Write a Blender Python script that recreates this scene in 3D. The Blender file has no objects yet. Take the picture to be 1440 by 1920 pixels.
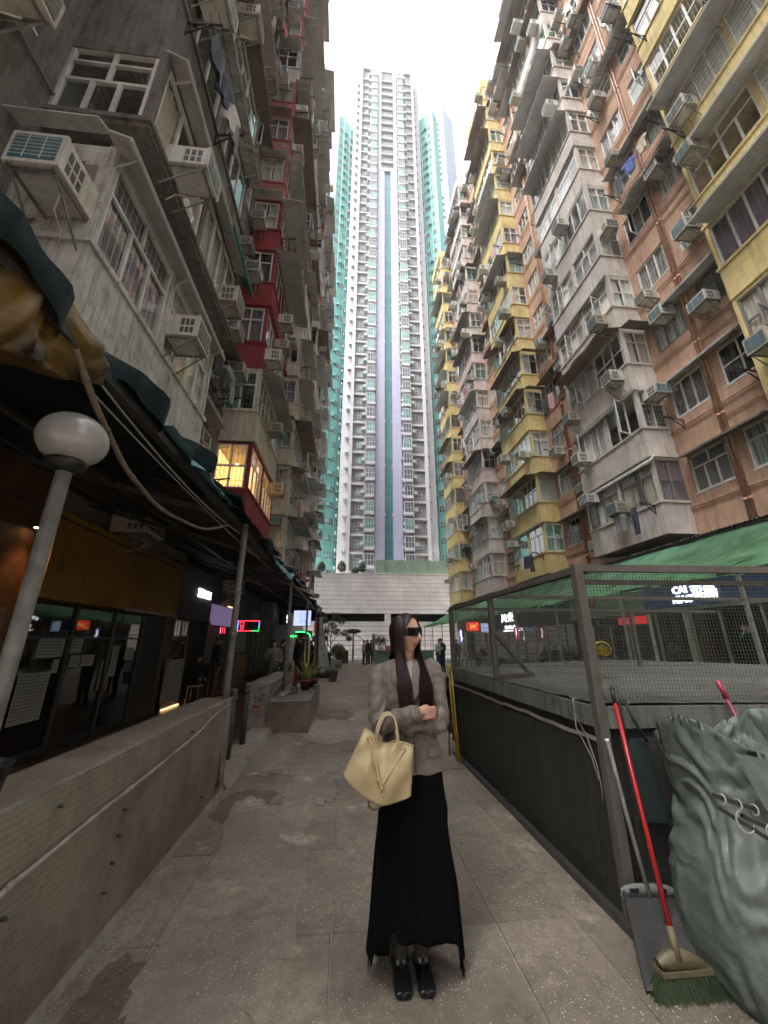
import bpy, bmesh, math, random
import numpy as np
from mathutils import Vector, Matrix, Euler, noise as mnoise

random.seed(11)
R = math.radians
SC = bpy.context.scene
COL = SC.collection

# ------------------------------------------------------------------ camera, sky, sun, exposure
CAM_H = 1.58
PITCH, YAW = 18.6, 5.6
cam_data = bpy.data.cameras.new('camera')
cam = bpy.data.objects.new('camera', cam_data)
COL.objects.link(cam)
cam.location = (0, 0, CAM_H)
cam.rotation_euler = (R(90 + PITCH), 0, R(-YAW))
cam_data.sensor_fit = 'VERTICAL'
cam_data.sensor_height = 24.0
cam_data.lens = 24.0 * 721.0 / 1920.0
cam_data.clip_start = 0.05
cam_data.clip_end = 2000
SC.camera = cam
SC.render.resolution_x, SC.render.resolution_y = 768, 1024

SUN_EL, SUN_AZ = 62.0, 240.0
world = bpy.data.worlds.new('World')
SC.world = world
world.use_nodes = True
wn, wl = world.node_tree.nodes, world.node_tree.links
wn.clear()
sky = wn.new('ShaderNodeTexSky')
sky.sky_type = 'NISHITA'
sky.sun_disc = False
sky.sun_elevation = R(SUN_EL)
sky.sun_rotation = R(SUN_AZ)
sky.air_density = 1.0
sky.dust_density = 6.0
sky.ozone_density = 1.0
hs = wn.new('ShaderNodeHueSaturation')          # an overcast sky: the same light with its blue taken out
hs.inputs['Saturation'].default_value = 0.12
bgn = wn.new('ShaderNodeBackground')
bgn.inputs['Strength'].default_value = 0.135
wout = wn.new('ShaderNodeOutputWorld')
wl.new(sky.outputs[0], hs.inputs['Color'])
wl.new(hs.outputs[0], bgn.inputs['Color'])
wl.new(bgn.outputs[0], wout.inputs['Surface'])

sun_data = bpy.data.lights.new('sun', 'SUN')
sun_data.energy = 1.5
sun_data.angle = R(25)
sun_data.color = (1.0, 0.97, 0.92)
sun = bpy.data.objects.new('sun', sun_data)
COL.objects.link(sun)
sun.location = (0, 0, 90)
_el, _az = R(SUN_EL), R(SUN_AZ)
_to = Vector((math.sin(_az) * math.cos(_el), math.cos(_az) * math.cos(_el), math.sin(_el)))
sun.rotation_euler = (-_to).to_track_quat('-Z', 'Y').to_euler()

SC.view_settings.view_transform = 'Standard'
SC.view_settings.look = 'None'
SC.view_settings.exposure = 1.95
SC.view_settings.gamma = 1.0
SC.view_settings.use_curve_mapping = False
SC.render.engine = 'CYCLES'
SC.cycles.use_denoising = True
SC.cycles.use_adaptive_sampling = True
SC.cycles.adaptive_threshold = 0.03
SC.cycles.max_bounces = 6
SC.cycles.diffuse_bounces = 4
SC.cycles.glossy_bounces = 3
SC.cycles.transmission_bounces = 4
SC.cycles.transparent_max_bounces = 10
SC.cycles.caustics_reflective = False
SC.cycles.caustics_refractive = False

# ------------------------------------------------------------------ scene helpers
def tag(o, label=None, cat=None, group=None, kind=None):
    if label: o['label'] = label
    if cat: o['category'] = cat
    if group: o['group'] = group
    if kind: o['kind'] = kind
    return o

def empty(name, loc=(0, 0, 0), rz=0.0, parent=None):
    o = bpy.data.objects.new(name, None)
    COL.objects.link(o)
    o.location = loc
    o.rotation_euler = (0, 0, rz)
    o.empty_display_size = 0.1
    if parent: o.parent = parent
    return o

def link(name, me, parent=None, m=None, loc=None, rot=None):
    o = bpy.data.objects.new(name, me)
    COL.objects.link(o)
    if m is not None and not me.materials:
        for q in (m if isinstance(m, (list, tuple)) else [m]): me.materials.append(q)
    if parent: o.parent = parent
    if loc is not None: o.location = loc
    if rot is not None: o.rotation_euler = rot
    return o

def copy_tree(o, parent=None):
    c = o.copy()
    COL.objects.link(c)
    if parent is not None: c.parent = parent
    for ch in list(o.children): copy_tree(ch, c)
    return c

ZUP = Vector((0, 0, 1))
class MB:
    """collects simple shapes into one mesh"""
    def __init__(s): s.v = []; s.f = []; s.mi = []; s.cur = 0; s.sm = []
    def add(s, vs, fs, smooth=False):
        b = len(s.v)
        s.v += [tuple(p) for p in vs]
        for f in fs:
            s.f.append([i + b for i in f]); s.mi.append(s.cur); s.sm.append(smooth)
    def mat(s, i): s.cur = i; return s
    def box(s, x0, x1, y0, y1, z0, z1):
        if x0 > x1: x0, x1 = x1, x0
        if y0 > y1: y0, y1 = y1, y0
        if z0 > z1: z0, z1 = z1, z0
        s.add([(x0, y0, z0), (x1, y0, z0), (x1, y1, z0), (x0, y1, z0), (x0, y0, z1), (x1, y0, z1), (x1, y1, z1), (x0, y1, z1)],
              [(0, 3, 2, 1), (4, 5, 6, 7), (0, 1, 5, 4), (1, 2, 6, 5), (2, 3, 7, 6), (3, 0, 4, 7)])
        return s
    def hexa(s, p):
        s.add(p, [(0, 3, 2, 1), (4, 5, 6, 7), (0, 1, 5, 4), (1, 2, 6, 5), (2, 3, 7, 6), (3, 0, 4, 7)]); return s
    def quad(s, a, b, c, d): s.add([a, b, c, d], [(0, 1, 2, 3)]); return s
    def bar(s, a, b, w, h=None, up=(0, 0, 1)):
        """a square bar from a to b"""
        a, b = Vector(a), Vector(b); h = h or w
        t = (b - a).normalized(); u = Vector(up)
        if abs(t.dot(u)) > 0.98: u = Vector((1, 0, 0))
        sx = t.cross(u).normalized() * w / 2; sy = sx.cross(t).normalized() * h / 2
        s.hexa([a - sx - sy, a + sx - sy, a + sx + sy, a - sx + sy, b - sx - sy, b + sx - sy, b + sx + sy, b - sx + sy]); return s
    def tube(s, pts, r, n=8, caps=True, smooth=True):
        pts = [Vector(p) for p in pts]; m = len(pts)
        rs = r if isinstance(r, (list, tuple)) else [r] * m
        vs = []; fs = []; prev = None
        for i, p in enumerate(pts):
            t = (pts[min(i + 1, m - 1)] - pts[max(i - 1, 0)])
            t = t.normalized() if t.length > 1e-9 else Vector((0, 0, 1))
            if prev is None:
                u = Vector((0, 0, 1)) if abs(t.z) < 0.95 else Vector((1, 0, 0))
                prev = (u - t * u.dot(t)).normalized()
            else:
                prev = prev - t * prev.dot(t)
                prev = prev.normalized() if prev.length > 1e-6 else t.orthogonal().normalized()
            w = t.cross(prev)
            for k in range(n):
                a = 2 * math.pi * k / n
                vs.append(p + (prev * math.cos(a) + w * math.sin(a)) * rs[i])
        for i in range(m - 1):
            for k in range(n):
                fs.append((i * n + k, i * n + (k + 1) % n, (i + 1) * n + (k + 1) % n, (i + 1) * n + k))
        s.add(vs, fs, smooth)
        if caps and n > 2:
            b = len(s.v) - len(vs)
            s.f.append([b + k for k in range(n)][::-1]); s.mi.append(s.cur); s.sm.append(False)
            s.f.append([b + (m - 1) * n + k for k in range(n)]); s.mi.append(s.cur); s.sm.append(False)
        return s
    def lathe(s, prof, n=16, c=(0, 0, 0), smooth=True):
        """profile of (r, z) turned about a vertical axis"""
        vs = []; fs = []
        for r, z in prof:
            for k in range(n):
                a = 2 * math.pi * k / n
                vs.append((c[0] + r * math.cos(a), c[1] + r * math.sin(a), c[2] + z))
        for i in range(len(prof) - 1):
            for k in range(n):
                fs.append((i * n + k, i * n + (k + 1) % n, (i + 1) * n + (k + 1) % n, (i + 1) * n + k))
        s.add(vs, fs, smooth); return s
    def prism(s, poly, z0, z1):
        n = len(poly)
        s.add([(x, y, z0) for x, y in poly] + [(x, y, z1) for x, y in poly],
              [list(range(n))[::-1], list(range(n, 2 * n))] + [(i, (i + 1) % n, n + (i + 1) % n, n + i) for i in range(n)]); return s
    def grid(s, rows, smooth=True, closed=False):
        n = len(rows[0]); vs = [p for r_ in rows for p in r_]; fs = []
        for i in range(len(rows) - 1):
            for k in range(n if closed else n - 1):
                fs.append((i * n + k, i * n + (k + 1) % n, (i + 1) * n + (k + 1) % n, (i + 1) * n + k))
        s.add(vs, fs, smooth); return s
    def mesh(s, name, mats=()):
        me = bpy.data.meshes.new(name)
        me.from_pydata(s.v, [], s.f)
        if any(s.mi): me.polygons.foreach_set('material_index', s.mi)
        if any(s.sm): me.polygons.foreach_set('use_smooth', s.sm)
        for m in (mats if isinstance(mats, (list, tuple)) else [mats]): me.materials.append(m)
        me.update()
        return me
    def build(s, name, mats, parent=None, loc=None, rot=None):
        return link(name, s.mesh(name, mats), parent, None, loc, rot)

def fix_normals(me):
    bm = bmesh.new(); bm.from_mesh(me); bmesh.ops.recalc_face_normals(bm, faces=bm.faces); bm.to_mesh(me); bm.free(); me.update()

def bake(o):
    """turn an object's modifiers into plain mesh data"""
    dg = bpy.context.evaluated_depsgraph_get()
    me = bpy.data.meshes.new_from_object(o.evaluated_get(dg))
    old = o.data
    o.modifiers.clear(); o.data = me
    return o

def add_mod(o, kind, **kw):
    m = o.modifiers.new(kind.lower(), kind)
    for k, v in kw.items(): setattr(m, k, v)
    return m

# photograph geometry: used to decide how finely something is built and to leave out what lies far outside the picture
_F = 721.0
def shot(p):
    x, y, z = p[0], p[1], p[2] - CAM_H
    f = x * math.sin(R(YAW)) + y * math.cos(R(YAW)); s_ = x * math.cos(R(YAW)) - y * math.sin(R(YAW))
    d = f * math.cos(R(PITCH)) + z * math.sin(R(PITCH)); h = -f * math.sin(R(PITCH)) + z * math.cos(R(PITCH))
    if d < 0.3: return None
    return 720 + _F * s_ / d, 960 - _F * h / d, d
def inview(p, m=170):
    q = shot(p)
    return q is not None and -m < q[0] < 1440 + m and -m < q[1] < 1920 + m

ORD = ['ground', 'first', 'second', 'third', 'fourth', 'fifth', 'sixth', 'seventh', 'eighth', 'ninth', 'tenth', 'eleventh', 'twelfth', 'thirteenth', 'fourteenth', 'fifteenth', 'sixteenth']

# ------------------------------------------------------------------ materials (all procedural)
def nodes_of(name):
    m = bpy.data.materials.new(name); m.use_nodes = True
    nt = m.node_tree; return m, nt, nt.nodes, nt.links, nt.nodes['Principled BSDF']

def c4(c): return (c[0], c[1], c[2], 1.0)

def plain(name, col, rough=0.6, metal=0.0, spec=0.5, noise=0.0, nscale=8.0, bump=0.0, bscale=40.0, emit=None, estr=0.0, coat=0.0, sheen=0.0):
    m, nt, N, L, P = nodes_of(name)
    P.inputs['Base Color'].default_value = c4(col)
    P.inputs['Roughness'].default_value = rough
    P.inputs['Metallic'].default_value = metal
    P.inputs['Specular IOR Level'].default_value = spec
    P.inputs['Coat Weight'].default_value = coat
    P.inputs['Sheen Weight'].default_value = sheen
    if emit:
        P.inputs['Emission Color'].default_value = c4(emit); P.inputs['Emission Strength'].default_value = estr
    if noise or bump:
        tc = N.new('ShaderNodeTexCoord')
    if noise:
        t = N.new('ShaderNodeTexNoise'); t.inputs['Scale'].default_value = nscale; t.inputs['Detail'].default_value = 6
        g = N.new('ShaderNodeNewGeometry'); L.new(g.outputs['Position'], t.inputs['Vector'])
        r = N.new('ShaderNodeValToRGB')
        r.color_ramp.elements[0].position = 0.3; r.color_ramp.elements[1].position = 0.7
        r.color_ramp.elements[0].color = c4([x * (1 - noise) for x in col]); r.color_ramp.elements[1].color = c4([min(1, x * (1 + noise * .6)) for x in col])
        L.new(t.outputs['Fac'], r.inputs['Fac']); L.new(r.outputs['Color'], P.inputs['Base Color'])
    if bump:
        t2 = N.new('ShaderNodeTexNoise'); t2.inputs['Scale'].default_value = bscale; t2.inputs['Detail'].default_value = 5
        L.new(tc.outputs['Object'], t2.inputs['Vector'])
        b = N.new('ShaderNodeBump'); b.inputs['Strength'].default_value = bump; b.inputs['Distance'].default_value = 0.02
        L.new(t2.outputs['Fac'], b.inputs['Height']); L.new(b.outputs['Normal'], P.inputs['Normal'])
    return m

def weathered(name, col, dirt=(0.10, 0.085, 0.07), amount=0.5, streak=0.6, peel=None, peel_at=0.66, rough=0.85, scale=1.0, bump=0.35):
    """painted render: blotches, rain streaks, optional peeled patches"""
    m, nt, N, L, P = nodes_of(name)
    P.inputs['Roughness'].default_value = rough
    P.inputs['Specular IOR Level'].default_value = 0.25
    g = N.new('ShaderNodeNewGeometry')
    def noise(sc, det, stretch=None, rg=0.55):
        t = N.new('ShaderNodeTexNoise'); t.inputs['Scale'].default_value = sc; t.inputs['Detail'].default_value = det; t.inputs['Roughness'].default_value = rg
        if stretch:
            mp = N.new('ShaderNodeMapping'); mp.inputs['Scale'].default_value = stretch
            L.new(g.outputs['Position'], mp.inputs['Vector']); L.new(mp.outputs[0], t.inputs['Vector'])
        else: L.new(g.outputs['Position'], t.inputs['Vector'])
        return t.outputs['Fac']
    def ramp(inp, a, b, va=0.0, vb=1.0):
        r = N.new('ShaderNodeMapRange'); r.inputs['From Min'].default_value = a; r.inputs['From Max'].default_value = b
        r.inputs['To Min'].default_value = va; r.inputs['To Max'].default_value = vb; r.clamp = True
        L.new(inp, r.inputs['Value']); return r.outputs['Result']
    def mix(fac, a, b, bl='MIX'):
        x = N.new('ShaderNodeMix'); x.data_type = 'RGBA'; x.blend_type = bl
        if isinstance(fac, float): x.inputs[0].default_value = fac
        else: L.new(fac, x.inputs[0])
        for inp, v in ((x.inputs[6], a), (x.inputs[7], b)):
            if isinstance(v, tuple): inp.default_value = c4(v)
            else: L.new(v, inp)
        return x.outputs[2]
    tone = ramp(noise(0.9 * scale, 6), 0.3, 0.72)
    c1 = mix(tone, tuple(x * 0.78 for x in col), tuple(min(1, x * 1.12) for x in col))
    st = ramp(noise(5.0 * scale, 5, (1.6, 1.6, 0.16)), 0.46, 0.8, 0, streak)
    c2 = mix(st, c1, dirt)
    bl = ramp(noise(2.2 * scale, 8, None, 0.7), 0.5, 0.78, 0, amount)
    c3 = mix(bl, c2, dirt)
    hgt = noise(30 * scale, 6)
    if peel:
        pm = ramp(noise(1.5 * scale, 9, None, 0.68), peel_at, peel_at + 0.025)
        c3 = mix(pm, c3, peel)
        ad = N.new('ShaderNodeMath'); ad.operation = 'MULTIPLY_ADD'; L.new(pm, ad.inputs[0]); ad.inputs[1].default_value = -0.7; L.new(hgt, ad.inputs[2]); hgt = ad.outputs[0]
    L.new(c3, P.inputs['Base Color'])
    b = N.new('ShaderNodeBump'); b.inputs['Strength'].default_value = bump; b.inputs['Distance'].default_value = 0.015
    L.new(hgt, b.inputs['Height']); L.new(b.outputs['Normal'], P.inputs['Normal'])
    return m

def glassy(name, tint=(0.72, 0.78, 0.77), refl=0.12, rough=0.02):
    """a thin pane: see-through with a sheen"""
    m = bpy.data.materials.new(name); m.use_nodes = True
    nt = m.node_tree; N, L = nt.nodes, nt.links; N.clear()
    o = N.new('ShaderNodeOutputMaterial'); mx = N.new('ShaderNodeMixShader'); t = N.new('ShaderNodeBsdfTransparent'); g = N.new('ShaderNodeBsdfGlossy')
    t.inputs['Color'].default_value = c4(tint); g.inputs['Roughness'].default_value = rough
    lw = N.new('ShaderNodeLayerWeight'); lw.inputs['Blend'].default_value = .5
    pw_ = N.new('ShaderNodeMath'); pw_.operation = 'POWER'; pw_.inputs[1].default_value = 4.0; L.new(lw.outputs['Facing'], pw_.inputs[0])
    a = N.new('ShaderNodeMath'); a.operation = 'ADD'; a.use_clamp = True; a.inputs[1].default_value = refl + .04
    L.new(pw_.outputs[0], a.inputs[0]); L.new(a.outputs[0], mx.inputs['Fac']); L.new(t.outputs[0], mx.inputs[1]); L.new(g.outputs[0], mx.inputs[2])
    L.new(mx.outputs[0], o.inputs['Surface'])
    return m

M = {}
M['yellow'] = weathered('yellow paint', (0.70, 0.56, 0.26), amount=0.34, streak=0.45)
M['white_bay'] = weathered('pale paint', (0.62, 0.565, 0.525), amount=0.38, streak=0.5)
M['pink_bay'] = weathered('pale pink paint', (0.60, 0.50, 0.48), amount=0.38, streak=0.5)
M['salmon'] = weathered('salmon paint', (0.53, 0.335, 0.235), amount=0.42, streak=0.5)
M['grey_wall'] = weathered('grey render', (0.20, 0.19, 0.175), amount=0.85, streak=0.85, scale=1.8, dirt=(.06, .05, .04), peel=(0.13, 0.11, 0.09), peel_at=0.60)
M['bare'] = weathered('bare cement', (0.62, 0.63, 0.59), dirt=(0.12, 0.11, 0.09), amount=0.75, streak=0.7, peel=(0.14, 0.125, 0.10), peel_at=0.64, scale=2.0)
M['red'] = weathered('red paint', (0.30, 0.045, 0.055), amount=0.35, streak=0.4, peel=(0.42, 0.36, 0.34), peel_at=0.70)
M['rose'] = weathered('faded red paint', (0.44, 0.16, 0.16), amount=0.4, streak=0.4, peel=(0.45, 0.38, 0.36), peel_at=0.63)
M['cream'] = weathered('cream paint', (0.60, 0.56, 0.46), amount=0.4, streak=0.5)
M['dingy'] = weathered('dingy white paint', (0.60, 0.59, 0.56), amount=0.5, streak=0.5, peel=(0.2, 0.18, 0.16), peel_at=0.68)
M['room'] = plain('dark room', (0.26, 0.245, 0.23), 0.9)
M['frame'] = plain('window frame', (0.72, 0.72, 0.70), 0.45, noise=0.25, nscale=3)
M['frame_dark'] = plain('dark window frame', (0.20, 0.19, 0.18), 0.5)
M['frame_brown'] = plain('brown window frame', (0.20, 0.15, 0.12), 0.5)
M['glass'] = glassy('window glass', (0.92, 0.95, 0.94), 0.07)
M['glass_teal'] = glassy('teal window glass', (0.55, 0.80, 0.75), 0.16)
M['glass_dark'] = glassy('dark window glass', (0.25, 0.27, 0.28), 0.08)
M['canopy'] = weathered('grey canopy sheet', (0.52, 0.52, 0.50), amount=0.40, streak=0.3)
M['canopy_rust'] = weathered('rusty canopy sheet', (0.27, 0.22, 0.18), dirt=(0.06, 0.04, 0.03), amount=0.6, streak=0.3)
M['canopy_green'] = plain('green canopy sheet', (0.02, 0.22, 0.19), 0.6, noise=0.3)
M['ac'] = weathered('air conditioner casing', (0.68, 0.67, 0.62), dirt=(0.22, 0.18, 0.13), amount=0.35, streak=0.5, scale=2.0, rough=.5, bump=.05)
M['ac_dirty'] = plain('dusty air conditioner casing', (0.54, 0.51, 0.44), 0.6, noise=0.4, nscale=3)
M['ac_old'] = weathered('rust-streaked air conditioner casing', (0.46, 0.42, 0.34), dirt=(0.16, 0.08, 0.035), amount=0.5, streak=0.75, scale=2.5, bump=.1)
M['ac_grille'] = plain('air conditioner fins', (0.10, 0.105, 0.11), 0.55, noise=0.3)
M['ac_blue'] = plain('blue air conditioner fins', (0.06, 0.16, 0.22), 0.5, noise=0.3)
M['iron'] = plain('black iron', (0.035, 0.03, 0.028), 0.6, noise=0.4, nscale=12)
M['steel'] = plain('dull steel', (0.30, 0.29, 0.28), 0.45, metal=0.6, noise=0.3, nscale=10)
M['pipe_salmon'] = plain('salmon painted pipe', (0.46, 0.25, 0.17), 0.6, noise=0.25)
M['pipe_grey'] = plain('grey pipe', (0.34, 0.33, 0.31), 0.6, noise=0.3)
M['curtains'] = [plain('curtain %d' % i, c, 0.9, noise=0.2, nscale=20) for i, c in enumerate(
    [(0.85, 0.83, 0.79), (0.74, 0.72, 0.69), (0.58, 0.56, 0.56), (0.74, 0.64, 0.55), (0.26, 0.20, 0.25), (0.85, 0.80, 0.72), (0.50, 0.57, 0.57)])]

M['glow_wall'] = plain('glowing lamplight wall', (0.6, 0.45, 0.25), 0.8, emit=(1.0, 0.55, 0.18), estr=0.55)  # lamplight put into the wall as its own emission
M['bulb'] = plain('lamp bulb', (0.8, 0.7, 0.5), 0.5, emit=(1.0, 0.7, 0.3), estr=4.0)
# ================================================================== ground
def paving_mat(name, base, speck=0.5, dark=0.5, wet=0.0):
    m, nt, N, L, P = nodes_of(name)
    g = N.new('ShaderNodeNewGeometry'); oi = N.new('ShaderNodeObjectInfo')
    def tex(kind, sc, det=6, rg=.6):
        t = N.new('ShaderNodeTexNoise' if kind == 'n' else 'ShaderNodeTexVoronoi'); t.inputs['Scale'].default_value = sc
        if kind == 'n': t.inputs['Detail'].default_value = det; t.inputs['Roughness'].default_value = rg
        L.new(g.outputs['Position'], t.inputs['Vector']); return t
    def rng(inp, a, b, va=0., vb=1.):
        r = N.new('ShaderNodeMapRange'); r.inputs[1].default_value = a; r.inputs[2].default_value = b; r.inputs[3].default_value = va; r.inputs[4].default_value = vb
        L.new(inp, r.inputs[0]); return r.outputs[0]
    def mix(fac, a, b, bl='MIX'):
        x = N.new('ShaderNodeMix'); x.data_type = 'RGBA'; x.blend_type = bl
        L.new(fac, x.inputs[0]) if not isinstance(fac, float) else setattr(x.inputs[0], 'default_value', fac)
        for inp, v in ((x.inputs[6], a), (x.inputs[7], b)):
            if isinstance(v, tuple): inp.default_value = c4(v)
            else: L.new(v, inp)
        return x.outputs[2]
    big = tex('n', .8, 7, .65).outputs['Fac']
    c = mix(rng(big, .35, .68), tuple(x * .50 for x in base), tuple(x * 1.25 for x in base))
    mid = tex('n', 3.2, 8, .72).outputs['Fac']
    c = mix(rng(mid, .47, .66, 0, dark), c, (0.042, 0.034, 0.027))
    fine = tex('n', 14, 6, .75).outputs['Fac']
    c = mix(rng(fine, .42, .60, .0, .55), c, tuple(x * .48 for x in base))
    lt = tex('n', 1.7, 8, .7).outputs['Fac']
    c = mix(rng(lt, .58, .66, 0, .55), c, tuple(min(1, x * 1.7) for x in base))
    rnd = rng(oi.outputs['Random'], 0, 1, .92, 1.06)
    cm = N.new('ShaderNodeVectorMath'); cm.operation = 'SCALE'; L.new(c, cm.inputs[0]); L.new(rnd, cm.inputs['Scale']); c = cm.outputs[0]
    # stone chips in the worn concrete, two sizes, only where the surface is worn
    v1 = tex('v', 48); v2 = tex('v', 110)
    wear = rng(tex('n', 2.1, 4).outputs['Fac'], .36, .56)
    for v, a in ((v1, .24), (v2, .27)):
        sp = rng(v.outputs['Distance'], a, a - .06)
        sel = N.new('ShaderNodeSeparateColor'); L.new(v.outputs['Color'], sel.inputs[0])
        pick = rng(sel.outputs[0], .55, .6)
        ml = N.new('ShaderNodeMath'); ml.operation = 'MULTIPLY'; L.new(sp, ml.inputs[0]); L.new(pick, ml.inputs[1])
        m2 = N.new('ShaderNodeMath'); m2.operation = 'MULTIPLY'; L.new(ml.outputs[0], m2.inputs[0]); L.new(wear, m2.inputs[1])
        m3 = N.new('ShaderNodeMath'); m3.operation = 'MULTIPLY'; L.new(m2.outputs[0], m3.inputs[0]); m3.inputs[1].default_value = speck
        c = mix(m3.outputs[0], c, (0.55, 0.50, 0.42))
    L.new(c, P.inputs['Base Color'])
    L.new(rng(mid, .4, .7, .78, .5 - wet), P.inputs['Roughness'])
    P.inputs['Specular IOR Level'].default_value = .35
    b = N.new('ShaderNodeBump'); b.inputs['Strength'].default_value = .7; b.inputs['Distance'].default_value = .008
    f = tex('n', 70, 5, .7).outputs['Fac']; L.new(f, b.inputs['Height']); L.new(b.outputs[0], P.inputs['Normal'])
    return m
M['slab'] = paving_mat('worn paving', (0.300, 0.250, 0.198), .85, .72)
M['patch_l'] = paving_mat('pale concrete patch', (0.335, 0.284, 0.228), .8, .62)
M['patch_d'] = paving_mat('dark stained concrete', (0.165, 0.132, 0.100), .6, .7, .15)
M['asphalt'] = plain('asphalt', (0.055, 0.054, 0.052), .9, noise=.3, nscale=4)
M['walk_brown'] = plain('brown walkway tile', (0.085, 0.055, 0.04), .45, noise=.4, nscale=3)

g = MB(); g.box(-600, 600, -80, 1600, -.6, -.03)
tag(g.build('ground', M['asphalt']), kind='structure')
g = MB(); g.box(-40, 45, 36.3, 49.6, -.14, -.02)
tag(g.build('road', plain('pale light-bouncing road', (0.42, 0.41, 0.39), .9, noise=.2, nscale=1.5)), kind='structure')  # pale layer over the asphalt, added to bounce light onto the podium
g = MB(); g.box(-13, 24, -12, 36, -.14, 0.0)
M['mortar'] = paving_mat('pale joint mortar', (0.42, 0.37, 0.30), .3, .6)
pavement = tag(g.build('pavement', M['mortar']), kind='structure')
g = MB(); g.box(-13, 24, 36.001, 36.25, -.14, 0.012)
tag(g.build('kerb', plain('kerb stone', (0.3, 0.29, 0.27), .8, noise=.3)), kind='structure')
g = MB(); g.box(-5, -1.62, 1, 34, 0.0005, 0.006)
g.build('shop_walkway', M['walk_brown'], pavement)
# worn slabs, each laid on its own
_r = random.Random(4); slab_me = []
for i in range(6):
    mb = MB(); w, l = .4765, .9465
    pts = [(0, 0), (w, 0), (w, l), (0, l)]
    pts = [(x + _r.uniform(-.004, .004), y + _r.uniform(-.004, .004)) for x, y in pts]
    n = 4; mb.add([(x, y, .0) for x, y in pts] + [(x + (.004 if x < .2 else -.004), y + (.004 if y < .4 else -.004), .008) for x, y in pts],
                  [(4, 5, 6, 7), (0, 1, 5, 4), (1, 2, 6, 5), (2, 3, 7, 6), (3, 0, 4, 7)])
    slab_me.append(mb.mesh('paving_slab', M['slab']))
for i in range(-3, 4):
    for j in range(0, 33):
        x, y = -.02 + .48 * i, .0 + .95 * j + (0.0 if i % 2 else .0)
        if x > 1.25 and j < 8 and x + .47 > 1.72: pass
        o = link('paving_slab', _r.choice(slab_me), pavement, None, (x, y, _r.uniform(-.002, .001)), (_r.uniform(-.001, .001), _r.uniform(-.0015, .0015), 0))
for j in range(8, 33):
    for i in range(4, 12):
        if _r.random() < .9: link('paving_slab', _r.choice(slab_me), pavement, None, (-.02 + .48 * i, .95 * j, _r.uniform(-.003, .001)))
# poured patches with ragged edges
def patch(cx, cy, rx, ry, m, z, seed, n=90, name='concrete_patch'):
    rr = random.Random(seed); mb = MB(); pts = []
    for k in range(n):
        a = 2 * math.pi * k / n
        q = 1 + .30 * mnoise.noise(Vector((math.cos(a) * 1.4 + seed, math.sin(a) * 1.4, .3))) + .22 * mnoise.noise(Vector((math.cos(a) * 5 + seed, math.sin(a) * 5, 3.3)))
        e = .5                                             # squarish, as trowelled
        ca, sa = math.cos(a), math.sin(a)
        pts.append((cx + rx * q * math.copysign(abs(ca) ** e, ca), cy + ry * q * math.copysign(abs(sa) ** e, sa)))
    mb.prism(pts, .001, z); return mb.build(name, m, pavement)
patch(-.62, 3.55, .42, 1.35, M['patch_l'], .0115, 3)
patch(-.33, 5.2, .30, .55, M['patch_l'], .0120, 9)
patch(-.95, 4.75, .26, .42, M['patch_d'], .0105, 5)
patch(-1.0, 6.4, .30, .75, M['patch_l'], .0110, 6)
patch(-.30, 8.1, .42, .9, M['patch_l'], .0116, 8)
patch(-.15, 9.7, .38, .55, M['patch_d'], .0112, 18)
patch(-.9, 12.6, .5, 1.2, M['patch_l'], .0116, 12)
patch(-.2, 12.2, .35, .5, M['patch_l'], .0122, 14)
patch(-.95, 2.2, .22, .5, M['patch_d'], .0105, 21)
# grit lying about
gb = MB()
for i in range(420):
    x, y = _r.uniform(-1.25, 1.66), _r.uniform(1.5, 9.5); s = _r.choice([.003, .004, .005, .007]) ; z = .0135
    a = _r.uniform(0, 3)
    gb.add([(x + s * math.cos(a + q * 2.1), y + s * math.sin(a + q * 2.1), z - .01) for q in range(3)] + [(x, y, z + s)], [(0, 1, 3), (1, 2, 3), (2, 0, 3)])
tag(gb.build('grit', plain('pale grit', (0.35, 0.32, 0.27), .9)), 'pale grit and crumbs scattered over the worn paving', 'grit', kind='stuff')
# ================================================================== the two apartment blocks
FL, Z0, NFL = 2.97, 6.35, 15            # storey height, first window sill, storeys above the awnings
WH = 1.62                               # window height
DEP = 1.30                              # how far the bays stand out
ROOF = Z0 + FL * (NFL - 1) + WH + 0.75

def P3(side, u, d, z):
    return (12.3 - d, u, z) if side > 0 else (-4.6 + d, u, z)
def XB(side, d): return 12.3 - d if side > 0 else -4.6 + d
ROT_FRONT = {1: R(-90), -1: R(90)}

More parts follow.
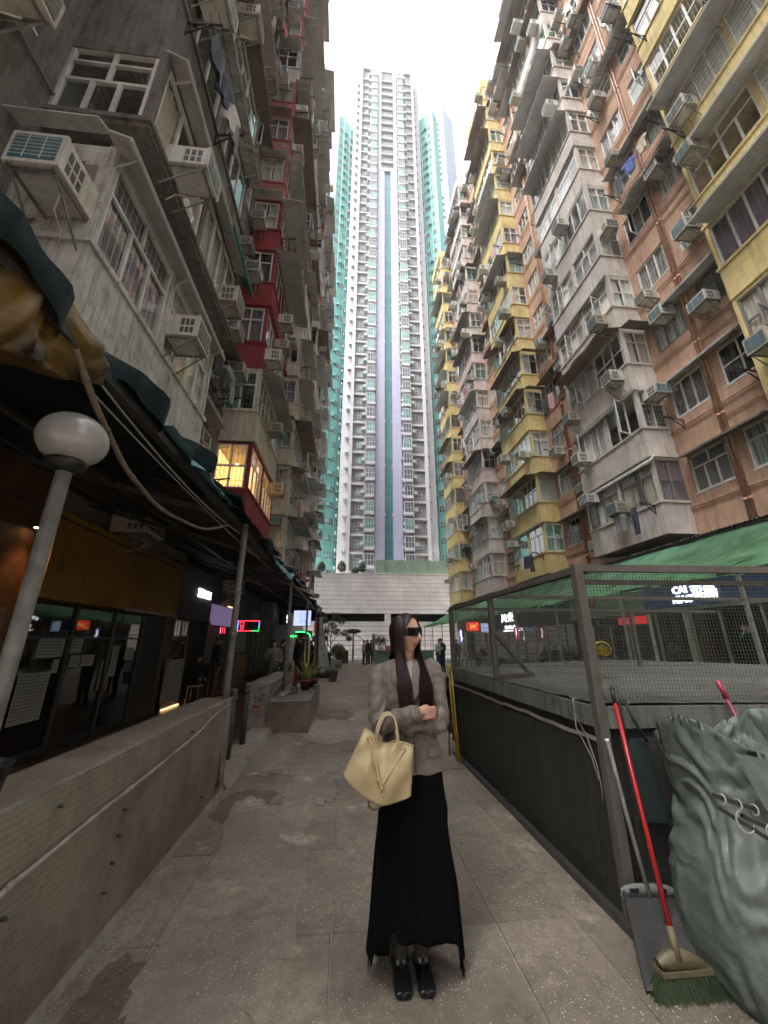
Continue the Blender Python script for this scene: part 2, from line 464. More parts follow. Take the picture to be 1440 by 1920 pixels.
_wc = {}
def win_layout(w, h, lay):
    """frame bars and pane rectangles, local x along the window, z up"""
    b = 0.055; bars = []; panes = []
    def cells(x0, x1, z0, z1, n):
        step = (x1 - x0) / n
        for i in range(n):
            a, c = x0 + i * step, x0 + (i + 1) * step
            if i: bars.append((a - b / 2, a + b / 2, z0, z1))
            panes.append((a + (b / 2 if i else 0), c - (b / 2 if i < n - 1 else 0), z0, z1))
    x0, x1, z0, z1 = b, w - b, b, h - b
    n = max(2, round(w / 0.55))
    if lay == 'A':
        t = h * 0.66
        bars.append((x0, x1, t - b / 2, t + b / 2)); cells(x0, x1, z0, t - b / 2, n); cells(x0, x1, t + b / 2, z1, max(2, n // 2))
    elif lay == 'B':
        cells(x0, x1, z0, z1, n)
    elif lay == 'C':
        t = h * 0.5
        bars.append((x0, x1, t - b / 2, t + b / 2)); cells(x0, x1, z0, t - b / 2, n); cells(x0, x1, t + b / 2, z1, n)
    elif lay == 'D':                     # the grey corner window: three below, two over two above
        t = h * 0.52; t2 = h * 0.80
        bars.append((x0, x1, t - b / 2, t + b / 2)); bars.append((x0, x1, t2 - b / 3, t2 + b / 3))
        cells(x0, x1, z0, t - b / 2, 3); cells(x0, x1, t + b / 2, t2 - b / 3, 2); cells(x0, x1, t2 + b / 3, z1, 2)
    bars += [(0, w, 0, b), (0, w, h - b, h), (0, b, b, h - b), (w - b, w, b, h - b)]
    return bars, panes

def win_meshes(w, h, lay):
    k = (w, h, lay)
    if k not in _wc:
        bars, panes = win_layout(w, h, lay)
        fm = MB()
        for i, (a, c, e, g) in enumerate(bars):
            y = 0.0 if i >= len(bars) - 4 else 0.008
            fm.box(a, c, y, 0.065 - y, e, g)
        fm.box(-0.03, w + 0.03, -0.05, 0.02, -0.045, -0.001)      # sill
        gl = MB()
        for (a, c, e, g) in panes: gl.quad((a - .004, .03, e - .004), (c + .004, .03, e - .004), (c + .004, .03, g + .004), (a - .004, .03, g + .004))
        pm = []
        for (a, c, e, g) in panes:
            q = MB(); q.quad((a - .004, .03, e - .004), (c + .004, .03, e - .004), (c + .004, .03, g + .004), (a - .004, .03, g + .004)); pm.append(q)
        _wc[k] = dict(f={}, g={}, p={}, fm=fm, gl=gl, pm=pm, panes=panes)
    return _wc[k]

def cached(d, key, fn):
    if key not in d: d[key] = fn()
    return d[key]

_cc = {}
def curtain_mesh(w, h, x0, x1, ci, seed):
    k = (w, h, x0, x1, ci, seed)
    if k not in _cc:
        rnd = random.Random(seed * 77 + ci); mb = MB(); rows = []
        n = max(8, int((x1 - x0) * w * 26))
        ph = [rnd.uniform(0, 6.3) for _ in range(3)]
        for z in (0.03, h * 0.5, h - 0.03):
            rows.append([(w * (x0 + (x1 - x0) * i / n), 0.095 + 0.016 * math.sin(i * 1.9 + ph[0]) + 0.012 * math.sin(i * 0.7 + ph[1] + z), z) for i in range(n + 1)])
        mb.grid(rows); _cc[k] = mb.mesh('curtain', M['curtains'][ci])
    return _cc[k]

_gc = {}
def grille_mesh(w, h):
    k = (w, h)
    if k not in _gc:
        mb = MB(); n = max(4, int(w / 0.13))
        for i in range(n + 1):
            x = 0.05 + (w - 0.1) * i / n; mb.box(x - .006, x + .006, 0.075, 0.087, 0.05, h - 0.05)
        for z in (0.12, 0.3, h * 0.55, h - 0.3, h - 0.12): mb.box(0.05, w - 0.05, 0.088, 0.098, z - .006, z + .006)
        for i in range(0, n, 3):
            x = 0.05 + (w - 0.1) * (i + 0.5) / n; mb.box(x - .045, x + .045, 0.099, 0.105, h * .3, h * .3 + .012); mb.box(x - .045, x + .045, 0.099, 0.105, h * .42, h * .42 + .012)
        _gc[k] = mb.mesh('grille', M['frame'])
    return _gc[k]

def window(parent, loc, rz, w, h, lay='A', frame='frame', glass='glass', near=False, curtain=True, grille=False, rnd=random, name='window', opened=None):
    wm = win_meshes(w, h, lay)
    me = cached(wm['f'], frame, lambda: wm['fm'].mesh('window', M[frame]))
    o = link(name, me, parent, None, loc, (0, 0, rz))
    if near:
        for i, q in enumerate(wm['pm']):
            pme = cached(wm['p'], (glass, i), lambda: q.mesh('pane', M[glass]))
            if opened is not None and i == opened:
                x0, x1, z0, z1 = wm['panes'][i]; s = x1 - x0; t = z1 - z0
                sb = MB(); b = 0.04
                for (a, c, e, g) in ((0, s, 0, b), (0, s, t - b, t), (0, b, b, t - b), (s - b, s, b, t - b)): sb.box(a, c, -.02, .02, e, g)
                so = sb.build('open_sash', M[frame], o, (x0, 0, z0), (0, 0, R(-75)))
                gb = MB(); gb.box(b, s - b, -.004, .004, b, t - b); gb.build('sash_pane', M[glass], o, (x0, 0, z0), (0, 0, R(-75)))
            else:
                link('pane', pme, o)
    else:
        gme = cached(wm['g'], glass, lambda: wm['gl'].mesh('glazing', M[glass]))
        link('glazing', gme, o)
    if curtain:
        ci = rnd.randrange(7); t = rnd.random()
        spans = [(0.0, 1.0)] if t < .60 else ([(0.0, 0.42), (0.58, 1.0)] if t < .85 else [(0.0, 0.55)])
        for (a, c) in spans: link('curtain', curtain_mesh(w, h, a, c, ci, rnd.randrange(3)), o)
    if grille: link('grille', grille_mesh(w, h), o)
    return o

# ---- air conditioners
def ac_proto(casing, fins, frame=True):
    e = {}
    b = MB()
    W, H, D = 0.62, 0.44, 0.66
    b.box(-W / 2, W / 2, -D, 0.0, 0, H)
    b.box(-W / 2 - .012, W / 2 + .012, -D - .02, -D + .03, -.012, H + .012)
    e['casing'] = b.mesh('casing', M[casing])
    g = MB(); g.box(-W / 2 + .04, W / 2 - .04, -D - .028, -D - .019, .04, H - .04); e['grille'] = g.mesh('grille', M[fins])
    s = MB()
    for i in range(3):
        for sx in (1,):
            a = -D + .09 + i * .10
            s.box(sx * (W / 2 + .001), sx * (W / 2 + .006), a, a + .07, .22, .36); s.box(sx * (W / 2 + .001), sx * (W / 2 + .006), a, a + .07, .06, .18)
    e['side_vent'] = s.mesh('side_vent', M['ac_grille'])
    s2 = s.mesh('side_vent', M['ac_grille']); s2.transform(Matrix.Diagonal((-1, 1, 1, 1))); e['side_vent '] = s2
    lv = MB()
    for i in range(1, 7): lv.box(-W / 2 + .03, W / 2 - .03, -D - .034, -D - .029, .03 + i * .055, .038 + i * .055)
    for x in (-.1, .1): lv.box(x - .006, x + .006, -D - .037, -D - .0345, .04, H - .04)
    e['louvre'] = lv.mesh('louvre', M[casing])
    k = MB()
    for sx in (-1, 1):
        k.bar((sx * W * .42, 0.02, -.03), (sx * W * .42, -D, -.03), .03); k.bar((sx * W * .42, 0.02, -.5), (sx * W * .42, -D * .9, -.045), .022)
    k.bar((-W * .45, -D * .9, -.03), (W * .45, -D * .9, -.03), .03)
    e['bracket'] = k.mesh('bracket', M['steel'])
    h = MB(); h.tube([(W * .3, -D * .6, 0), (W * .34, -D * .62, -.12), (W * .2, -D * .5, -.25), (W * .1, -.1, -.3), (W * .05, 0.02, -.5)], .012, 5); e['drain_hose'] = h.mesh('drain_hose', M['ac'])
    return e
ACP = [ac_proto('ac', 'ac_grille'), ac_proto('ac', 'ac_blue'), ac_proto('ac_dirty', 'ac_grille'), ac_proto('ac_old', 'ac_blue')]
ACW = ['white air conditioner', 'white blue-faced air conditioner', 'dusty air conditioner', 'dusty blue-faced air conditioner']
def split_proto():
    e = {}
    b = MB(); b.box(-.42, .42, -.34, -.04, 0, .62); e['casing'] = b.mesh('casing', M['ac'])
    f = MB(); f.lathe([(0.0, 0), (.10, 0), (.11, .012), (.235, .012), (.25, .0)], 18); me = f.mesh('fan_grille', M['iron'])
    me.transform(Matrix.Translation((-.1, -.342, .31)) @ Matrix.Rotation(R(90), 4, 'X')); e['fan_grille'] = me
    k = MB()
    for sx in (-.3, .3): k.bar((sx, .0, -.02), (sx, -.36, -.02), .035); k.bar((sx, .0, -.35), (sx, -.33, -.03), .025)
    e['bracket'] = k.mesh('bracket', M['iron'])
    return e
SPLITP = split_proto()
N_AC = [0]
def put_ac(loc, rz, kind, label, group, near=True, parts=None):
    e = SPLITP if kind == 'split' else ACP[kind]
    o = empty('air_conditioner', loc, rz)
    _q = random.Random(N_AC[0] * 7 + 1); o.scale = (_q.uniform(.82, 1.1), _q.uniform(.8, 1.08), _q.uniform(.85, 1.1))
    tag(o, label, 'air conditioner', group)
    for n, me in e.items():
        if not near and n in ('louvre', 'drain_hose', 'bracket'): continue
        link(n.strip(), me, o)
    N_AC[0] += 1
    return o

# ---- laundry
GARM_COL = {'black': (0.012, 0.012, 0.014), 'navy': (0.02, 0.03, 0.07), 'white': (0.6, 0.6, 0.58), 'grey': (0.2, 0.2, 0.21), 'red': (0.35, 0.03, 0.05), 'pink': (0.5, 0.25, 0.28), 'blue': (0.03, 0.07, 0.3), 'brown': (0.16, 0.09, 0.06), 'beige': (0.45, 0.38, 0.28), 'teal': (0.03, 0.22, 0.22)}
GARM_PICK = ['black', 'black', 'navy', 'white', 'white', 'grey', 'grey', 'brown', 'beige', 'black', 'navy', 'pink', 'red', 'blue']
_gm = {}
def garment_mesh(kind, color, seed):
    k = (kind, color, seed)
    if k in _gm: return _gm[k]
    rnd = random.Random(seed + 5)
    if 'cloth_' + color not in M: M['cloth_' + color] = plain(color + ' cloth', GARM_COL[color], 0.9, noise=0.15, nscale=10, sheen=.2)
    def half(v):                          # half width of the garment at v = 0 (top) .. 1 (hem)
        if kind == 'shirt': return 0.10 + 0.17 * min(1, v / .10) if v < .10 else (0.30 if v < .34 else 0.20)
        if kind == 'trousers': return 0.17 if v < .3 else 0.18
        return 0.24
    L = {'shirt': 0.72, 'trousers': 1.0, 'towel': 0.7}[kind]
    mb = MB(); n, m = 9, 12; ph = rnd.uniform(0, 6)
    for sgn in (1, -1):
        rows = []
        for j in range(m + 1):
            v = j / m; w = half(v); row = []
            for i in range(n + 1):
                a = -1 + 2 * i / n
                th = 0.035 * math.sqrt(max(0, 1 - a * a)) * sgn
                if kind == 'trousers' and v > .3 and abs(a) < .12: th *= -.3
                row.append((a * w * (1 - .1 * math.sin(v * 3 + ph)), th + 0.03 * math.sin(a * 5 + ph + v * 2) * v, -v * L))
            rows.append(row)
        mb.grid(rows)
    _gm[k] = mb.mesh(kind, M['cloth_' + color]); return _gm[k]
GNAME = {'shirt': 'hanging_shirt', 'trousers': 'hanging_trousers', 'towel': 'hanging_towel'}
def hang_laundry(a, b, where, rnd, n, only=None):
    """n garments along a rod from a to b"""
    a, b = Vector(a), Vector(b); used = set()
    rz = math.atan2((b - a).y, (b - a).x)
    for i in range(n):
        for _ in range(30):
            kind = rnd.choice(['shirt', 'shirt', 'trousers', 'towel']); color = rnd.choice(only or GARM_PICK)
            if (kind, color) not in used: break
        else: continue
        used.add((kind, color))
        p = a.lerp(b, (i + .5) / n)
        o = link(GNAME[kind], garment_mesh(kind, color, rnd.randrange(3)), None, None, p - Vector((0, 0, .03)), (0, 0, rz + rnd.uniform(-.4, .4)))
        tag(o, '%s %s hung out to dry, %s' % (color, kind, where), 'laundry', 'laundry drying on the facades')

# ---- canopies, brackets, pipes
def canopy(parent, side, u0, u1, z, D, wrap, mat, corr, drop=0.12, near=True, d0=DEP):
    mb = MB()
    if corr and near:
        n = int((u1 - u0) / 0.09); rows = [[], []]
        for i in range(n + 1):
            u = u0 + (u1 - u0) * i / n; dz = 0.018 * (1 if i % 2 else -1)
            rows[0].append(P3(side, u, d0 - .05, z + dz)); rows[1].append(P3(side, u, d0 + D + .03 * math.sin(i * .37), z - drop + dz))
        mb.grid(rows, smooth=False)
        rows2 = [[(p[0], p[1], p[2] - .012) for p in r_] for r_ in rows]; mb.grid(rows2, smooth=False)
    else:
        a, b, c, e = P3(side, u0, d0 - .05, z), P3(side, u1, d0 - .05, z), P3(side, u1, d0 + D, z - drop), P3(side, u0, d0 + D, z - drop)
        t = 0.035
        mb.hexa([(p[0], p[1], p[2] - t) for p in (a, b, c, e)] + [a, b, c, e])
        n = max(2, int((u1 - u0) / 0.95))
        for i in range(1, n):                        # seams of the sheets
            u = u0 + (u1 - u0) * i / n
            mb.bar(P3(side, u, d0 - .02, z - t - .006), P3(side, u, d0 + D - .01, z - drop - t - .006), .025, .012)
    if wrap:                                          # the return on the side towards the camera
        a, b = P3(side, u0 + .05, 0.1, z - .004), P3(side, u0 + .05, d0 - .02, z - .004)
        c, e = P3(side, u0 - wrap, d0 - .02, z - drop), P3(side, u0 - wrap, 0.1, z - drop)
        mb.hexa([(p[0], p[1], p[2] - .03) for p in (a, b, c, e)] + [a, b, c, e])
    for i in range(3):                               # struts
        u = u0 + .25 + (u1 - u0 - .5) * i / 2
        mb.bar(P3(side, u, d0, z - .34), P3(side, u, d0 + D * .8, z - drop * .8 - .05), .022)
    if near:
        fr = drop
        mb.bar(P3(side, u0, d0 + D - .02, z - drop - .06), P3(side, u1, d0 + D - .02, z - drop - .06), .03)
    return mb.build('canopy', M[mat], parent)

def laundry_frame(parent, side, u0, u1, z, d0, out, rods=3, teeth=True):
    mb = MB()
    for u in (u0, u1):
        mb.bar(P3(side, u, d0, z), P3(side, u, d0 + out, z + .10), .035); mb.bar(P3(side, u, d0, z - .32), P3(side, u, d0 + out * .6, z + .03), .025); mb.bar(P3(side, u, d0 + .01, z - .35), P3(side, u, d0 + .01, z + .03), .03)
        if teeth:
            for i in range(5):
                d = d0 + out * (.3 + .16 * i); mb.bar(P3(side, u, d, z + .04), P3(side, u, d, z + .16), .012)
    for i in range(rods):
        d = d0 + out * (.45 + .5 * i / max(1, rods - 1)); mb.tube([P3(side, u0 - .15, d, z + .10), P3(side, u1 + .15, d, z + .11)], .007, 4)
    mb.build('laundry_frame', M['iron'], parent)

def side_frames(parent, side, u, z, rnd):
    pass

def recess(side, r0, r1, ci, root, colnames, blockword, wall_mat, rnd, wp):
    for k in range(NFL):
        z = Z0 + FL * k + .12; h = 1.42
        pc = P3(side, (r0 + r1) / 2, 0, z)
        if not (inview(pc, 900 if wp == 'wall before' else 220)): continue
        if side < 0 and k > 0 and ci > 0: 
            # seen almost edge-on behind the bays: wall only
            mb = MB(); mb.box(XB(side, 0.0), XB(side, .14), r0 + .002, r1 - .002, z - FL + h, z + h); mb.build('wall_panel', wall_mat, root); continue
        q = shot(pc); near = q[2] < 21
        where = '%s storey, %s %s bay, %s' % (ORD[k + 1], wp, colnames[ci], blockword)
        L_ = r1 - r0
        ws = [(r0 + .45, r0 + 1.75), (r0 + 2.35, r0 + 3.75)] if L_ > 3.9 else [(r0 + .4, r0 + 1.7)]
        zb = z - FL + h if k else 5.0
        mb = MB()
        mb.box(XB(side, 0.0), XB(side, .14), r0 + .002, r1 - .002, zb + .001, z)          # spandrel below the windows
        xs = [r0 + .002] + [v for w_ in ws for v in w_] + [r1 - .002]
        for i in range(0, len(xs), 2): mb.box(XB(side, 0.0), XB(side, .138), xs[i], xs[i + 1], z + .001, z + h)
        mb.build('wall_panel', wall_mat, root)
        for wi, (a, b) in enumerate(ws):
            lay = rnd.choice(['A', 'A', 'C', 'B']); fr = rnd.choices(['frame', 'frame_dark'], [.85, .15])[0]
            op = rnd.choice([0, 1]) if near and rnd.random() < .35 else None
            window(root, P3(side, b - .005 if side > 0 else a + .005, .10, z + .046), ROT_FRONT[side], round(b - a - .01, 2), h - .05, lay, fr, 'glass' if rnd.random() < .7 else 'glass_dark', near=near, curtain=rnd.random() < .6, grille=rnd.random() < .35, rnd=rnd, opened=op)
            if rnd.random() < .5:
                kind = rnd.randrange(4); loc = P3(side, (a + b) / 2 + rnd.uniform(-.35, .35), .13, z + rnd.choice([h - .45, h + .02, -.75, .0]))
                if inview(loc, 60): put_ac(loc, ROT_FRONT[side], kind, '%s, %s window, %s' % (ACW[kind], ('near', 'far')[wi], where), 'air conditioners on the facades', near)
        # ledge / sun-shade over the windows
        if rnd.random() < .65:
            canopy(root, side, r0 + .25 + rnd.uniform(0, .5), r1 - .15 - rnd.uniform(0, .9), z + h + rnd.uniform(.05, .2), rnd.uniform(.35, .75), 0, rnd.choice(['canopy', 'canopy', 'canopy_rust']), rnd.random() < .25, near=near, d0=.14)
        # pipes
        pb = MB()
        zz = z - .42
        pb.tube([P3(side, r0 + .02, .19, zz), P3(side, r1 - .02, .19, zz + .02)], .025, 6)
        if rnd.random() < .6: pb.tube([P3(side, r0 + .02, .18, zz - .5), P3(side, r0 + 2.1, .18, zz - .48)], .018, 5)
        pb.build('waste_pipe', M['pipe_salmon'] if side > 0 else M['pipe_grey'], root)
        if rnd.random() < .35:
            laundry_frame(root, side, r0 + .8, r1 - .6, z - .15, .14, rnd.uniform(.7, 1.0), 3, near)
            if rnd.random() < .6: hang_laundry(P3(side, r0 + 1.0, .8, z - .07), P3(side, r1 - .9, .8, z - .07), where, rnd, rnd.choice([2, 3]))
    if r1 - r0 > 3:
        for uu in (r0 + 2.05, r0 + 2.2) if side > 0 else (r0 + 2.05,):
            pb = MB(); pb.tube([P3(side, uu, .21, 4.0), P3(side, uu, .21, ROOF + .3)], .045, 8)
            for k in range(NFL): pb.tube([P3(side, uu, .21, Z0 + FL * k - .7), P3(side, uu, .21, Z0 + FL * k - .6)], .06, 8)
            pb.build('drain_pipe', M['pipe_salmon'] if side > 0 else M['pipe_grey'], root)

def apartment_block(side, name, label, cols, u_end, colnames, blockword, wall_mat):
    B = empty(name, (0, 0, 0))
    tag(B, label, 'building')
    rnd = random.Random(3 if side > 0 else 8)
    root = empty_shift(B)
    # dark inside of the block, seen through panes
    mb = MB(); mb.box(XB(side, 0), XB(side, -11), cols[0]['u0'] - 7, u_end - .4, 0.0, ROOF); mb.build('room_shell', M['room'], root)
    mb = MB()
    mb.box(XB(side, .12), XB(side, -11.2), u_end - .39, u_end, 0, ROOF)                       # end wall
    mb.box(XB(side, .2), XB(side, -11.2), cols[0]['u0'] - 7, u_end, ROOF + .001, ROOF + .35)
    mb.build('end_wall', wall_mat, root)
    # one roof parapet that follows the bays
    for ci, c in enumerate(cols):
        u0, u1 = c['u0'], c['u1']
        nxt = cols[ci + 1]['u0'] if ci + 1 < len(cols) else u_end
        mb = MB(); mb.box(XB(side, 0.001), XB(side, DEP + .1), u0, u1, ROOF - .5, ROOF + .6); mb.build('roof_parapet', c['mats'][0], root)
        for k in range(NFL):
            z = Z0 + FL * k
            pc = P3(side, (u0 + u1) / 2, DEP, z)
            if not (inview(pc, 260) or inview(P3(side, u0, DEP, z), 200) or inview(P3(side, u1, DEP, z), 200)): continue
            q = shot(pc); near = q is not None and q[2] < 21
            where = '%s storey, %s bay, %s' % (ORD[k + 1], colnames[ci], blockword)
            cm = c['over'].get(k, c['mats'][rnd.randrange(len(c['mats']))])
            e = rnd.uniform(-.03, .03) + c.get('ext', {}).get(k, 0.0)
            D0 = DEP + e
            z += c.get('dz', {}).get(k, 0.0)
            bz = z - c.get('ph', {}).get(k, 1.22)
            # parapet with a lip, slightly uneven
            mb = MB()
            mb.box(XB(side, .002), XB(side, D0), u0, u1, bz, z - .09)
            mb.box(XB(side, .002), XB(side, D0 + .045), u0 - .045, u1 + .045, z - .089, z)
            if rnd.random() < .5: mb.box(XB(side, .01), XB(side, D0 + .06), u0 - .06, u1 + .06, bz - .05, bz + .07)
            mb.build('parapet', cm, root)
            # posts and head beam
            mb = MB()
            um = u0 + (u1 - u0) * .47
            for (a, b) in ((u0, u0 + .10), (um - .07, um + .07), (u1 - .10, u1)): mb.box(XB(side, D0 - .14), XB(side, D0 - .01), a, b, z + .001, z + WH + .14)
            mb.box(XB(side, .003), XB(side, .10), u0 + .005, u0 + .12, z + .001, z + WH + .14)
            hz = z + WH
            mb.box(XB(side, D0 - .13), XB(side, D0 - .02), u0 + .11, u1 - .11, hz, hz + .13)
            mb.box(XB(side, .11), XB(side, D0 - .15), u0 + .01, u0 + .11, hz, hz + .13)
            mb.build('bay_post', cm, root)
            fr = rnd.choices(['frame', 'frame_dark', 'frame_brown'], [.84, .1, .06])[0] if not c.get('frame') else c['frame']
            gl = rnd.choices(['glass', 'glass_teal', 'glass_dark'], [.76, .18, .06])[0]
            lay = rnd.choice(['A', 'A', 'B', 'C'])
            rz = ROT_FRONT[side]
            for (a, b) in ((u0 + .11, um - .08), (um + .08, u1 - .11)):
                w = round(b - a, 2)
                loc = P3(side, b if side > 0 else a, D0 - .04, z + .001)
                op = rnd.choice([0, 1, 2]) if near and side > 0 and rnd.random() < .3 else None
                window(root, loc, rz, w, WH - .005, lay, fr, gl, near=near, curtain=rnd.random() < (0 if k in c.get('lit', ()) else .85), grille=rnd.random() < .25, rnd=rnd, opened=op)
            sw = round(D0 - .16 - .11, 2); sw = round(sw, 1)
            x_in = XB(side, .115) if side < 0 else XB(side, D0 - .15)
            if k in c.get('side_wall', ()):
                mb = MB(); mb.box(XB(side, .12), XB(side, D0 - .15), u0 + .012, u0 + .10, z + .002, z + WH + .12); mb.build('side_wall', cm, root)
                mb = MB(); mb.box(XB(side, .75), XB(side, D0 - .2), u0 + .004, u0 + .011, z + .95, z + 1.35); mb.build('vent_opening', M['room'], root)
            elif inview(P3(side, u0, .6, z + .8), 120):
                lay2 = c.get('side_lay', {}).get(k, rnd.choice(['A', 'A', 'C']))
                window(root, (x_in, u0 + .02, z + .001), 0, round(D0 - .27, 2), WH - .005, lay2, fr, gl, near=near, curtain=rnd.random() < (0 if k in c.get('lit', ()) else .75), grille=rnd.random() < (1 if k in c.get('lit', ()) else .4), rnd=rnd)
            if k in c.get('lit', ()):
                mb = MB(); mb.box(XB(side, .02), XB(side, .06), u0 + .5, u1 - .2, z - .4, z + WH); mb.box(XB(side, .1), XB(side, D0 - .2), u0 + 1.9, u0 + 1.95, z - .4, z + WH); mb.build('room_glow', M['glow_wall'], root)  # self-glowing panels stand in for lamplight on the room walls
                mb = MB(); mb.lathe([(0, 0), (.05, .02), (.07, .07), (.05, .12), (0, .14)], 10, P3(side, u0 + 1.0, .55, z + 1.2)); mb.build('bulb', M['bulb'], root)
            # canopy above this storey's windows
            t = c['can'].get(k, None)
            if t is None:
                if rnd.random() < c['can_p']:
                    t = (rnd.uniform(.45, c['can_d']), rnd.choice([0, .35, .5]), rnd.choices(['canopy', 'canopy_rust', 'canopy_green'], [.62, .365, .015] if side > 0 else [.86, .13, .01])[0], rnd.random() < .35)
            if t:
                canopy(root, side, u0 - rnd.uniform(0, .25), u1 + rnd.uniform(-.3, .25), z + WH + .10, t[0], t[1], t[2], t[3], drop=rnd.uniform(.05, .22), near=near, d0=D0)
            # air conditioners of this storey
            used_slots = set()
            na = c['ac'].get(k, rnd.choices([0, 1, 2, 3], [.15, .42, .32, .11])[0])
            for _ in range(na):
                slot = rnd.choice(['near front', 'mid front', 'far front', 'side'])
                if slot in used_slots: continue
                used_slots.add(slot)
                kind = rnd.randrange(4)
                if slot == 'side':
                    loc = (XB(side, rnd.uniform(.45, .8)), u0 + .02, z + WH - rnd.choice([.55, .5, 1.75])); rzz = 0
                else:
                    t_ = {'near front': .14, 'mid front': .45, 'far front': .84}[slot]
                    loc = P3(side, u0 + (u1 - u0) * t_ + rnd.uniform(-.15, .15), D0 - .02, z + rnd.choice([WH - .6, WH - .55, -.62, .02])); rzz = rz
                if not inview(loc, 60): continue
                put_ac(loc, rzz, kind, '%s, %s, %s' % (ACW[kind], slot, where), 'air conditioners on the facades', near)
            # drying frames and laundry
            lf = c['laundry'].get(k, rnd.random() < .33)
            if lf:
                out = rnd.uniform(.55, .8); ua, ub = u0 + .3, u1 - .4
                if rnd.random() < .5: ub = um
                laundry_frame(root, side, ua, ub, z - .12, D0, out, rnd.choice([2, 3, 4]), near)
                if rnd.random() < .62 or lf == 2:
                    d = D0 + out * .8
                    hang_laundry(P3(side, ua + .1, d, z - .03), P3(side, min(ub, ua + 1.7), d, z - .03), where, rnd, rnd.choice([2, 3, 4]))
        if ci == 0:
            recess(side, u0 - 4.2, u0, ci, root, colnames, blockword, wall_mat, rnd, 'wall before')
        # ---- recessed wall up to the next bay
        r0, r1 = u1, nxt
        if r1 - r0 < 1.5: 
            mb = MB(); mb.box(XB(side, .0), XB(side, .14), r0 + .002, r1 - .4, 5.0, ROOF); mb.build('wall_panel', wall_mat, root); continue
        recess(side, r0, r1, ci, root, colnames, blockword, wall_mat, rnd, 'wall past')
    return B

def empty_shift(B):
    """parts are given in world coordinates: undo the thing's own offset"""
    return B

# children are written in world coordinates, so a block's Empty sits at the origin of the street
def mats(*n): return [M[q] for q in n]
def col(u0, u1, ms, **kw):
    d = dict(u0=u0, u1=u1, mats=mats(*ms), over={}, can={}, can_p=.62, can_d=.85, ac={}, laundry={}); d.update(kw); return d
RCOLS = [
    col(3.4, 7.7, ['yellow'], can_p=.45),
    col(11.8, 15.9, ['white_bay'], can={0: (.10, 0, 'canopy', False), 1: (.12, .1, 'canopy', False), 2: (.8, .5, 'canopy_rust', True), 3: (.12, 0, 'canopy', False)}, can_p=.6),
    col(20.0, 24.1, ['yellow'], can={0: (.1, 0, 'canopy', False), 3: (.55, .4, 'canopy_rust', True), 4: (.6, .4, 'canopy_rust', True)}, can_p=.5),
    col(28.2, 32.3, ['white_bay', 'pink_bay'], can_p=.6),
    col(36.6, 40.7, ['yellow'], can_p=.5),
]
apartment_block(1, 'apartment_block', 'tall salmon pink apartment block with yellow and white bays along the right', RCOLS, 41.8,
                ['nearest yellow', 'nearest white', 'middle yellow', 'far white', 'farthest yellow'], 'right block', M['salmon'])
LCOLS = [
    col(3.8, 7.9, ['grey_wall'], over={0: M['bare']}, can_p=.8, can_d=.6, ext={1: .26, 2: .12, 3: .2}, dz={1: -.55}, ph={0: 2.3, 1: .16, 2: 1.95}, side_wall=(0,), side_lay={1: 'D'}, frame='frame',
        can={0: (.30, .2, 'canopy', False), 1: (.32, 0, 'canopy', False), 2: (.42, .2, 'canopy', True), 3: (.4, .2, 'canopy_rust', False)}, ac={0: 0, 1: 0}, laundry={0: False, 1: False, 2: 2}),
    col(12.1, 16.2, ['red', 'dingy'], over={0: M['red'], 1: M['cream'], 2: M['red'], 3: M['red'], 4: M['red'], 5: M['rose'], 6: M['rose'], 7: M['rose'], 8: M['dingy'], 9: M['rose'], 10: M['rose']}, can_p=.85, can_d=.95, ac={0: 1}, laundry={0: False}, lit=(0,)),
    col(20.4, 24.5, ['dingy', 'dingy', 'cream', 'grey_wall'], over={0: M['dingy'], 4: M['pink_bay']}, can_p=.88, can_d=1.0),
    col(28.7, 32.8, ['dingy', 'rose', 'pink_bay', 'cream', 'red'], can_p=.88, can_d=.95),
    col(37.0, 41.1, ['dingy', 'cream', 'pink_bay'], can_p=.85, can_d=.9),
]
apartment_block(-1, 'apartment_block', 'tall grimy apartment block with grey, red and white bays along the left', LCOLS, 44.0,
                ['grey corner', 'red', 'dingy white', 'faded pink', 'end'], 'left block', M['grey_wall'])

_lb = [o for o in bpy.data.objects if o.get('label', '').startswith('tall grimy')][0]
canopy(_lb, -1, 6.3, 8.1, 10.75, .35, 0, 'canopy_green', False, drop=.55, d0=DEP + .3)
put_ac((-3.66, 3.8, 6.66), 0, 1, 'blue-faced air conditioner on a white frame, grey corner bay end wall, left block', 'air conditioners on the facades')
put_ac((-3.06, 4.55, 8.75), R(90), 1, 'dusty air conditioner, near front, second storey, grey corner bay, left block', 'air conditioners on the facades')
put_ac((-3.32, 6.05, 6.72), R(90), 0, 'air conditioner in a black bracket, first storey, grey corner bay, left block', 'air conditioners on the facades')
put_ac((-3.32, 7.4, 9.0), R(90), 2, 'dusty air conditioner, far front, second storey, grey corner bay, left block', 'air conditioners on the facades')
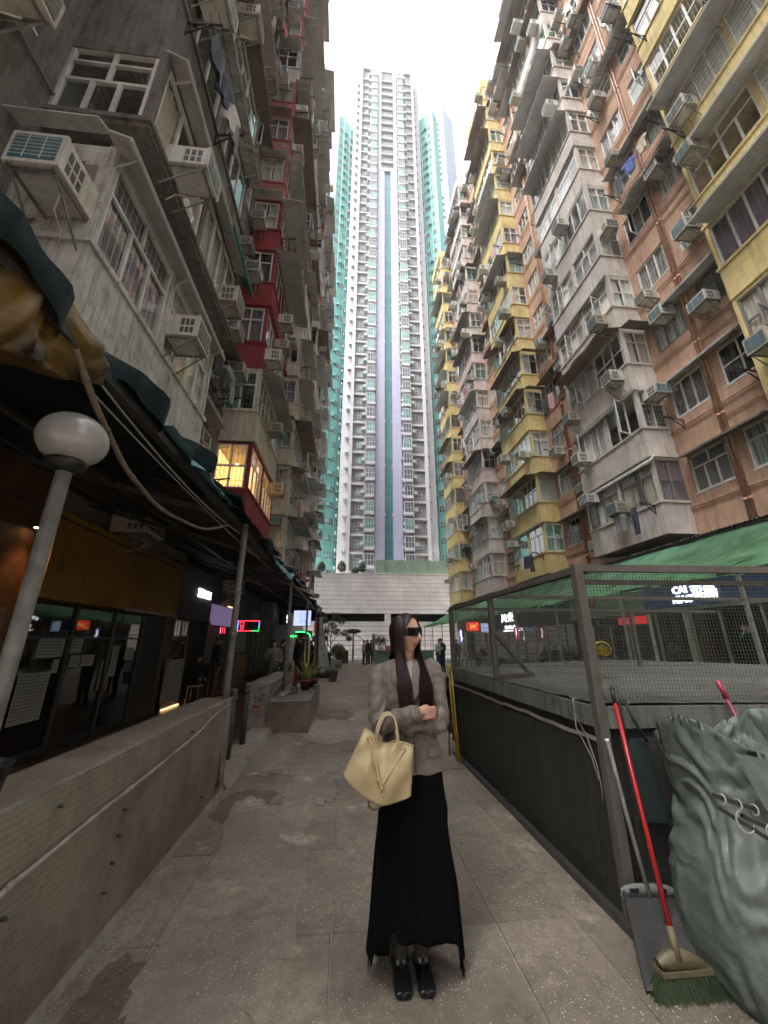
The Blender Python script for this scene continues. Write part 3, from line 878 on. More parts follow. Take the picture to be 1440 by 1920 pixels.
# ================================================================== podium, tower and its wings, street end
M['tower_white'] = plain('tower white tile', (0.56, 0.555, 0.58), .6, noise=.08, nscale=1.0)
M['tower_grey'] = plain('tower grey tile', (0.29, 0.27, 0.275), .7, noise=.25, nscale=2)
M['tower_purple'] = plain('lilac tile', (0.44, 0.43, 0.60), .5, noise=.08, nscale=1)
M['tower_teal'] = plain('teal glass strip', (0.075, 0.22, 0.23), .25, noise=.2, nscale=.6)
M['wing_teal'] = plain('turquoise tile', (0.22, 0.56, 0.51), .6, noise=.1, nscale=.7)
M['wing_dark'] = plain('turquoise recess', (0.15, 0.36, 0.35), .6)
M['pale_blue'] = plain('pale blue tile', (0.40, 0.48, 0.60), .6, noise=.05)
M['pane_green'] = plain('tower pane', (0.14, 0.34, 0.30), .12, spec=.8, noise=.4, nscale=.9)
M['pane_grey'] = plain('tower dark pane', (0.10, 0.13, 0.14), .12, spec=.8, noise=.4, nscale=.9)
M['podium'] = weathered('podium tile', (0.90, 0.86, 0.84), amount=.06, streak=.10, scale=.5)
M['podium_dark'] = plain('podium joint', (0.045, 0.04, 0.04), .9)
M['screen_green'] = weathered('pale green screen', (0.33, 0.45, 0.34), amount=.35, streak=.5)

TY, TX, TH = 54.0, 6.05, 133.0
FT = 2.68; TZ0 = 11.3; NT = 45
tower = tag(empty('residential_tower', (TX, TY, 0)), 'white high-rise tower with lilac columns and a teal centre strip', 'building')
def tbox(name, m, *bs, parent=tower):
    mb = MB()
    for b in bs: mb.box(*b)
    return mb.build(name, M[m] if isinstance(m, str) else m, parent)
tbox('core', 'tower_grey', (-6.2, 6.2, .5, 16, 9.6, TH))
tbox('wing_wall', 'tower_white', (-7.6, -6.21, 2.0, 15, 9.6, TH - 1), (6.21, 7.8, 2.0, 15, 9.6, TH - 1))
for s in (-1, 1):
    tbox('pilaster', 'tower_white', (s * 5.75, s * 6.25, 0, .9, 9.6, TH))
    tbox('pilaster', 'tower_white', (s * 3.68, s * 3.84, .12, .52, 9.6, TH))
    tbox('pilaster', 'tower_white', (s * 1.96, s * 2.12, .12, .52, 9.6, TH))
    tbox('lilac_column', 'tower_purple', (s * .64, s * 1.95, .02, .52, 9.6, 96.3))
    tbox('lilac_column', 'tower_white', (s * 1.35, s * 1.95, .05, .52, 96.31, TH))
tbox('lilac_lintel', 'tower_white', (-1.95, 1.95, -.02, .5, 96.31, 97.2))
tbox('teal_strip', 'tower_teal', (-.63, .63, .36, .49, 9.6, 96.3))
tbox('crown', 'tower_white', (-6.25, -4.0, .1, 6, TH + .001, TH + 2.2), (4.0, 6.25, .1, 6, TH + .001, TH + 2.2))
tbox('crown', 'tower_white', (-1.7, 1.7, .3, 8, TH + .001, TH + 5.5))
tbox('crown_beam', 'tower_grey', (-3.9, 3.9, .6, 5, TH + .002, TH + 1.0))
def twin(w, h, nx, ny, pane, bar=.07):
    f = MB(); g = MB()
    xs = [-w / 2 + w * i / nx for i in range(nx + 1)]; zs = [h * i / ny for i in range(ny + 1)]
    for x in xs: f.box(x - bar / 2, x + bar / 2, -.06, .03, -bar / 2, h + bar / 2)
    for z in zs: f.box(-w / 2 + .001, w / 2 - .001, -.05, .02, z - bar / 2, z + bar / 2)
    g.box(-w / 2, w / 2, -.02, .0, 0, h)
    return f.mesh('window', M['tower_white']), g.mesh('pane', M[pane])
tw_small = [twin(.95, 1.0, 2, 2, p) for p in ('pane_grey', 'pane_green')]
def tbay(pane):
    f = MB(); f.box(-.68, .68, -.62, .48, -.45, -.05); f.box(-.68, .68, -.62, .48, 1.55, 1.68)
    for x in (-.66, -.22, .22, .60): f.box(x, x + .06, -.6, -.52, -.05, 1.55)
    for y in (-.3, .1): f.box(-.66, -.60, y, y + .06, -.05, 1.55); f.box(.60, .66, y, y + .06, -.05, 1.55)
    f.box(-.655, .655, -.595, -.525, .68, .74)
    g = MB(); g.box(-.64, .64, -.57, .45, -.045, 1.545)
    return f.mesh('bay_window', M['tower_white']), g.mesh('pane', M[pane])
tb = [tbay(p) for p in ('pane_green', 'pane_grey')]
acs = MB(); _r = random.Random(2)
for k in range(NT):
    z = TZ0 + FT * k
    for s in (-1, 1):
        band = MB(); band.box(s * 3.845, s * 5.745, .14, .52, z - .55, z - .25); band.build('floor_band', M['tower_white'], tower)
        f, g = tw_small[0 if _r.random() < .5 else 1]
        o = link('window', f, tower, None, (s * 4.55, .47, z + .5)); link('pane', g, o)
        f, g = tb[0 if _r.random() < .65 else 1]
        o = link('bay_window', f, tower, None, (s * 2.95, 0, z + .45)); link('pane', g, o)
        for (x, zz) in ((3.92, .75), (2.2, .35), (2.2, 1.25)):
            if _r.random() < .85: acs.box(s * x - .27 + (.12 if x < 3 else .1) * s, s * x + .27 + (.12 if x < 3 else .1) * s, -.3 if x > 3 else .0, .5, z + zz, z + zz + .42)
        for q in (2.5, 5.3): acs.box(s * 7.8, s * 8.0, q, q + .5, z + .3, z + .75)
        acs.box(s * 6.4, s * 6.95, 1.55, 2.0, z + .2, z + .65)
        if k % 3 == 0: acs.box(s * .50, s * .62, .2, .36, z, z + .35)
    if z > 97:
        o = tbox('floor_band', 'tower_white', (-1.34, 1.34, .1, .52, z - .5, z - .1))
        f, g = tw_small[0]; o = link('window', f, tower, None, (-.55, .47, z + .45)); link('pane', g, o); o = link('window', f, tower, None, (.55, .47, z + .45)); link('pane', g, o)
tag(acs.build('air_conditioner_boxes', M['tower_white'], tower), kind='stuff')

def wing(name, label, corner, right, left, h, zb, face_m, win_side, cols, seed):
    """a turquoise wing standing corner-on: faces corner-right and corner-left"""
    C, Rr, Ll = Vector(corner), Vector(right), Vector(left)
    w = tag(empty(name, (C.x, C.y, 0)), label, 'building')
    back1, back2 = Rr + Vector((0, 14)), Ll + Vector((0, 14))
    mb = MB(); mb.prism([(p.x - C.x, p.y - C.y) for p in (C, Rr, back1, back2, Ll)], zb, h); b = mb.build('tower_body', M[face_m], w); fix_normals(b.data)
    rr = random.Random(seed); ab = MB()
    for (E, on) in ((Rr, win_side in ('right', 'both')), (Ll, win_side in ('left', 'both'))):
        if not on: continue
        d = (E - C); L = d.length; d.normalize(); n = Vector((d.y, -d.x)); 
        if n.y > 0: n = -n
        rz = math.atan2(-n.x * -1, -n.y) if False else math.atan2(n.x, -n.y)
        for t in cols:
            for k in range(int((h - zb - 3) / FT)):
                z = zb + 1 + FT * k
                p = d * (L * t) + n * .02
                f, g = twg[0 if rr.random() < .6 else 1]
                o = link('window', f, w, None, (p.x, p.y, z), (0, 0, rz)); link('pane', g, o)
                q = d * (L * t + 1.0) + n * .25
                if rr.random() < .8: ab.hexa([(q.x + a[0] * .3, q.y + a[1] * .3, z + zz) for zz in (.25, .65) for a in ((-1, -1), (1, -1), (1, 1), (-1, 1))])
        for t in (.02, .30, .62, .97):
            p = d * (L * t) + n * .03
            mb = MB(); mb.tube([(p.x, p.y, zb), (p.x, p.y, h - .3)], .13, 6); mb.build('fin', M['wing_teal'] if face_m == 'wing_teal' else M['pale_blue'], w)
    if ab.v: tag(ab.build('air_conditioner_boxes', M['wing_dark'] if face_m == 'wing_teal' else M['tower_white'], w), kind='stuff')
    return w
twg = [twin(.9, 1.15, 2, 2, p, .06) for p in ('pane_grey', 'pane_green')]
wing('turquoise_tower', 'turquoise tower wing to the left of the white high-rise', (-4.94, 56), (-.7, 59.3), (-6.9, 56.9), 118, 9.6, 'wing_teal', 'right', (.18, .52, .80), 1)
wing('turquoise_tower', 'turquoise tower wing to the right of the white high-rise', (17.2, 56), (13.1, 59.4), (18.7, 57.5), 124, 9.6, 'wing_teal', 'right', (.18, .50, .80), 2)
wing('pale_tower', 'pale blue tower behind the right-hand turquoise wing', (26.4, 75), (24.6, 78), (30.7, 78.2), 168, 5, 'pale_blue', 'right', (.3, .7), 3)
wing('pale_tower', 'pale grey tower edge behind the left turquoise wing', (-9.2, 75), (-7.4, 76.5), (-12, 78), 149, 5, 'tower_white', 'right', (.4,), 4)

# ---- podium: a car park clad in pale tile courses with dark joints
pod = tag(empty('podium_building', (5, 50, 0)), 'pale tiled car park podium with dark horizontal joints below the towers', 'building')
def pbox(name, m, *bs):
    mb = MB()
    for b in bs: mb.box(*b)
    return mb.build(name, M[m], pod)
pbox('backing', 'podium_dark', (-25, 27, .12, 40, 4.92, 9.7), (-25, 27, .12, 6, -.03, 3.94), (-25, 27, 3, 6, 3.9, 5.0))
pbox('roof_deck', 'podium', (-25, 27, .2, 40, 9.701, 9.8))
pcol = [-24.9 + 3.41 * i for i in range(16)]
rows_hi = [4.93 + .553 * i for i in range(9)]; rows_lo = [.02 + .56 * i for i in range(7)]
pan = MB(); pan.box(0, 3.40, 0, .12, 0, .515); pan_me = pan.mesh('wall_panel', M['podium'])
for x in pcol[4:13]:
    for z in rows_hi + rows_lo: link('wall_panel', pan_me, pod, None, (x, _r.uniform(-.006, .006), z))
for i in range(5): pbox('pillar', 'podium', (-20.7 + 10.55 * i - .37, -20.7 + 10.55 * i + .37, .13, .7, 3.945, 4.915))
pbox('sill', 'podium', (-25, 27, -.04, .3, 3.85, 3.944))
for i in range(24):
    x = -1.2 + .42 * i
    pbox('screen_panel', 'screen_green', (x, x + .405, .25 + .02 * (i % 2), .33 + .02 * (i % 2), 9.81, 11.85 + .02 * (i % 3)))
pbox('coping', 'podium', (-25, 27, -.05, .2, 9.89, 9.97))

# ---- clipped trees on the podium roof
def leaf_cloud(fn, n, size, rnd):
    mb = MB()
    for _ in range(n):
        p, nrm = fn(rnd)
        a = Vector((rnd.gauss(0, 1), rnd.gauss(0, 1), rnd.gauss(0, 1))).normalized()
        t = (a - nrm * a.dot(nrm) * .6).normalized(); b = t.cross(nrm + a * .5)
        b = b.normalized() if b.length > 1e-4 else Vector((1, 0, 0))
        s = size * rnd.uniform(.6, 1.3)
        mb.add([p - t * s * .5, p + b * s * .28, p + t * s * .6, p - b * s * .28], [(0, 1, 2, 3)])
    return mb
def foliage(name, col, spread=.5):
    m, nt, N, L, P = nodes_of(name)
    g = N.new('ShaderNodeNewGeometry'); t = N.new('ShaderNodeTexWhiteNoise'); t.noise_dimensions = '3D'
    sn = N.new('ShaderNodeVectorMath'); sn.operation = 'SNAP'; sn.inputs[1].default_value = (.09, .09, .09)
    L.new(g.outputs['Position'], sn.inputs[0]); L.new(sn.outputs[0], t.inputs['Vector'])
    r = N.new('ShaderNodeValToRGB'); r.color_ramp.elements[0].color = c4([x * (1 - spread) for x in col]); r.color_ramp.elements[1].color = c4([x * (1 + spread) for x in col])
    L.new(t.outputs['Value'], r.inputs[0]); L.new(r.outputs[0], P.inputs['Base Color'])
    P.inputs['Roughness'].default_value = .55; P.inputs['Transmission Weight'].default_value = 0
    return m
M['leaf_dark'] = foliage('dark leaves', (0.045, 0.065, 0.03))
M['leaf_mid'] = foliage('mid leaves', (0.06, 0.10, 0.04))
M['leaf_light'] = foliage('light leaves', (0.14, 0.17, 0.05))
M['bark'] = plain('bark', (0.09, 0.07, 0.05), .9, noise=.4, nscale=20)
for (x, rad, hh, lab) in ((-3.3, .62, 1.75, 'clipped round tree on the podium roof, leftmost of the four'), (-.62, .62, 1.9, 'clipped round tree on the podium roof, second from left'),
                      (2.1, .55, 1.85, 'clipped tree on the podium roof beside the green screen'), (1.15, .55, 1.1, 'low spreading shrub on the podium roof between clipped trees')):
    t = tag(empty('clipped_tree', (x, 50.75, 9.8)), lab, 'tree', 'trees on the podium roof')
    mb = MB(); mb.tube([(0, 0, 0), (.02, 0, hh * .35), (0, 0, hh * .7)], [.07, .06, .03], 7); mb.build('trunk', M['bark'], t)
    def fn(r_, rad=rad, hh=hh):
        v = Vector((r_.gauss(0, 1), r_.gauss(0, 1), r_.gauss(0, 1))).normalized(); q = r_.uniform(.55, 1) ** .6
        return Vector((v.x * rad * q * (1 - .25 * v.z), v.y * rad * q, hh * .62 + v.z * hh * .42 * q)), v
    leaf_cloud(fn, 900, .17, random.Random(int(x * 10))).build('crown', M['leaf_dark'], t)
# ================================================================== left side: awning, shopfronts, planters
def text_obj(name, body, size, m, parent, loc, rot, depth=.004, sx=1.0, bold=0.0):
    cu = bpy.data.curves.new('t', 'FONT'); cu.body = body; cu.size = size; cu.extrude = depth; cu.align_x = 'CENTER'; cu.align_y = 'CENTER'; cu.offset = bold; cu.resolution_u = 3
    o = bpy.data.objects.new('t', cu); COL.objects.link(o)
    me = bpy.data.meshes.new_from_object(o); me.materials.clear(); me.materials.append(m)
    bpy.data.objects.remove(o); bpy.data.curves.remove(cu)
    me.transform(Matrix.Diagonal((sx, 1, 1, 1)))
    return link(name, me, parent, None, loc, rot)
FACE_R = (R(90), 0, R(-90))      # on the right-hand shops, reading towards -X
FACE_L = (R(90), 0, R(90))       # on the left-hand shops
FACE_C = (R(90), 0, 0)           # towards the camera

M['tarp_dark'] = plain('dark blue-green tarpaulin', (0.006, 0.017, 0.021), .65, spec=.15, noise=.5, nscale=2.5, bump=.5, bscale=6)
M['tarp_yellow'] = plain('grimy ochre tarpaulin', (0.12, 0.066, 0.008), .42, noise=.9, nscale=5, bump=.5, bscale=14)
M['tarp_teal'] = plain('faded teal tarpaulin', (0.14, 0.29, 0.31), .6, noise=.4, nscale=4, bump=.6, bscale=12)
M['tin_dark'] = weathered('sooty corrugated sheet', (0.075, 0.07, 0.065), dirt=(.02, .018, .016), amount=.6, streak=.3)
M['post_grey'] = plain('grey painted post', (0.17, 0.165, 0.15), .6, noise=.4, nscale=9, bump=.3, bscale=30)
M['dark_metal'] = plain('dark metal', (0.05, 0.048, 0.046), .5, noise=.3)
M['bamboo'] = plain('old bamboo', (0.16, 0.12, 0.08), .6, noise=.3, nscale=14)
M['cable'] = plain('grey cable', (0.28, 0.27, 0.25), .6)
M['cable_black'] = plain('black cable', (0.015, 0.015, 0.015), .6)
M['opal'] = plain('opal globe', (0.33, 0.33, 0.325), .16, spec=.6, noise=.05, coat=.3)
M['black_plastic'] = plain('black plastic', (0.015, 0.015, 0.016), .4)
M['paper'] = plain('paper notice', (0.36, 0.35, 0.32), .9, noise=.15, nscale=30)
M['ink'] = plain('ink', (0.03, 0.03, 0.03), .9)
M['ochre_board'] = weathered('ochre flecked board', (0.33, 0.17, 0.035), dirt=(.03, .015, .005), amount=.55, streak=.2, scale=2.5)
M['brown_wall'] = plain('brown wall', (0.12, 0.055, 0.025), .7, noise=.4)
M['violet_wall'] = plain('dark violet wall', (0.085, 0.075, 0.095), .7, noise=.2)
M['shop_dark'] = plain('dark shop', (0.03, 0.028, 0.027), .7)
M['wood'] = plain('worn wood', (0.16, 0.10, 0.07), .6, noise=.4, nscale=12)
M['stone_panel'] = plain('pale panel', (0.33, 0.30, 0.27), .7, noise=.2)
def emis(name, col, s):
    m = plain(name, (0.02, .02, .02), .5, emit=col, estr=s); m.cycles.emission_sampling = 'NONE' if s < 3.9 else 'NONE'; return m
M['em_white'] = emis('lit white', (0.85, .97, 1.0), 1.3)
M['em_warm'] = emis('warm strip', (1.0, .52, .22), 1.0)
M['em_red'] = emis('red neon', (1.0, .03, .05), 1.3)
M['em_green'] = emis('green neon', (.05, 1.0, .2), .8)
M['em_blue'] = emis('blue neon', (.15, .25, 1.0), 1.2)
M['em_lilac'] = emis('lit lilac panel', (.55, .65, 1.0), .32)
M['em_purple'] = emis('dim violet panel', (.38, .27, .52), .09)
M['em_pink'] = emis('pink neon', (1.0, .25, .4), .8)

# ---- awning
awn = tag(empty('shop_awning', (-2.5, 4, 0)), 'long dark awning of tin sheets and tarpaulin over the left shopfronts', 'awning')
def AW(name, mb, m): 
    me = mb.mesh(name, M[m] if isinstance(m, str) else m); me.transform(Matrix.Translation((2.5, -4, 0))); return link(name, me, awn)
_r = random.Random(21)
for j in range(40):                                            # tin sheets, laid side by side
    y0 = 4.5 + .74 * j
    if y0 > 33.5: break
    out = -1.32 + _r.uniform(-.10, .13); mb = MB(); rows = [[], [], []]
    ze = 3.08 + .1 * min(1, (y0 - 4) / 6) + _r.uniform(-.04, .04)
    for i in range(15):
        y = y0 + .76 * i / 14; w = .02 * math.sin(i * math.pi * .85)
        rows[0].append((-4.7, y, 3.98 + w)); rows[1].append((-2.6, y, 3.56 + w)); rows[2].append((out + .03 * math.sin(i * 1.7 + j), y, ze + w - .03 * abs(math.sin(i * .6 + j))))
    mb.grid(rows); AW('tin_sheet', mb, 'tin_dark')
for j in range(14):
    y = 4.7 + 2.25 * j; mb = MB(); mb.bar((-4.6, y, 3.88), (-1.4, y, 3.02), .06); AW('rafter', mb, 'dark_metal')
mb = MB(); mb.bar((-1.42, .3, 3.02), (-1.42, 33.6, 3.06), .06); AW('edge_beam', mb, 'dark_metal')
mb = MB(); mb.bar((-2.9, .3, 3.44), (-2.9, 33.6, 3.46), .06); AW('purlin', mb, 'dark_metal')
# the tarpaulin nearest the camera: scalloped edge hanging down
def scallop(y): return .05 * abs(math.sin(y * 3.4)) + .05 * math.sin(y * 1.1 + .6) + .03 * math.sin(y * 7.3)
rows = []
for i in range(11):
    s = i / 10; row = []
    for j in range(70):
        y = .2 + 4.75 * j / 69
        x = -4.8 + (3.42 + .11 * math.sin(y * 6.1) + .05 * math.sin(y * 13)) * s
        z = 4.0 - .74 * s + .06 * mnoise.noise(Vector((x * 1.4, y * 1.4, 2))) + .035 * math.sin(y * 5.2 + s * 2) * s
        if s > .95: z -= .04 + scallop(y)
        row.append((x, y, z))
    rows.append(row)
rows.append([(p[0] - .02, p[1], p[2] - .10 - .10 * abs(math.sin(p[1] * 4.1 + 1)) ) for p in rows[-1]])
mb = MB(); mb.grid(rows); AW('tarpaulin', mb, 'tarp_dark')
def flap(y0, y1, x, z0, drop, seed, m='tarp_teal'):
    rr = random.Random(seed); rows = []
    for i in range(8):
        s = i / 7; row = []
        for j in range(24):
            t = j / 23; y = y0 + (y1 - y0) * t
            q = drop * (.35 + .65 * (mnoise.noise(Vector((t * 3 + seed, seed, 0))) * .5 + .5)) * min(1, t * 6, (1 - t) * 6)
            row.append((x + .30 * (1 - s) * -1 + .05 * mnoise.noise(Vector((y * 4, s * 3, seed))) + .02 * math.sin(y * 30 * (1 + s)), y, z0 + .12 * (1 - s) - q * s ** 1.3 + .03 * mnoise.noise(Vector((y * 5, s * 4, seed + 2)))))
        rows.append(row)
    mb = MB(); mb.grid(rows); return AW('tarp_flap', mb, m)
flap(2.7, 4.6, -1.29, 3.09, .10, 3)
flap(6.2, 9.4, -1.22, 3.14, .42, 5)
flap(9.2, 12.0, -1.22, 3.2, .22, 8)
flap(16.5, 20.5, -1.2, 3.2, .3, 9)
flap(4.2, 6.6, -1.24, 3.12, .12, 15, 'tarp_dark')
for k, y in enumerate((5.0, 9.7, 14.3, 18.9, 23.5, 28.1, 32.6)):
    mb = MB(); mb.tube([(-1.33, y, 0), (-1.33, y, 1.5), (-1.33 - .01, y, 3.04)], .04 if k == 0 else .036, 10)
    mb.tube([(-1.33, y, 1.62), (-1.33, y, 1.70)], .05, 10); mb.box(-1.40, -1.26, y - .07, y + .07, 0.0, .012)
    AW('post', mb, 'post_grey')
mb = MB(); mb.box(-1.385, -1.30, 4.925, 4.96, .36, .50); AW('junction_box', mb, 'cable')
mb = MB()
for q in range(4): mb.tube([(-1.30 + .012 * q, 4.94, .95), (-1.315 + .012 * q, 4.93, .5), (-1.29 + .014 * q, 4.9 - .02 * q, .25), (-1.31 + .02 * q, 4.86, .10 + .02 * q), (-1.28, 4.9, .22)], .006, 5)
AW('cable_loop', mb, 'cable')
# cables slung under the edge
def sag(a, b, d, n=14): 
    a, b = Vector(a), Vector(b); return [a.lerp(b, i / n) - Vector((0, 0, d * 4 * (i / n) * (1 - i / n))) for i in range(n + 1)]
for q, (a, b, d, r_) in enumerate((((-1.42, 1.7, 3.0), (-1.38, 4.95, 2.9), .10, .007), ((-1.45, 1.0, 2.95), (-1.36, 9.6, 3.0), .16, .006), ((-1.40, 5, 2.92), (-1.36, 14.3, 3.0), .2, .008), ((-2.4, .6, 3.0), (-2.2, 9, 3.1), .2, .01), ((-3.2, .6, 3.1), (-3.4, 12, 3.2), .22, .009))):
    mb = MB(); mb.tube(sag(a, b, d), r_, 5); AW('cable', mb, 'cable' if q < 2 else 'cable_black')
# bent bamboo pole slung below the awning
mb = MB(); pts = [(-1.40, 1.72, 2.98), (-1.40, 1.97, 2.80), (-1.40, 2.35, 2.60), (-1.40, 2.87, 2.51), (-1.40, 3.75, 2.60), (-1.38, 4.5, 2.88)]
sp = []
for i in range(len(pts) - 1):
    for k in range(6): sp.append(Vector(pts[i]).lerp(Vector(pts[i + 1]), k / 6))
sp.append(Vector(pts[-1])); 
for _ in range(3): sp = [sp[0]] + [(sp[i - 1] + sp[i] * 2 + sp[i + 1]) / 4 for i in range(1, len(sp) - 1)] + [sp[-1]]
mb.tube(sp, [.019 - .008 * i / len(sp) for i in range(len(sp))], 8)
for i in range(3, len(sp), 5): mb.tube([sp[i] - (sp[i] - sp[i - 1]) * .2, sp[i] + (sp[i] - sp[i - 1]) * .2], .022 - .008 * i / len(sp), 8)
tag(mb.build('bamboo_pole', M['bamboo']), 'thin bent bamboo pole slung below the left awning edge', 'pole')
# ochre tarpaulin slung under the awning corner, top left
rows = []
def lip(y): return 2.56 + .30 * max(0, (y - .9)) + .22 * max(0, y - 1.78)
for i in range(60):
    v = i / 59; row = []
    for k in range(120):
        t = k / 119; y = .45 + 1.50 * t
        zl = lip(y) + .02 * math.sin(y * 11)
        if v < .35:
            q = v / .35; x = -2.5 + 1.13 * q; z = zl + .32 * (1 - q) + .03 * math.sin(q * 8 + y * 3)
        else:
            q = (v - .35) / .65; x = -1.37 + .05 * math.sin(q * math.pi) - .05 * q; z = zl + (3.24 - zl) * q
        n_ = Vector((x * 2.2, y * 2.8, z * 2.4)); w_ = y * 3.1 + z * 2.3 + 1.3 * mnoise.noise(n_ * .8); tri = abs((w_ % 1) - .5) * 2; w2 = y * 5.3 - z * 4.1 + 1.5 * mnoise.noise(n_ + Vector((2, 2, 2))); f = .03 * mnoise.noise(n_) + .075 * tri + .025 * abs((w2 % 1) - .5) * 2
        x -= f * (1 if v > .3 else .4); z += .03 * mnoise.noise(n_ * 1.7 + Vector((0, 5, 0)))
        row.append((x, y + .03 * mnoise.noise(n_ + Vector((9, 0, 0))), z))
    rows.append(row)
mb = MB(); mb.grid(rows); b = mb.build('tarpaulin_bundle', M['tarp_yellow']); add_mod(b, 'SOLIDIFY', thickness=.008); bake(b)
tag(b, 'grimy ochre tarpaulin bundle sagging below the awning at top left', 'tarpaulin')

# ---- globe lamp
lamp = tag(empty('street_lamp', (-1.49, 2.0, 0)), 'unlit white globe lamp on a slim grey pole behind the tiled wall', 'lamp')
mb = MB(); mb.tube([(0, 0, 0), (0, 0, 2.44)], .036, 14); mb.build('pole', M['post_grey'], lamp)
mb = MB(); mb.lathe([(.036, 2.42), (.05, 2.43), (.088, 2.455), (.092, 2.48), (.0, 2.485)], 24); mb.build('collar', M['black_plastic'], lamp)
mb = MB(); mb.lathe([(.162 * math.sin(math.pi * i / 24), 2.612 - .146 * math.cos(math.pi * i / 24)) for i in range(1, 25)] + [(.0005, 2.758)], 36); mb.build('globe', M['opal'], lamp)

# ---- mosaic material for planters
def mosaic(name, tile, grout, size, dirt):
    m, nt, N, L, P = nodes_of(name)
    g = N.new('ShaderNodeNewGeometry'); sx = N.new('ShaderNodeSeparateXYZ'); L.new(g.outputs['Position'], sx.inputs[0])
    def math_(op, a, b=None, c=None):
        q = N.new('ShaderNodeMath'); q.operation = op
        for i, v in enumerate((a, b, c)):
            if v is None: continue
            if isinstance(v, (int, float)): q.inputs[i].default_value = v
            else: L.new(v, q.inputs[i])
        return q.outputs[0]
    nrm = N.new('ShaderNodeSeparateXYZ'); L.new(g.outputs['True Normal'], nrm.inputs[0])
    def line(c):
        f = math_('FRACT', math_('DIVIDE', c, size)); return math_('MINIMUM', math_('LESS_THAN', f, .12), 1.0)
    def masked(c, n):                                    # joints of an axis do not show on the face that looks along it
        return math_('MULTIPLY', line(c), math_('LESS_THAN', math_('ABSOLUTE', n), .7))
    ln = math_('MAXIMUM', math_('MULTIPLY', math_('MAXIMUM', masked(sx.outputs[0], nrm.outputs[0]), masked(sx.outputs[1], nrm.outputs[1])), .4), masked(sx.outputs[2], nrm.outputs[2]))
    sn = N.new('ShaderNodeVectorMath'); sn.operation = 'SNAP'; sn.inputs[1].default_value = (size,) * 3; L.new(g.outputs['Position'], sn.inputs[0])
    wn_ = N.new('ShaderNodeTexWhiteNoise'); L.new(sn.outputs[0], wn_.inputs['Vector'])
    r = N.new('ShaderNodeValToRGB'); r.color_ramp.elements[0].color = c4([x * .84 for x in tile]); r.color_ramp.elements[1].color = c4([min(1, x * 1.08) for x in tile]); L.new(wn_.outputs['Value'], r.inputs[0])
    t = N.new('ShaderNodeTexNoise'); t.inputs['Scale'].default_value = 1.8; t.inputs['Detail'].default_value = 8; t.inputs['Roughness'].default_value = .7; L.new(g.outputs['Position'], t.inputs['Vector'])
    mr = N.new('ShaderNodeMapRange'); mr.inputs[1].default_value = .40; mr.inputs[2].default_value = .66; mr.inputs[4].default_value = .9; L.new(t.outputs['Fac'], mr.inputs[0])
    a = N.new('ShaderNodeMix'); a.data_type = 'RGBA'; L.new(ln, a.inputs[0]); L.new(r.outputs[0], a.inputs[6]); a.inputs[7].default_value = c4(grout)
    b = N.new('ShaderNodeMix'); b.data_type = 'RGBA'; L.new(mr.outputs[0], b.inputs[0]); L.new(a.outputs[2], b.inputs[6]); b.inputs[7].default_value = c4(dirt)
    L.new(b.outputs[2], P.inputs['Base Color']); P.inputs['Roughness'].default_value = .55
    bp = N.new('ShaderNodeBump'); bp.inputs['Strength'].default_value = .6; bp.inputs['Distance'].default_value = .003; bp.invert = True; L.new(ln, bp.inputs['Height']); L.new(bp.outputs[0], P.inputs['Normal'])
    return m
M['mosaic'] = mosaic('small mosaic tile', (0.25, 0.22, 0.17), (0.36, 0.32, 0.26), .030, (0.10, 0.088, 0.07))
M['conduit'] = plain('painted conduit', (0.30, 0.275, 0.235), .55, noise=.35, nscale=10)
M['lid'] = weathered('grey stone lid', (0.16, 0.155, 0.155), amount=.3, streak=.1)
M['bare_pale'] = weathered('rubbed cement edge', (0.34, 0.32, 0.28), dirt=(.1, .09, .07), amount=.5, streak=.3, scale=3)

pw = tag(empty('planter_wall', (-1.45, 2.7, 0)), 'long low mosaic tiled wall with a painted conduit along its face, left foreground', 'wall')
def PW(name, mb, m): me = mb.mesh(name, M[m]); me.transform(Matrix.Translation((1.45, -2.7, 0))); return link(name, me, pw)
mb = MB(); mb.box(-1.62, -1.29, -.6, 5.16, 0, .955); PW('tiled_body', mb, 'mosaic')
mb = MB(); 
for i in range(46):                                       # rubbed arris
    y = -.6 + 5.76 * i / 46; w = .012 + .006 * math.sin(i * 2.3)
    mb.box(-1.29 - w, -1.287, y, y + .1253, .956 - w * .7, .958)
PW('worn_edge', mb, 'bare_pale')
mb = MB(); mb.tube([(-1.27, 1.5, .35), (-1.27, 1.62, .50), (-1.27, 1.80, .62), (-1.27, 2.0, .67), (-1.27, 2.6, .715), (-1.27, 3.3, .75), (-1.27, 3.42, .76), (-1.27, 4.0, .80), (-1.27, 4.45, .88), (-1.28, 4.95, .90)], .0115, 10)
for y, z in ((2.02, .672), (2.9, .73), (3.72, .782)): mb.tube([(-1.27, y - .02, z - .002), (-1.27, y + .02, z + .002)], .0155, 10)
PW('conduit', mb, 'conduit')
for (y, z) in ((2.25, .86), (2.9, .62), (2.88, .50), (2.86, .38), (2.83, .26), (4.4, .2), (3.9, .84), (2.05, .56)):
    mb = MB(); mb.tube([(-1.30, y, z), (-1.265, y, z - .002)], .007, 6); mb.tube([(-1.283, y, z), (-1.276, y, z)], .009, 6); PW('bolt', mb, 'dark_metal')
mb = MB()
for i in range(60):
    y = .8 + 4.35 * i / 60; w = .012 + .012 * abs(mnoise.noise(Vector((y * 4, 0, 0)))); mb.hexa([(-1.292, y, .0), (-1.288 + w, y, .0), (-1.288 + w, y + .0726, .0), (-1.292, y + .0726, .0), (-1.292, y, .04 + w), (-1.289, y, .04 + w), (-1.289, y + .0726, .04 + w), (-1.292, y + .0726, .04 + w)])
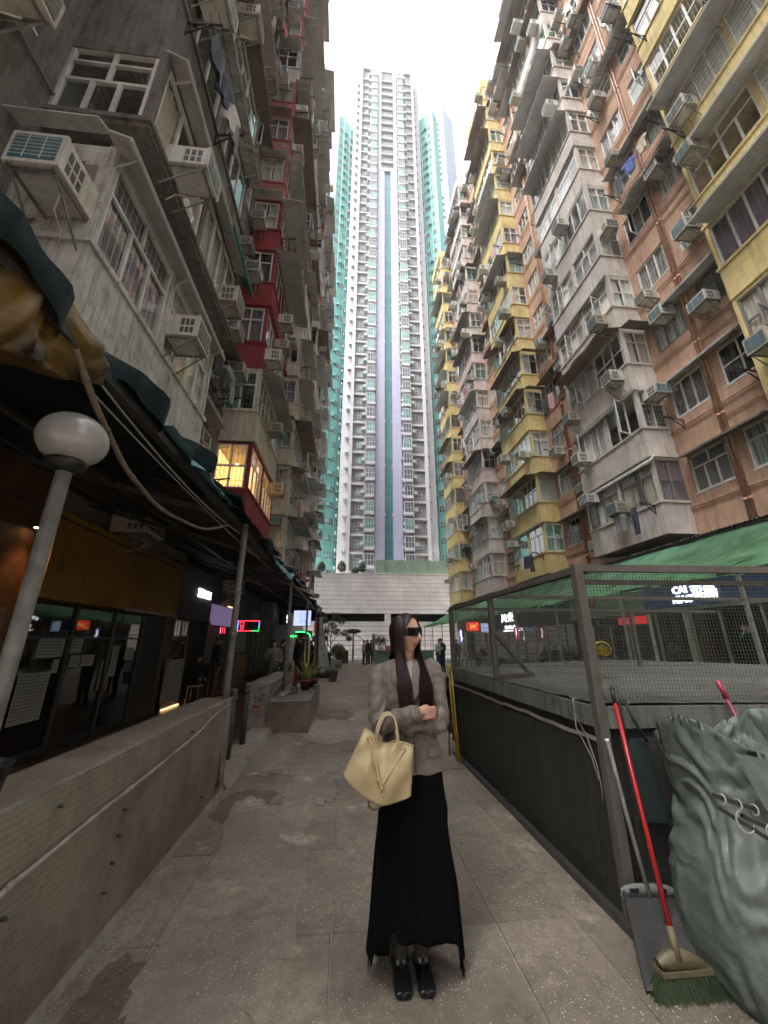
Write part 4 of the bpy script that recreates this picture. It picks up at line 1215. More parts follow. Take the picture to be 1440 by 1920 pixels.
PW('mortar_fillet', mb, 'bare_pale')
bk = tag(empty('bucket', (-1.40, 1.90, .957)), 'black plastic bucket standing on the tiled wall at the left edge', 'bucket')
mb = MB(); mb.lathe([(.0, .004), (.065, .004), (.066, 0), (.086, .15), (.094, .152), (.094, .166), (.085, .166), (.084, .15), (.066, .012), (.0, .012)], 22); mb.build('body', M['black_plastic'], bk)
mb = MB(); mb.tube([(.09 * math.cos(a), .09 * math.sin(a), .155 - .05 * math.sin(a / 1)) for a in [math.pi * i / 14 for i in range(15)]], .004, 5); mb.build('handle', M['black_plastic'], bk)

for (y, lab) in ((6.05, 'nearer of two dark pipe bollards beside the awning post'), (6.85, 'farther of two dark pipe bollards, beside the stencilled wall end')):
    bo = tag(empty('bollard', (-1.50, y, 0)), lab, 'bollard', 'pipe bollards at the wall gap')
    mb = MB(); mb.tube([(0, 0, 0), (0, 0, .93)], .045, 12); mb.tube([(0, 0, .80), (0, 0, .845)], .052, 12); mb.build('pipe', M['dark_metal'], bo)
    mb = MB(); mb.lathe([(.047, .925), (.05, .94), (.03, .955), (0, .957)], 12); mb.build('cap', M['post_grey'], bo)
mb = MB(); 
for i in range(8):
    y = 5.2 + .36 * i; mb.hexa([(-1.62, y, 0), (-1.24, y, 0), (-1.24, y + .35, 0), (-1.62, y + .35, 0), (-1.62, y, .10), (-1.30, y, .10), (-1.30, y + .35, .10), (-1.62, y + .35, .10)])
tag(mb.build('kerb', M['bare_pale']), kind='structure')

w2 = tag(empty('low_wall', (-1.56, 9.6, 0)), 'low cement wall with stencilled end beside the planter box', 'wall')
mb = MB(); mb.box(-.19, .19, -1.5, 1.55, 0, .80); mb.build('wall_body', M['mosaic'], w2)
mb = MB(); mb.box(-.2, .2, -1.51, 1.56, .801, .825); mb.build('coping', M['bare_pale'], w2)
mb = MB(); mb.box(-.192, .192, -1.515, -1.501, 0.02, .8); mb.build('end_face', M['bare_pale'], w2)
mb = MB(); rr = random.Random(3)
for i in range(46):                                        # the stencil: a block of dark marks
    x, z = rr.uniform(-.12, .1), rr.uniform(.50, .76); mb.box(x, x + rr.uniform(.008, .035), -1.5175, -1.5155, z, z + rr.uniform(.006, .02))
mb.build('stencil_print', M['ink'], w2)
mb = MB(); mb.box(-.11, .07, -1.518, -1.5155, .40, .465); mb.build('red_sticker', plain('red sticker', (.42, .16, .15), .7), w2)
text_obj('sticker_print', 'INJEAF', .06, plain('dark red print', (.16, .01, .02), .8), w2, (-.02, -1.52, .432), FACE_C, .001, .7, .002)
mb = MB()
for i in range(16): 
    x, z = rr.uniform(-.12, .05), rr.uniform(.24, .36); mb.box(x, x + rr.uniform(.01, .05), -1.5175, -1.5155, z, z + .01)
mb.build('rust_print', plain('rust print', (.13, .05, .04), .9), w2)
mb = MB(); mb.tube([(.21, -1.45, .0), (.21, -1.45, .5), (.21, -1.42, .60), (.21, -1.2, .645), (.21, -.5, .70), (.21, 1.3, .74)], .013, 8); mb.box(.195, .235, -1.49, -1.41, .42, .50); mb.build('conduit', M['conduit'], w2)

pb = tag(empty('planter_box', (-.985, 9.7, 0)), 'raised mosaic planter box with grey stone lid carrying potted plants', 'planter')
mb = MB(); mb.box(-.375, .375, -1.68, 1.7, 0, .50); mb.build('tiled_box', M['mosaic'], pb)
mb = MB(); mb.box(-.385, .385, -1.69, -.93, .502, .525); mb.build('lid_slab', M['lid'], pb)
mb = MB(); mb.box(-.385, .385, -.92, 1.71, .503, .527); mb.build('lid_slab', M['lid'], pb)
mb = MB(); mb.box(.372, .382, -1.688, -1.672, .0, .5); mb.build('corner_trim', M['conduit'], pb)

def strap_plant(n, L, w, m, parent, z0, seed, up=1.0, name='leaf'):
    rr = random.Random(seed); mes = []
    for i in range(n):
        a = 2.4 * i + rr.uniform(-.3, .3); tilt = rr.uniform(.12, .75) ; l = L * rr.uniform(.6, 1.05); mb = MB(); rows = []
        for k in range(7):
            t = k / 6; r_ = l * (math.sin(tilt) * t + .25 * tilt * t * t); z = z0 + l * (math.cos(tilt) * t * up - .55 * tilt * t * t)
            ww = w * math.sin(math.pi * (.12 + .88 * t)) ** .7 * (1 - t * .55) + .001
            c = Vector((math.cos(a) * r_, math.sin(a) * r_, z)); sd = Vector((-math.sin(a), math.cos(a), 0)) * ww
            rows.append([c - sd, c - Vector((0, 0, ww * .35)), c + sd])
        mb.grid(rows); mb.build(name, m, parent)
def pot(parent, r, h, m, soil=True):
    mb = MB(); mb.lathe([(0, .003), (r * .72, .003), (r * .72, 0), (r * .95, h * .82), (r * 1.04, h * .83), (r * 1.04, h), (r * .93, h), (r * .92, h * .85), (0, h * .85)], 18); mb.build('pot', m, parent)
    mb = MB(); mb.lathe([(0, h * .87), (r * .91, h * .865)], 14); mb.build('soil', plain('soil', (.03, .022, .015), 1), parent)
M['terracotta'] = plain('red plastic pot', (0.24, 0.05, 0.035), .55, noise=.3)
M['leaf_red'] = foliage('red leaves', (0.30, 0.03, 0.03))
M['leaf_yellow'] = foliage('yellow-green leaves', (0.24, 0.26, 0.06), .35)
p1 = tag(empty('potted_plant', (-.86, 9.75, .527)), 'tall yellow-green strap-leaved plant in a red pot on the planter lid', 'plant')
pot(p1, .13, .22, M['terracotta']); strap_plant(30, .82, .027, M['leaf_yellow'], p1, .18, 5)
p2 = tag(empty('potted_plant', (-.72, 10.3, .527)), 'darker spiky plant in a red pot, rear of the planter lid', 'plant')
pot(p2, .13, .2, M['terracotta']); strap_plant(24, .62, .022, M['leaf_light'], p2, .16, 9, .8)
p3 = tag(empty('potted_plant', (-1.02, 9.05, .527)), 'small red-leaved plant in a grey cube pot on the planter lid', 'plant')
mb = MB(); mb.box(-.065, .065, -.065, .065, 0, .15); mb.build('pot', M['post_grey'], p3); strap_plant(16, .34, .017, M['leaf_red'], p3, .13, 14, 1.2); strap_plant(10, .16, .028, M['leaf_dark'], p3, .13, 15, .7)
mb = MB(); mb.tube([(-1.22, 8.5, .55), (-1.12, 9.2, .552)], .025, 10); tag(mb.build('paper_roll', M['paper']), 'white rolled tube lying on the planter lid', 'tube')
mb = MB(); mb.box(-.70, -.60, 10.0, 10.2, .528, .60); mb.box(-.69, -.61, 9.9, 9.98, .528, .56); tag(mb.build('food_tray', M['lid']), 'small grey tray beside the pots on the planter lid', 'tray')

# ---- ground floor shopfronts
SX = -4.42
def shop(label, y0, y1, name='shopfront'):
    s = tag(empty(name, (SX, y0, 0)), label, 'shop'); return s
def SB(s, name, m, *bs):
    mb = MB(); o = s.location
    for (x0, x1, y0, y1, z0, z1) in bs: mb.box(x0 - o.x, x1 - o.x, y0 - o.y, y1 - o.y, z0 - o.z, z1 - o.z)
    return mb.build(name, M[m] if isinstance(m, str) else m, s)
s1 = shop('brown walled shop corner lit by a small warm spotlight, far left', .5, 5.8)
SB(s1, 'wall', 'brown_wall', (-4.58, -4.42, .5, 5.75, 0, 4.2))
for i in range(7): SB(s1, 'board', 'wood', (-4.41, -4.38, .6 + .72 * i, 1.29 + .72 * i, 0.05, 2.0 + .02 * (i % 2)))
SB(s1, 'signboard', 'stone_panel', (-4.40, -4.36, 4.4, 5.05, 2.3, 2.9))
mb = MB(); mb.lathe([(.0, .07), (.05, .06), (.06, 0), (.045, .0), (.0, .03)], 12, (.12, 5.1, 3.08)); mb.build('spot_shade', M['dark_metal'], s1)
mb = MB(); mb.lathe([(.0, .006), (.042, .004), (.044, -.002), (0, -.004)], 12, (.12, 5.1, 3.08)); mb.build('spot_bulb', emis('warm bulb', (1, .62, .3), 5), s1)
ld = bpy.data.lights.new('spotlight', 'SPOT'); ld.energy = 9; ld.color = (1, .5, .16); ld.spot_size = R(95); ld.spot_blend = .7; ld.shadow_soft_size = .04
lo = bpy.data.objects.new('spotlight', ld); COL.objects.link(lo); lo.parent = s1; lo.location = (.14, 5.1, 3.04); lo.rotation_euler = (0, R(-18), 0)
s2 = shop('closed dark glass shopfront under an ochre flecked fascia, papers taped inside', 5.8, 10.45)
SB(s2, 'fascia', 'ochre_board', (-4.55, -4.20, 5.82, 10.42, 2.16, 3.42))
SB(s2, 'fascia_edge', 'stone_panel', (-4.20, -4.185, 8.0, 10.42, 2.14, 2.20))
SB(s2, 'back_wall', 'shop_dark', (-4.58, -4.56, 5.8, 10.45, 0, 2.15))
for (a, b) in ((5.85, 7.0), (7.05, 8.15), (8.2, 9.25)):
    SB(s2, 'pane', 'glass_dark', (-4.42, -4.41, a + .04, b - .04, .12, 2.1)); SB(s2, 'mullion', 'dark_metal', (-4.45, -4.38, b - .035, b + .035, 0, 2.15))
SB(s2, 'plinth', 'shop_dark', (-4.45, -4.40, 5.8, 9.25, 0, .11)); SB(s2, 'transom', 'dark_metal', (-4.44, -4.39, 5.8, 9.25, 1.62, 1.655))
SB(s2, 'door_leaf', 'shop_dark', (-4.5, -4.42, 9.32, 10.35, 0, 2.12)); SB(s2, 'door_frame', 'wood', (-4.5, -4.36, 10.36, 10.46, 0, 2.15))
SB(s2, 'door_handle', 'steel', (-4.40, -4.38, 8.0, 8.03, .75, 1.25))
for (a, b, z0, z1) in ((6.35, 6.9, 1.35, 1.62), (7.05, 7.35, 1.4, 1.62), (6.15, 6.75, .5, 1.15), (6.75, 6.88, 1.12, 1.32), (7.12, 7.38, 1.18, 1.36), (7.42, 7.75, 1.18, 1.36), (8.3, 8.52, .95, 1.5), (8.75, 9.1, 1.22, 1.46)):
    SB(s2, 'paper_notice', 'paper', (-4.408, -4.404, a, b, z0, z1))
    n = int((z1 - z0) / .045)
    for i in range(1, n): SB(s2, 'notice_print', 'ink', (-4.4035, -4.4025, a + .03, b - .03 - .02 * (i % 3), z1 - .045 * i, z1 - .045 * i + .007))
s3 = shop('small kiosk with a wooden lattice window and glowing floor strip', 10.48, 11.5)
SB(s3, 'fascia', 'violet_wall', (-4.5, -4.30, 10.48, 13.2, 2.2, 3.6))
SB(s3, 'lower_panel', 'stone_panel', (-4.3, -4.22, 10.5, 11.45, .16, 1.15)); SB(s3, 'floor_strip', 'em_warm', (-4.25, -4.20, 10.5, 11.45, .03, .055)); SB(s3, 'plinth', 'shop_dark', (-4.3, -4.26, 10.5, 11.45, 0, .155))
for (a, b) in ((10.52, 10.98), (11.0, 11.44)):
    for (z0, z1) in ((1.2, 1.64), (1.68, 2.12)):
        SB(s3, 'pane', 'glass', (-4.262, -4.256, a + .03, b - .03, z0 + .03, z1 - .03))
        SB(s3, 'lattice', 'wood', (-4.28, -4.24, a, b, z0, z0 + .03), (-4.28, -4.24, a, b, z1 - .03, z1), (-4.279, -4.241, a, a + .03, z0 + .031, z1 - .031), (-4.279, -4.241, b - .03, b, z0 + .031, z1 - .031), (-4.27, -4.25, (a + b) / 2 - .01, (a + b) / 2 + .01, z0 + .031, z1 - .031))
SB(s3, 'window_back', 'stone_panel', (-4.52, -4.48, 10.5, 11.45, 1.2, 2.1))
s3b = tag(empty('lit_sign', (-4.28, 12.42, 2.93)), 'glowing white letter sign reading ICE BEAR on the violet fascia', 'sign')
text_obj('letters', 'ICE', .34, M['em_white'], s3b, (0, -.33, 0), FACE_L, .02, .8, .006); text_obj('letters', 'BEBE', .30, M['em_white'], s3b, (0, .28, 0), FACE_L, .02, .85, .006)
s3b['label'] = 'glowing white letter sign on the violet fascia'
s4 = shop('dark doorway shop beyond the kiosk with a dim violet panel above', 11.5, 16.8)
SB(s4, 'jamb', 'violet_wall', (-4.5, -4.25, 13.02, 13.2, 0, 2.2)); SB(s4, 'jamb', 'violet_wall', (-4.5, -4.25, 11.46, 11.52, 0, 2.2))
SB(s4, 'back_wall', 'shop_dark', (-4.59, -4.56, 11.5, 17, 0, 3.9)); SB(s4, 'lit_panel', 'em_purple', (-4.36, -4.32, 13.4, 15.9, 2.1, 2.75)); SB(s4, 'warm_tube', 'em_warm', (-4.30, -4.27, 15.0, 15.9, 2.78, 2.81)); SB(s4, 'shop_wall', 'violet_wall', (-4.5, -4.4, 13.21, 16.9, 2.77, 3.9))
SB(s4, 'counter', 'wood', (-4.4, -3.95, 14.2, 16.6, 0, .95)); SB(s4, 'red_mat', plain('red mat', (.2, .02, .02), .9), (-4.1, -3.2, 13.3, 14.1, .007, .02))
for q, y in enumerate((14.6, 14.85, 15.1)): SB(s4, 'neon_stroke', 'em_red' if q else 'em_pink', (-4.34, -4.33, y, y + .025, 1.85, 2.05))
s5 = shop('dark shopfront with an ochre lower panel and grey poster past the neon sign', 17, 22)
SB(s5, 'wall', 'shop_dark', (-4.59, -4.45, 17.0, 34, 0, 3.9)); SB(s5, 'ochre_panel', 'ochre_board', (-4.44, -4.40, 17.2, 19.2, .1, 1.05)); SB(s5, 'poster', plain('grey floral poster', (.22, .24, .24), .8, noise=.8, nscale=9), (-4.44, -4.41, 17.3, 18.8, 1.15, 2.1))
for i in range(6): SB(s5, 'shutter_post', 'post_grey', (-4.44, -4.38, 20 + 1.1 * i, 20.08 + 1.1 * i, 0, 2.6))
SB(s5, 'upper_grille', 'steel', *[(-4.44, -4.42, 19.5 + .22 * i, 19.53 + .22 * i, 2.0, 3.0) for i in range(24)])
# projecting signs, facing down the alley
def sign(name, label, x0, x1, y, z0, z1, face_m, th=.08):
    s = tag(empty(name, ((x0 + x1) / 2, y, z0)), label, 'sign')
    w, h = (x1 - x0) / 2, z1 - z0
    mb = MB(); mb.box(-w, w, .004, th, 0, h); mb.build('case', M['dark_metal'], s)
    mb = MB(); mb.box(-w + .012, w - .012, -.004, .003, .012, h - .012); mb.build('face', M[face_m] if isinstance(face_m, str) else face_m, s)
    mb = MB(); mb.bar((0, .04, h), (0, .04, h + .55), .02); mb.build('hanger', M['dark_metal'], s)
    return s, w, h
sg, w, h = sign('neon_sign', 'neon sign with a glowing red foot outline in a rainbow frame', -3.98, -3.17, 15.4, 1.93, 2.33, 'shop_dark')
mb = MB(); mb.tube([(-w + .02, -.02, h - .02), (w - .02, -.02, h - .02)], .009, 6); mb.tube([(-w + .02, -.02, .02), (w * .3, -.02, .02)], .009, 6); mb.build('neon_frame', M['em_red'], sg)
mb = MB(); mb.tube([(-w + .02, -.02, .02), (-w + .02, -.02, h - .02)], .009, 6); mb.tube([(w - .02, -.02, h * .5), (w - .02, -.02, h - .02)], .009, 6); mb.build('neon_frame', M['em_blue'], sg)
mb = MB(); mb.tube([(w * .3, -.02, .02), (w - .02, -.02, .02), (w - .02, -.02, h * .5)], .009, 6); mb.build('neon_frame', M['em_green'], sg)
ft = [(-.19, .35), (-.12, .34), (-.10, .28), (-.13, .2), (-.11, .12), (-.13, .06), (-.18, .06), (-.205, .12), (-.2, .2), (-.24, .27), (-.235, .33), (-.19, .35)]
mb = MB(); mb.tube([(x - .07, -.025, z) for x, z in ft], .011, 6); mb.build('neon_foot', M['em_red'], sg)
text_obj('dim_letters', '足浴', .13, plain('dim red tube', (.12, .03, .02), .5), sg, (.14, -.012, .28), FACE_C, .004); text_obj('dim_letters', '按摩', .13, plain('dim tube', (.12, .05, .02), .5), sg, (.14, -.012, .12), FACE_C, .004)
sg, w, h = sign('hanging_signboard', 'unlit grey signboard with faint characters hanging above the neon foot', -3.62, -3.05, 17.5, 2.55, 3.2, plain('grey sign face', (.2, .19, .24), .6), .5)
for q in range(3): text_obj('characters', '指壓', .17, plain('sign ink', (.05, .04, .09), .7), sg, (0, -.01, .52 - .19 * q), FACE_C, .002)
sg, w, h = sign('lightbox_sign', 'bright lilac-white lightbox sign on the awning post', -2.45, -1.62, 19.4, 2.28, 3.0, 'em_lilac')
text_obj('characters', '上門', .26, plain('faint blue ink', (.25, .3, .6), .6, emit=(.3, .4, .85), estr=.2), sg, (.06, -.008, .5), FACE_C, .002); text_obj('characters', '企匠', .24, plain('faint blue ink2', (.25, .3, .6), .6, emit=(.3, .4, .85), estr=.2), sg, (.08, -.008, .22), FACE_C, .002)
sg, w, h = sign('lightbox_sign', 'small dark box sign with one lit white stroke', -3.3, -2.75, 20.5, 2.35, 2.95, 'shop_dark', .3)
mb = MB(); mb.tube([(.15, -.02, .5), (.13, -.02, .38), (.16, -.02, .28), (.14, -.02, .12)], .03, 6); mb.build('lit_stroke', M['em_white'], sg)
sg, w, h = sign('neon_sign', 'green neon sign glowing deep under the left awning', -2.9, -1.9, 24.0, 1.75, 2.15, 'shop_dark')
mb = MB(); mb.tube([(-.45, -.02, .35), (-.1, -.02, .37), (.2, -.02, .33), (.38, -.02, .2), (.42, -.02, .05)], .035, 6); mb.build('neon_tube', M['em_green'], sg); text_obj('letters', 'MW', .22, M['em_green'], sg, (-.55, -.02, .1), FACE_C, .01)
sg, w, h = sign('arrow_sign', 'small sign with red slanting arrow stripes past the lightbox', -1.75, -1.4, 23.2, 2.05, 2.6, plain('white sign face', (.6, .55, .55), .6))
for q in range(3): 
    mb = MB(); mb.add([(-.13, -.008, .06 + .15 * q), (.13, -.008, .16 + .15 * q), (.13, -.008, .24 + .15 * q), (-.13, -.008, .14 + .15 * q)], [(0, 1, 2, 3)]); mb.build('stripe', plain('red stripe', (.5, .03, .05), .6, emit=(.6, .02, .05), estr=.5), sg)
sg, w, h = sign('menu_sign', 'dark red framed price sign low beside the hanging sheet', -1.75, -1.3, 22.4, 1.55, 1.85, plain('maroon face', (.12, .02, .03), .6)); text_obj('characters', '特價', .18, plain('pale ink', (.5, .45, .4), .6), sg, (0, -.008, .15), FACE_C, .002)
sb = tag(empty('menu_board', (-1.75, 17.2, 0)), 'standing white framed menu board behind the low wall', 'sign')
mb = MB(); 
for (a, b) in (((-.3, 0, 0), (-.3, 0, 1.72)), ((.3, 0, 0), (.3, 0, 1.72)), ((-.3, 0, 1.72), (.3, 0, 1.72)), ((-.3, 0, .7), (.3, 0, .7))): mb.bar(a, b, .05)
mb.build('frame', M['frame'], sb); mb = MB(); mb.box(-.28, .28, .005, .02, .72, 1.7); mb.build('board', M['shop_dark'], sb)
for q in range(5): mb = MB(); mb.box(-.2, .2 - .07 * (q % 3), -.002, .003, .82 + .16 * q, .86 + .16 * q); mb.build('chalk_line', M['paper'], sb)
# window unit under the awning, above the violet shop
put_ac((-4.38, 14.6, 3.25), R(90), 2, 'louvred air conditioner tucked under the left awning beside the post', 'air conditioners on the facades')
put_ac((-4.38, 7.6, 3.5), R(90), 2, 'dim air conditioner under the awning above the ochre fascia', 'air conditioners on the facades')
# stool table by the kiosk
st = tag(empty('stool', (-3.95, 11.75, 0)), 'small pale stool beside the seated person at the kiosk', 'stool')
mb = MB(); mb.box(-.17, .17, -.17, .17, .43, .46); mb.build('seat', M['stone_panel'], st)
for sx in (-1, 1):
    for sy in (-1, 1): mb = MB(); mb.bar((sx * .13, sy * .13, .43), (sx * .16, sy * .16, 0), .025); mb.build('leg', M['steel'], st)
# grey sheet hanging from the awning end
rows = []
for i in range(16):
    s = i / 15; row = []
    for k in range(26):
        t = k / 25; a = .5 + t * 3.4
        rad = .18 + .42 * s ** 1.4 + .07 * math.sin(k * 1.3 + s * 2) * (0.3 + s)
        row.append((-1.30 + rad * math.cos(a - 1.9) * 1.0, 20.3 + rad * math.sin(a - 1.9) * .8 - .2 * s, 2.75 - 2.5 * s + .05 * mnoise.noise(Vector((t * 6, s * 5, 1)))))
    rows.append(row)
mb = MB(); mb.grid(rows); tag(mb.build('plastic_sheet', plain('grey plastic sheet', (.27, .29, .27), .4, noise=.4, nscale=5)), 'grey plastic sheet draped from the awning end down to the ground', 'sheet')
mb = MB(); mb.lathe([(0, 0), (.42, .0), (.5, .12), (.36, .3), (.2, .42), (0, .45)], 16, (-1.0, 19.3, 0)); b = mb.build('refuse_sack', M['black_plastic'])
for v in b.data.vertices: v.co += Vector((0, 0, 0)) + .07 * Vector(mnoise.noise_vector(v.co * 4))
for v in b.data.vertices: v.co.z = max(v.co.z, .0)
tag(b, 'black refuse sack slumped at the foot of the hanging sheet', 'sack')
# ---- far end of the alley
bn = tag(empty('wheelie_bin', (-.95, 22.5, 0)), 'dark green wheeled bin near the tree', 'bin')
mb = MB(); mb.hexa([(-.22, -.25, .06), (.22, -.25, .06), (.22, .25, .06), (-.22, .25, .06), (-.29, -.3, .95), (.29, -.3, .95), (.29, .34, .95), (-.29, .34, .95)]); mb.build('body', plain('green plastic', (.01, .07, .06), .5), bn)
mb = MB(); mb.hexa([(-.31, -.33, .951), (.31, -.33, .951), (.31, .37, .951), (-.31, .37, .951), (-.30, -.3, 1.0), (.30, -.3, 1.0), (.30, .37, 1.06), (-.30, .37, 1.06)]); mb.build('lid', plain('dark lid', (.012, .02, .02), .5), bn)
for sx in (-1, 1): mb = MB(); mb.tube([(sx * .24, .3, .1), (sx * .29, .3, .1)], .1, 14); mb.build('wheel', M['black_plastic'], bn)
pt = tag(empty('plant_pot', (-.42, 17.4, 0)), 'empty square brown pot standing alone on the paving', 'pot')
mb = MB(); mb.hexa([(-.14, -.14, 0), (.14, -.14, 0), (.14, .14, 0), (-.14, .14, 0), (-.2, -.2, .40), (.2, -.2, .40), (.2, .2, .40), (-.2, .2, .40)]); mb.build('body', plain('brown pot', (.06, .05, .042), .7, noise=.3), pt)
mb = MB(); mb.box(-.215, .215, -.215, .215, .401, .45); mb.build('rim', plain('brown pot rim', (.07, .06, .05), .7), pt)
# tree in a pale tub
tr = tag(empty('street_tree', (-.85, 25.0, 0)), 'small leafy tree leaning out of a pale tub at the alley end', 'tree')
mb = MB(); mb.box(-.36, .36, -.36, .36, 0, .62); mb.build('tub', M['bare_pale'], tr)
limbs = [[(0, 0, .5), (.05, 0, 1.1), (.02, .05, 1.8), (.12, .0, 2.5), (.2, 0, 3.0)], [(.03, 0, 1.4), (.4, -.1, 1.9), (.8, -.1, 2.0), (1.1, -.1, 1.85)], [(.02, .05, 1.8), (-.3, .1, 2.3), (-.55, 0, 2.8)], [(.08, 0, 2.2), (.45, 0, 2.6), (.6, .1, 2.9)], [(.0, .0, 1.2), (-.2, -.1, 1.6), (-.35, 0, 1.75)]]
mb = MB()
for l in limbs: mb.tube(l, [.045 - .033 * i / (len(l) - 1) if l is limbs[0] else .022 - .014 * i / (len(l) - 1) for i in range(len(l))], 7)
mb.build('trunk', M['bark'], tr)
cl = [(.2, 0, 3.05, .42), (-.5, 0, 2.85, .36), (.6, .1, 2.8, .36), (.9, -.1, 2.05, .34), (.35, -.1, 2.15, .3), (-.25, 0, 2.2, .32), (1.15, -.1, 1.75, .22), (-.3, 0, 1.75, .2), (.1, .0, 2.55, .34)]
def fn(r_):
    x, y, z, q = r_.choice(cl); v = Vector((r_.gauss(0, 1), r_.gauss(0, 1), r_.gauss(0, 1))).normalized(); s = q * r_.uniform(.2, 1) ** .5
    return Vector((x + v.x * s, y + v.y * s, z + v.z * s * .8)), v
leaf_cloud(fn, 2600, .085, random.Random(4)).build('crown', M['leaf_mid'], tr)
bs = tag(empty('shrub', (-.35, 25.6, 0)), 'dense yellowish shrub in a tub beside the leaning tree', 'plant')
mb = MB(); mb.lathe([(0, 0), (.22, 0), (.28, .5), (.25, .5), (0, .45)], 14); mb.build('tub', M['bare_pale'], bs)
def fn2(r_):
    v = Vector((r_.gauss(0, 1), r_.gauss(0, 1), r_.gauss(0, 1))).normalized(); s = r_.uniform(.4, 1) ** .6; return Vector((v.x * .5 * s, v.y * .5 * s, 1.0 + v.z * .5 * s)), v
leaf_cloud(fn2, 1300, .10, random.Random(6)).build('crown', M['leaf_light'], bs)
# railing gate and barrier
gt = tag(empty('railing', (2.2, 33.2, 0)), 'pale metal railing across the alley end', 'fence')
mb = MB(); mb.bar((-1.6, 0, 1.05), (1.6, 0, 1.05), .05); mb.bar((-1.6, 0, .15), (1.6, 0, .15), .05); mb.build('rail', M['frame'], gt)
for i in range(17): mb = MB(); mb.bar((-1.6 + .2 * i, 0, .0 if i % 8 == 0 else .15), (-1.6 + .2 * i, 0, 1.15 if i % 8 == 0 else 1.05), .03); mb.build('baluster', M['frame'], gt)
bt = tag(empty('barrier', (.7, 32.0, 0)), 'grey gate post with a slanting stay at the alley end', 'gate')
mb = MB(); mb.bar((0, 0, 0), (0, 0, 2.3), .12); mb.build('post', M['post_grey'], bt)
mb = MB(); mb.bar((0, 0, 2.25), (1.9, .3, .9), .05); mb.build('stay', M['dark_metal'], bt)
def fn3(r_):
    v = Vector((r_.gauss(0, 1), r_.gauss(0, 1), r_.gauss(0, 1))).normalized(); return Vector((v.x * .6, v.y * .3, 2.35 + v.z * .16)), v
leaf_cloud(fn3, 500, .14, random.Random(7)).build('climber', M['leaf_dark'], bt)
cr = tag(empty('crate_stack', (-.2, 31.5, 0)), 'dark brown stacked boxes by the gate post', 'boxes')
for (x, z, h) in ((-.1, 0, .6), (.35, 0, .9), (-.05, .61, .35)): mb = MB(); mb.box(x - .28, x + .2, -.3, .3, z, z + h); mb.build('box', plain('brown carton', (.08, .06, .055), .8, noise=.3), cr)
mb = MB(); mb.box(0.0, 1.6, 35.0, 35.9, 0.002, .05); tag(mb.build('step', plain('pale step', (.5, .48, .45), .8)), kind='structure')
# notice panel and green counters of the mid-alley kiosk
nb = tag(empty('notice_panel', (1.62, 23.2, 0)), 'tall dark notice panel on steel posts facing the alley', 'sign')
mb = MB(); mb.box(-.03, .03, -.9, .0, .55, 1.95); mb.build('panel', M['dark_metal'], nb)
for y in (-.9, 0): mb = MB(); mb.bar((0.06, y, 0), (.06, y, 2.0), .05); mb.build('post', M['steel'], nb)
kc = tag(empty('market_counter', (3.6, 25.2, 0)), 'long green counter with a barred frame above, behind the woman', 'counter')
mb = MB(); mb.box(-1.7, 1.9, -.3, .3, 0, .98); mb.build('front', plain('green counter', (.13, .25, .21), .6, noise=.2), kc)
mb = MB(); mb.box(-1.8, 2.0, -.38, .38, .981, 1.06); mb.build('worktop', M['post_grey'], kc)
for i in range(5): mb = MB(); mb.box(-1.68 + .72 * i, -1.68 + .72 * i + .04, -.32, -.301, .02, .96); mb.build('stile', M['post_grey'], kc)
for i in range(6): mb = MB(); mb.bar((-1.75 + .72 * i, 0, 1.06), (-1.75 + .72 * i, 0, 1.95), .03); mb.build('upright', M['steel'], kc)
for z in (1.45, 1.95): mb = MB(); mb.bar((-1.75, 0, z), (1.9, 0, z), .025); mb.build('crossbar', M['steel'], kc)
mb = MB(); mb.box(2.55, 2.95, 24.95, 25.3, 1.062, 1.32); tag(mb.build('storage_box', plain('pink plastic box', (.40, .10, .16), .5)), 'pink plastic box on the green counter', 'box')
mb = MB(); mb.box(2.1, 2.4, 24.95, 25.3, 1.062, 1.25); tag(mb.build('storage_box', M['stone_panel']), 'pale box on the green counter near its left end', 'box')
pl = tag(empty('potted_plant', (2.3, 26.0, 1.06)), 'wiry bush rising behind the green counter', 'plant')
mb = MB(); mb.tube([(0, 0, -1.06), (0, 0, .3)], .02, 6); mb.build('stem', M['bark'], pl)
def fn4(r_):
    v = Vector((r_.gauss(0, 1), r_.gauss(0, 1), r_.gauss(0, 1))).normalized(); s = r_.uniform(.3, 1); return Vector((v.x * .55 * s, v.y * .3 * s, .55 + v.z * .4 * s)), v
leaf_cloud(fn4, 420, .11, random.Random(9)).build('crown', M['leaf_dark'], pl)
# unseen block behind the camera, added to shade the foreground (the yard is ringed by the same housing)
cb = tag(empty('apartment_block', (4, -14, 0)), 'plain unseen apartment block added behind the viewer to shade the foreground', 'building')
mb = MB(); mb.box(-9, 9, -4, 0, 0, 46); mb.build('wall', M['salmon'], cb)
for k in range(12):
    for i in range(5):
        mb = MB(); mb.box(-7 + 3.2 * i, -5.2 + 3.2 * i, .001, .05, 5 + 3 * k, 6.5 + 3 * k); mb.build('window', M['pane_grey'], cb)
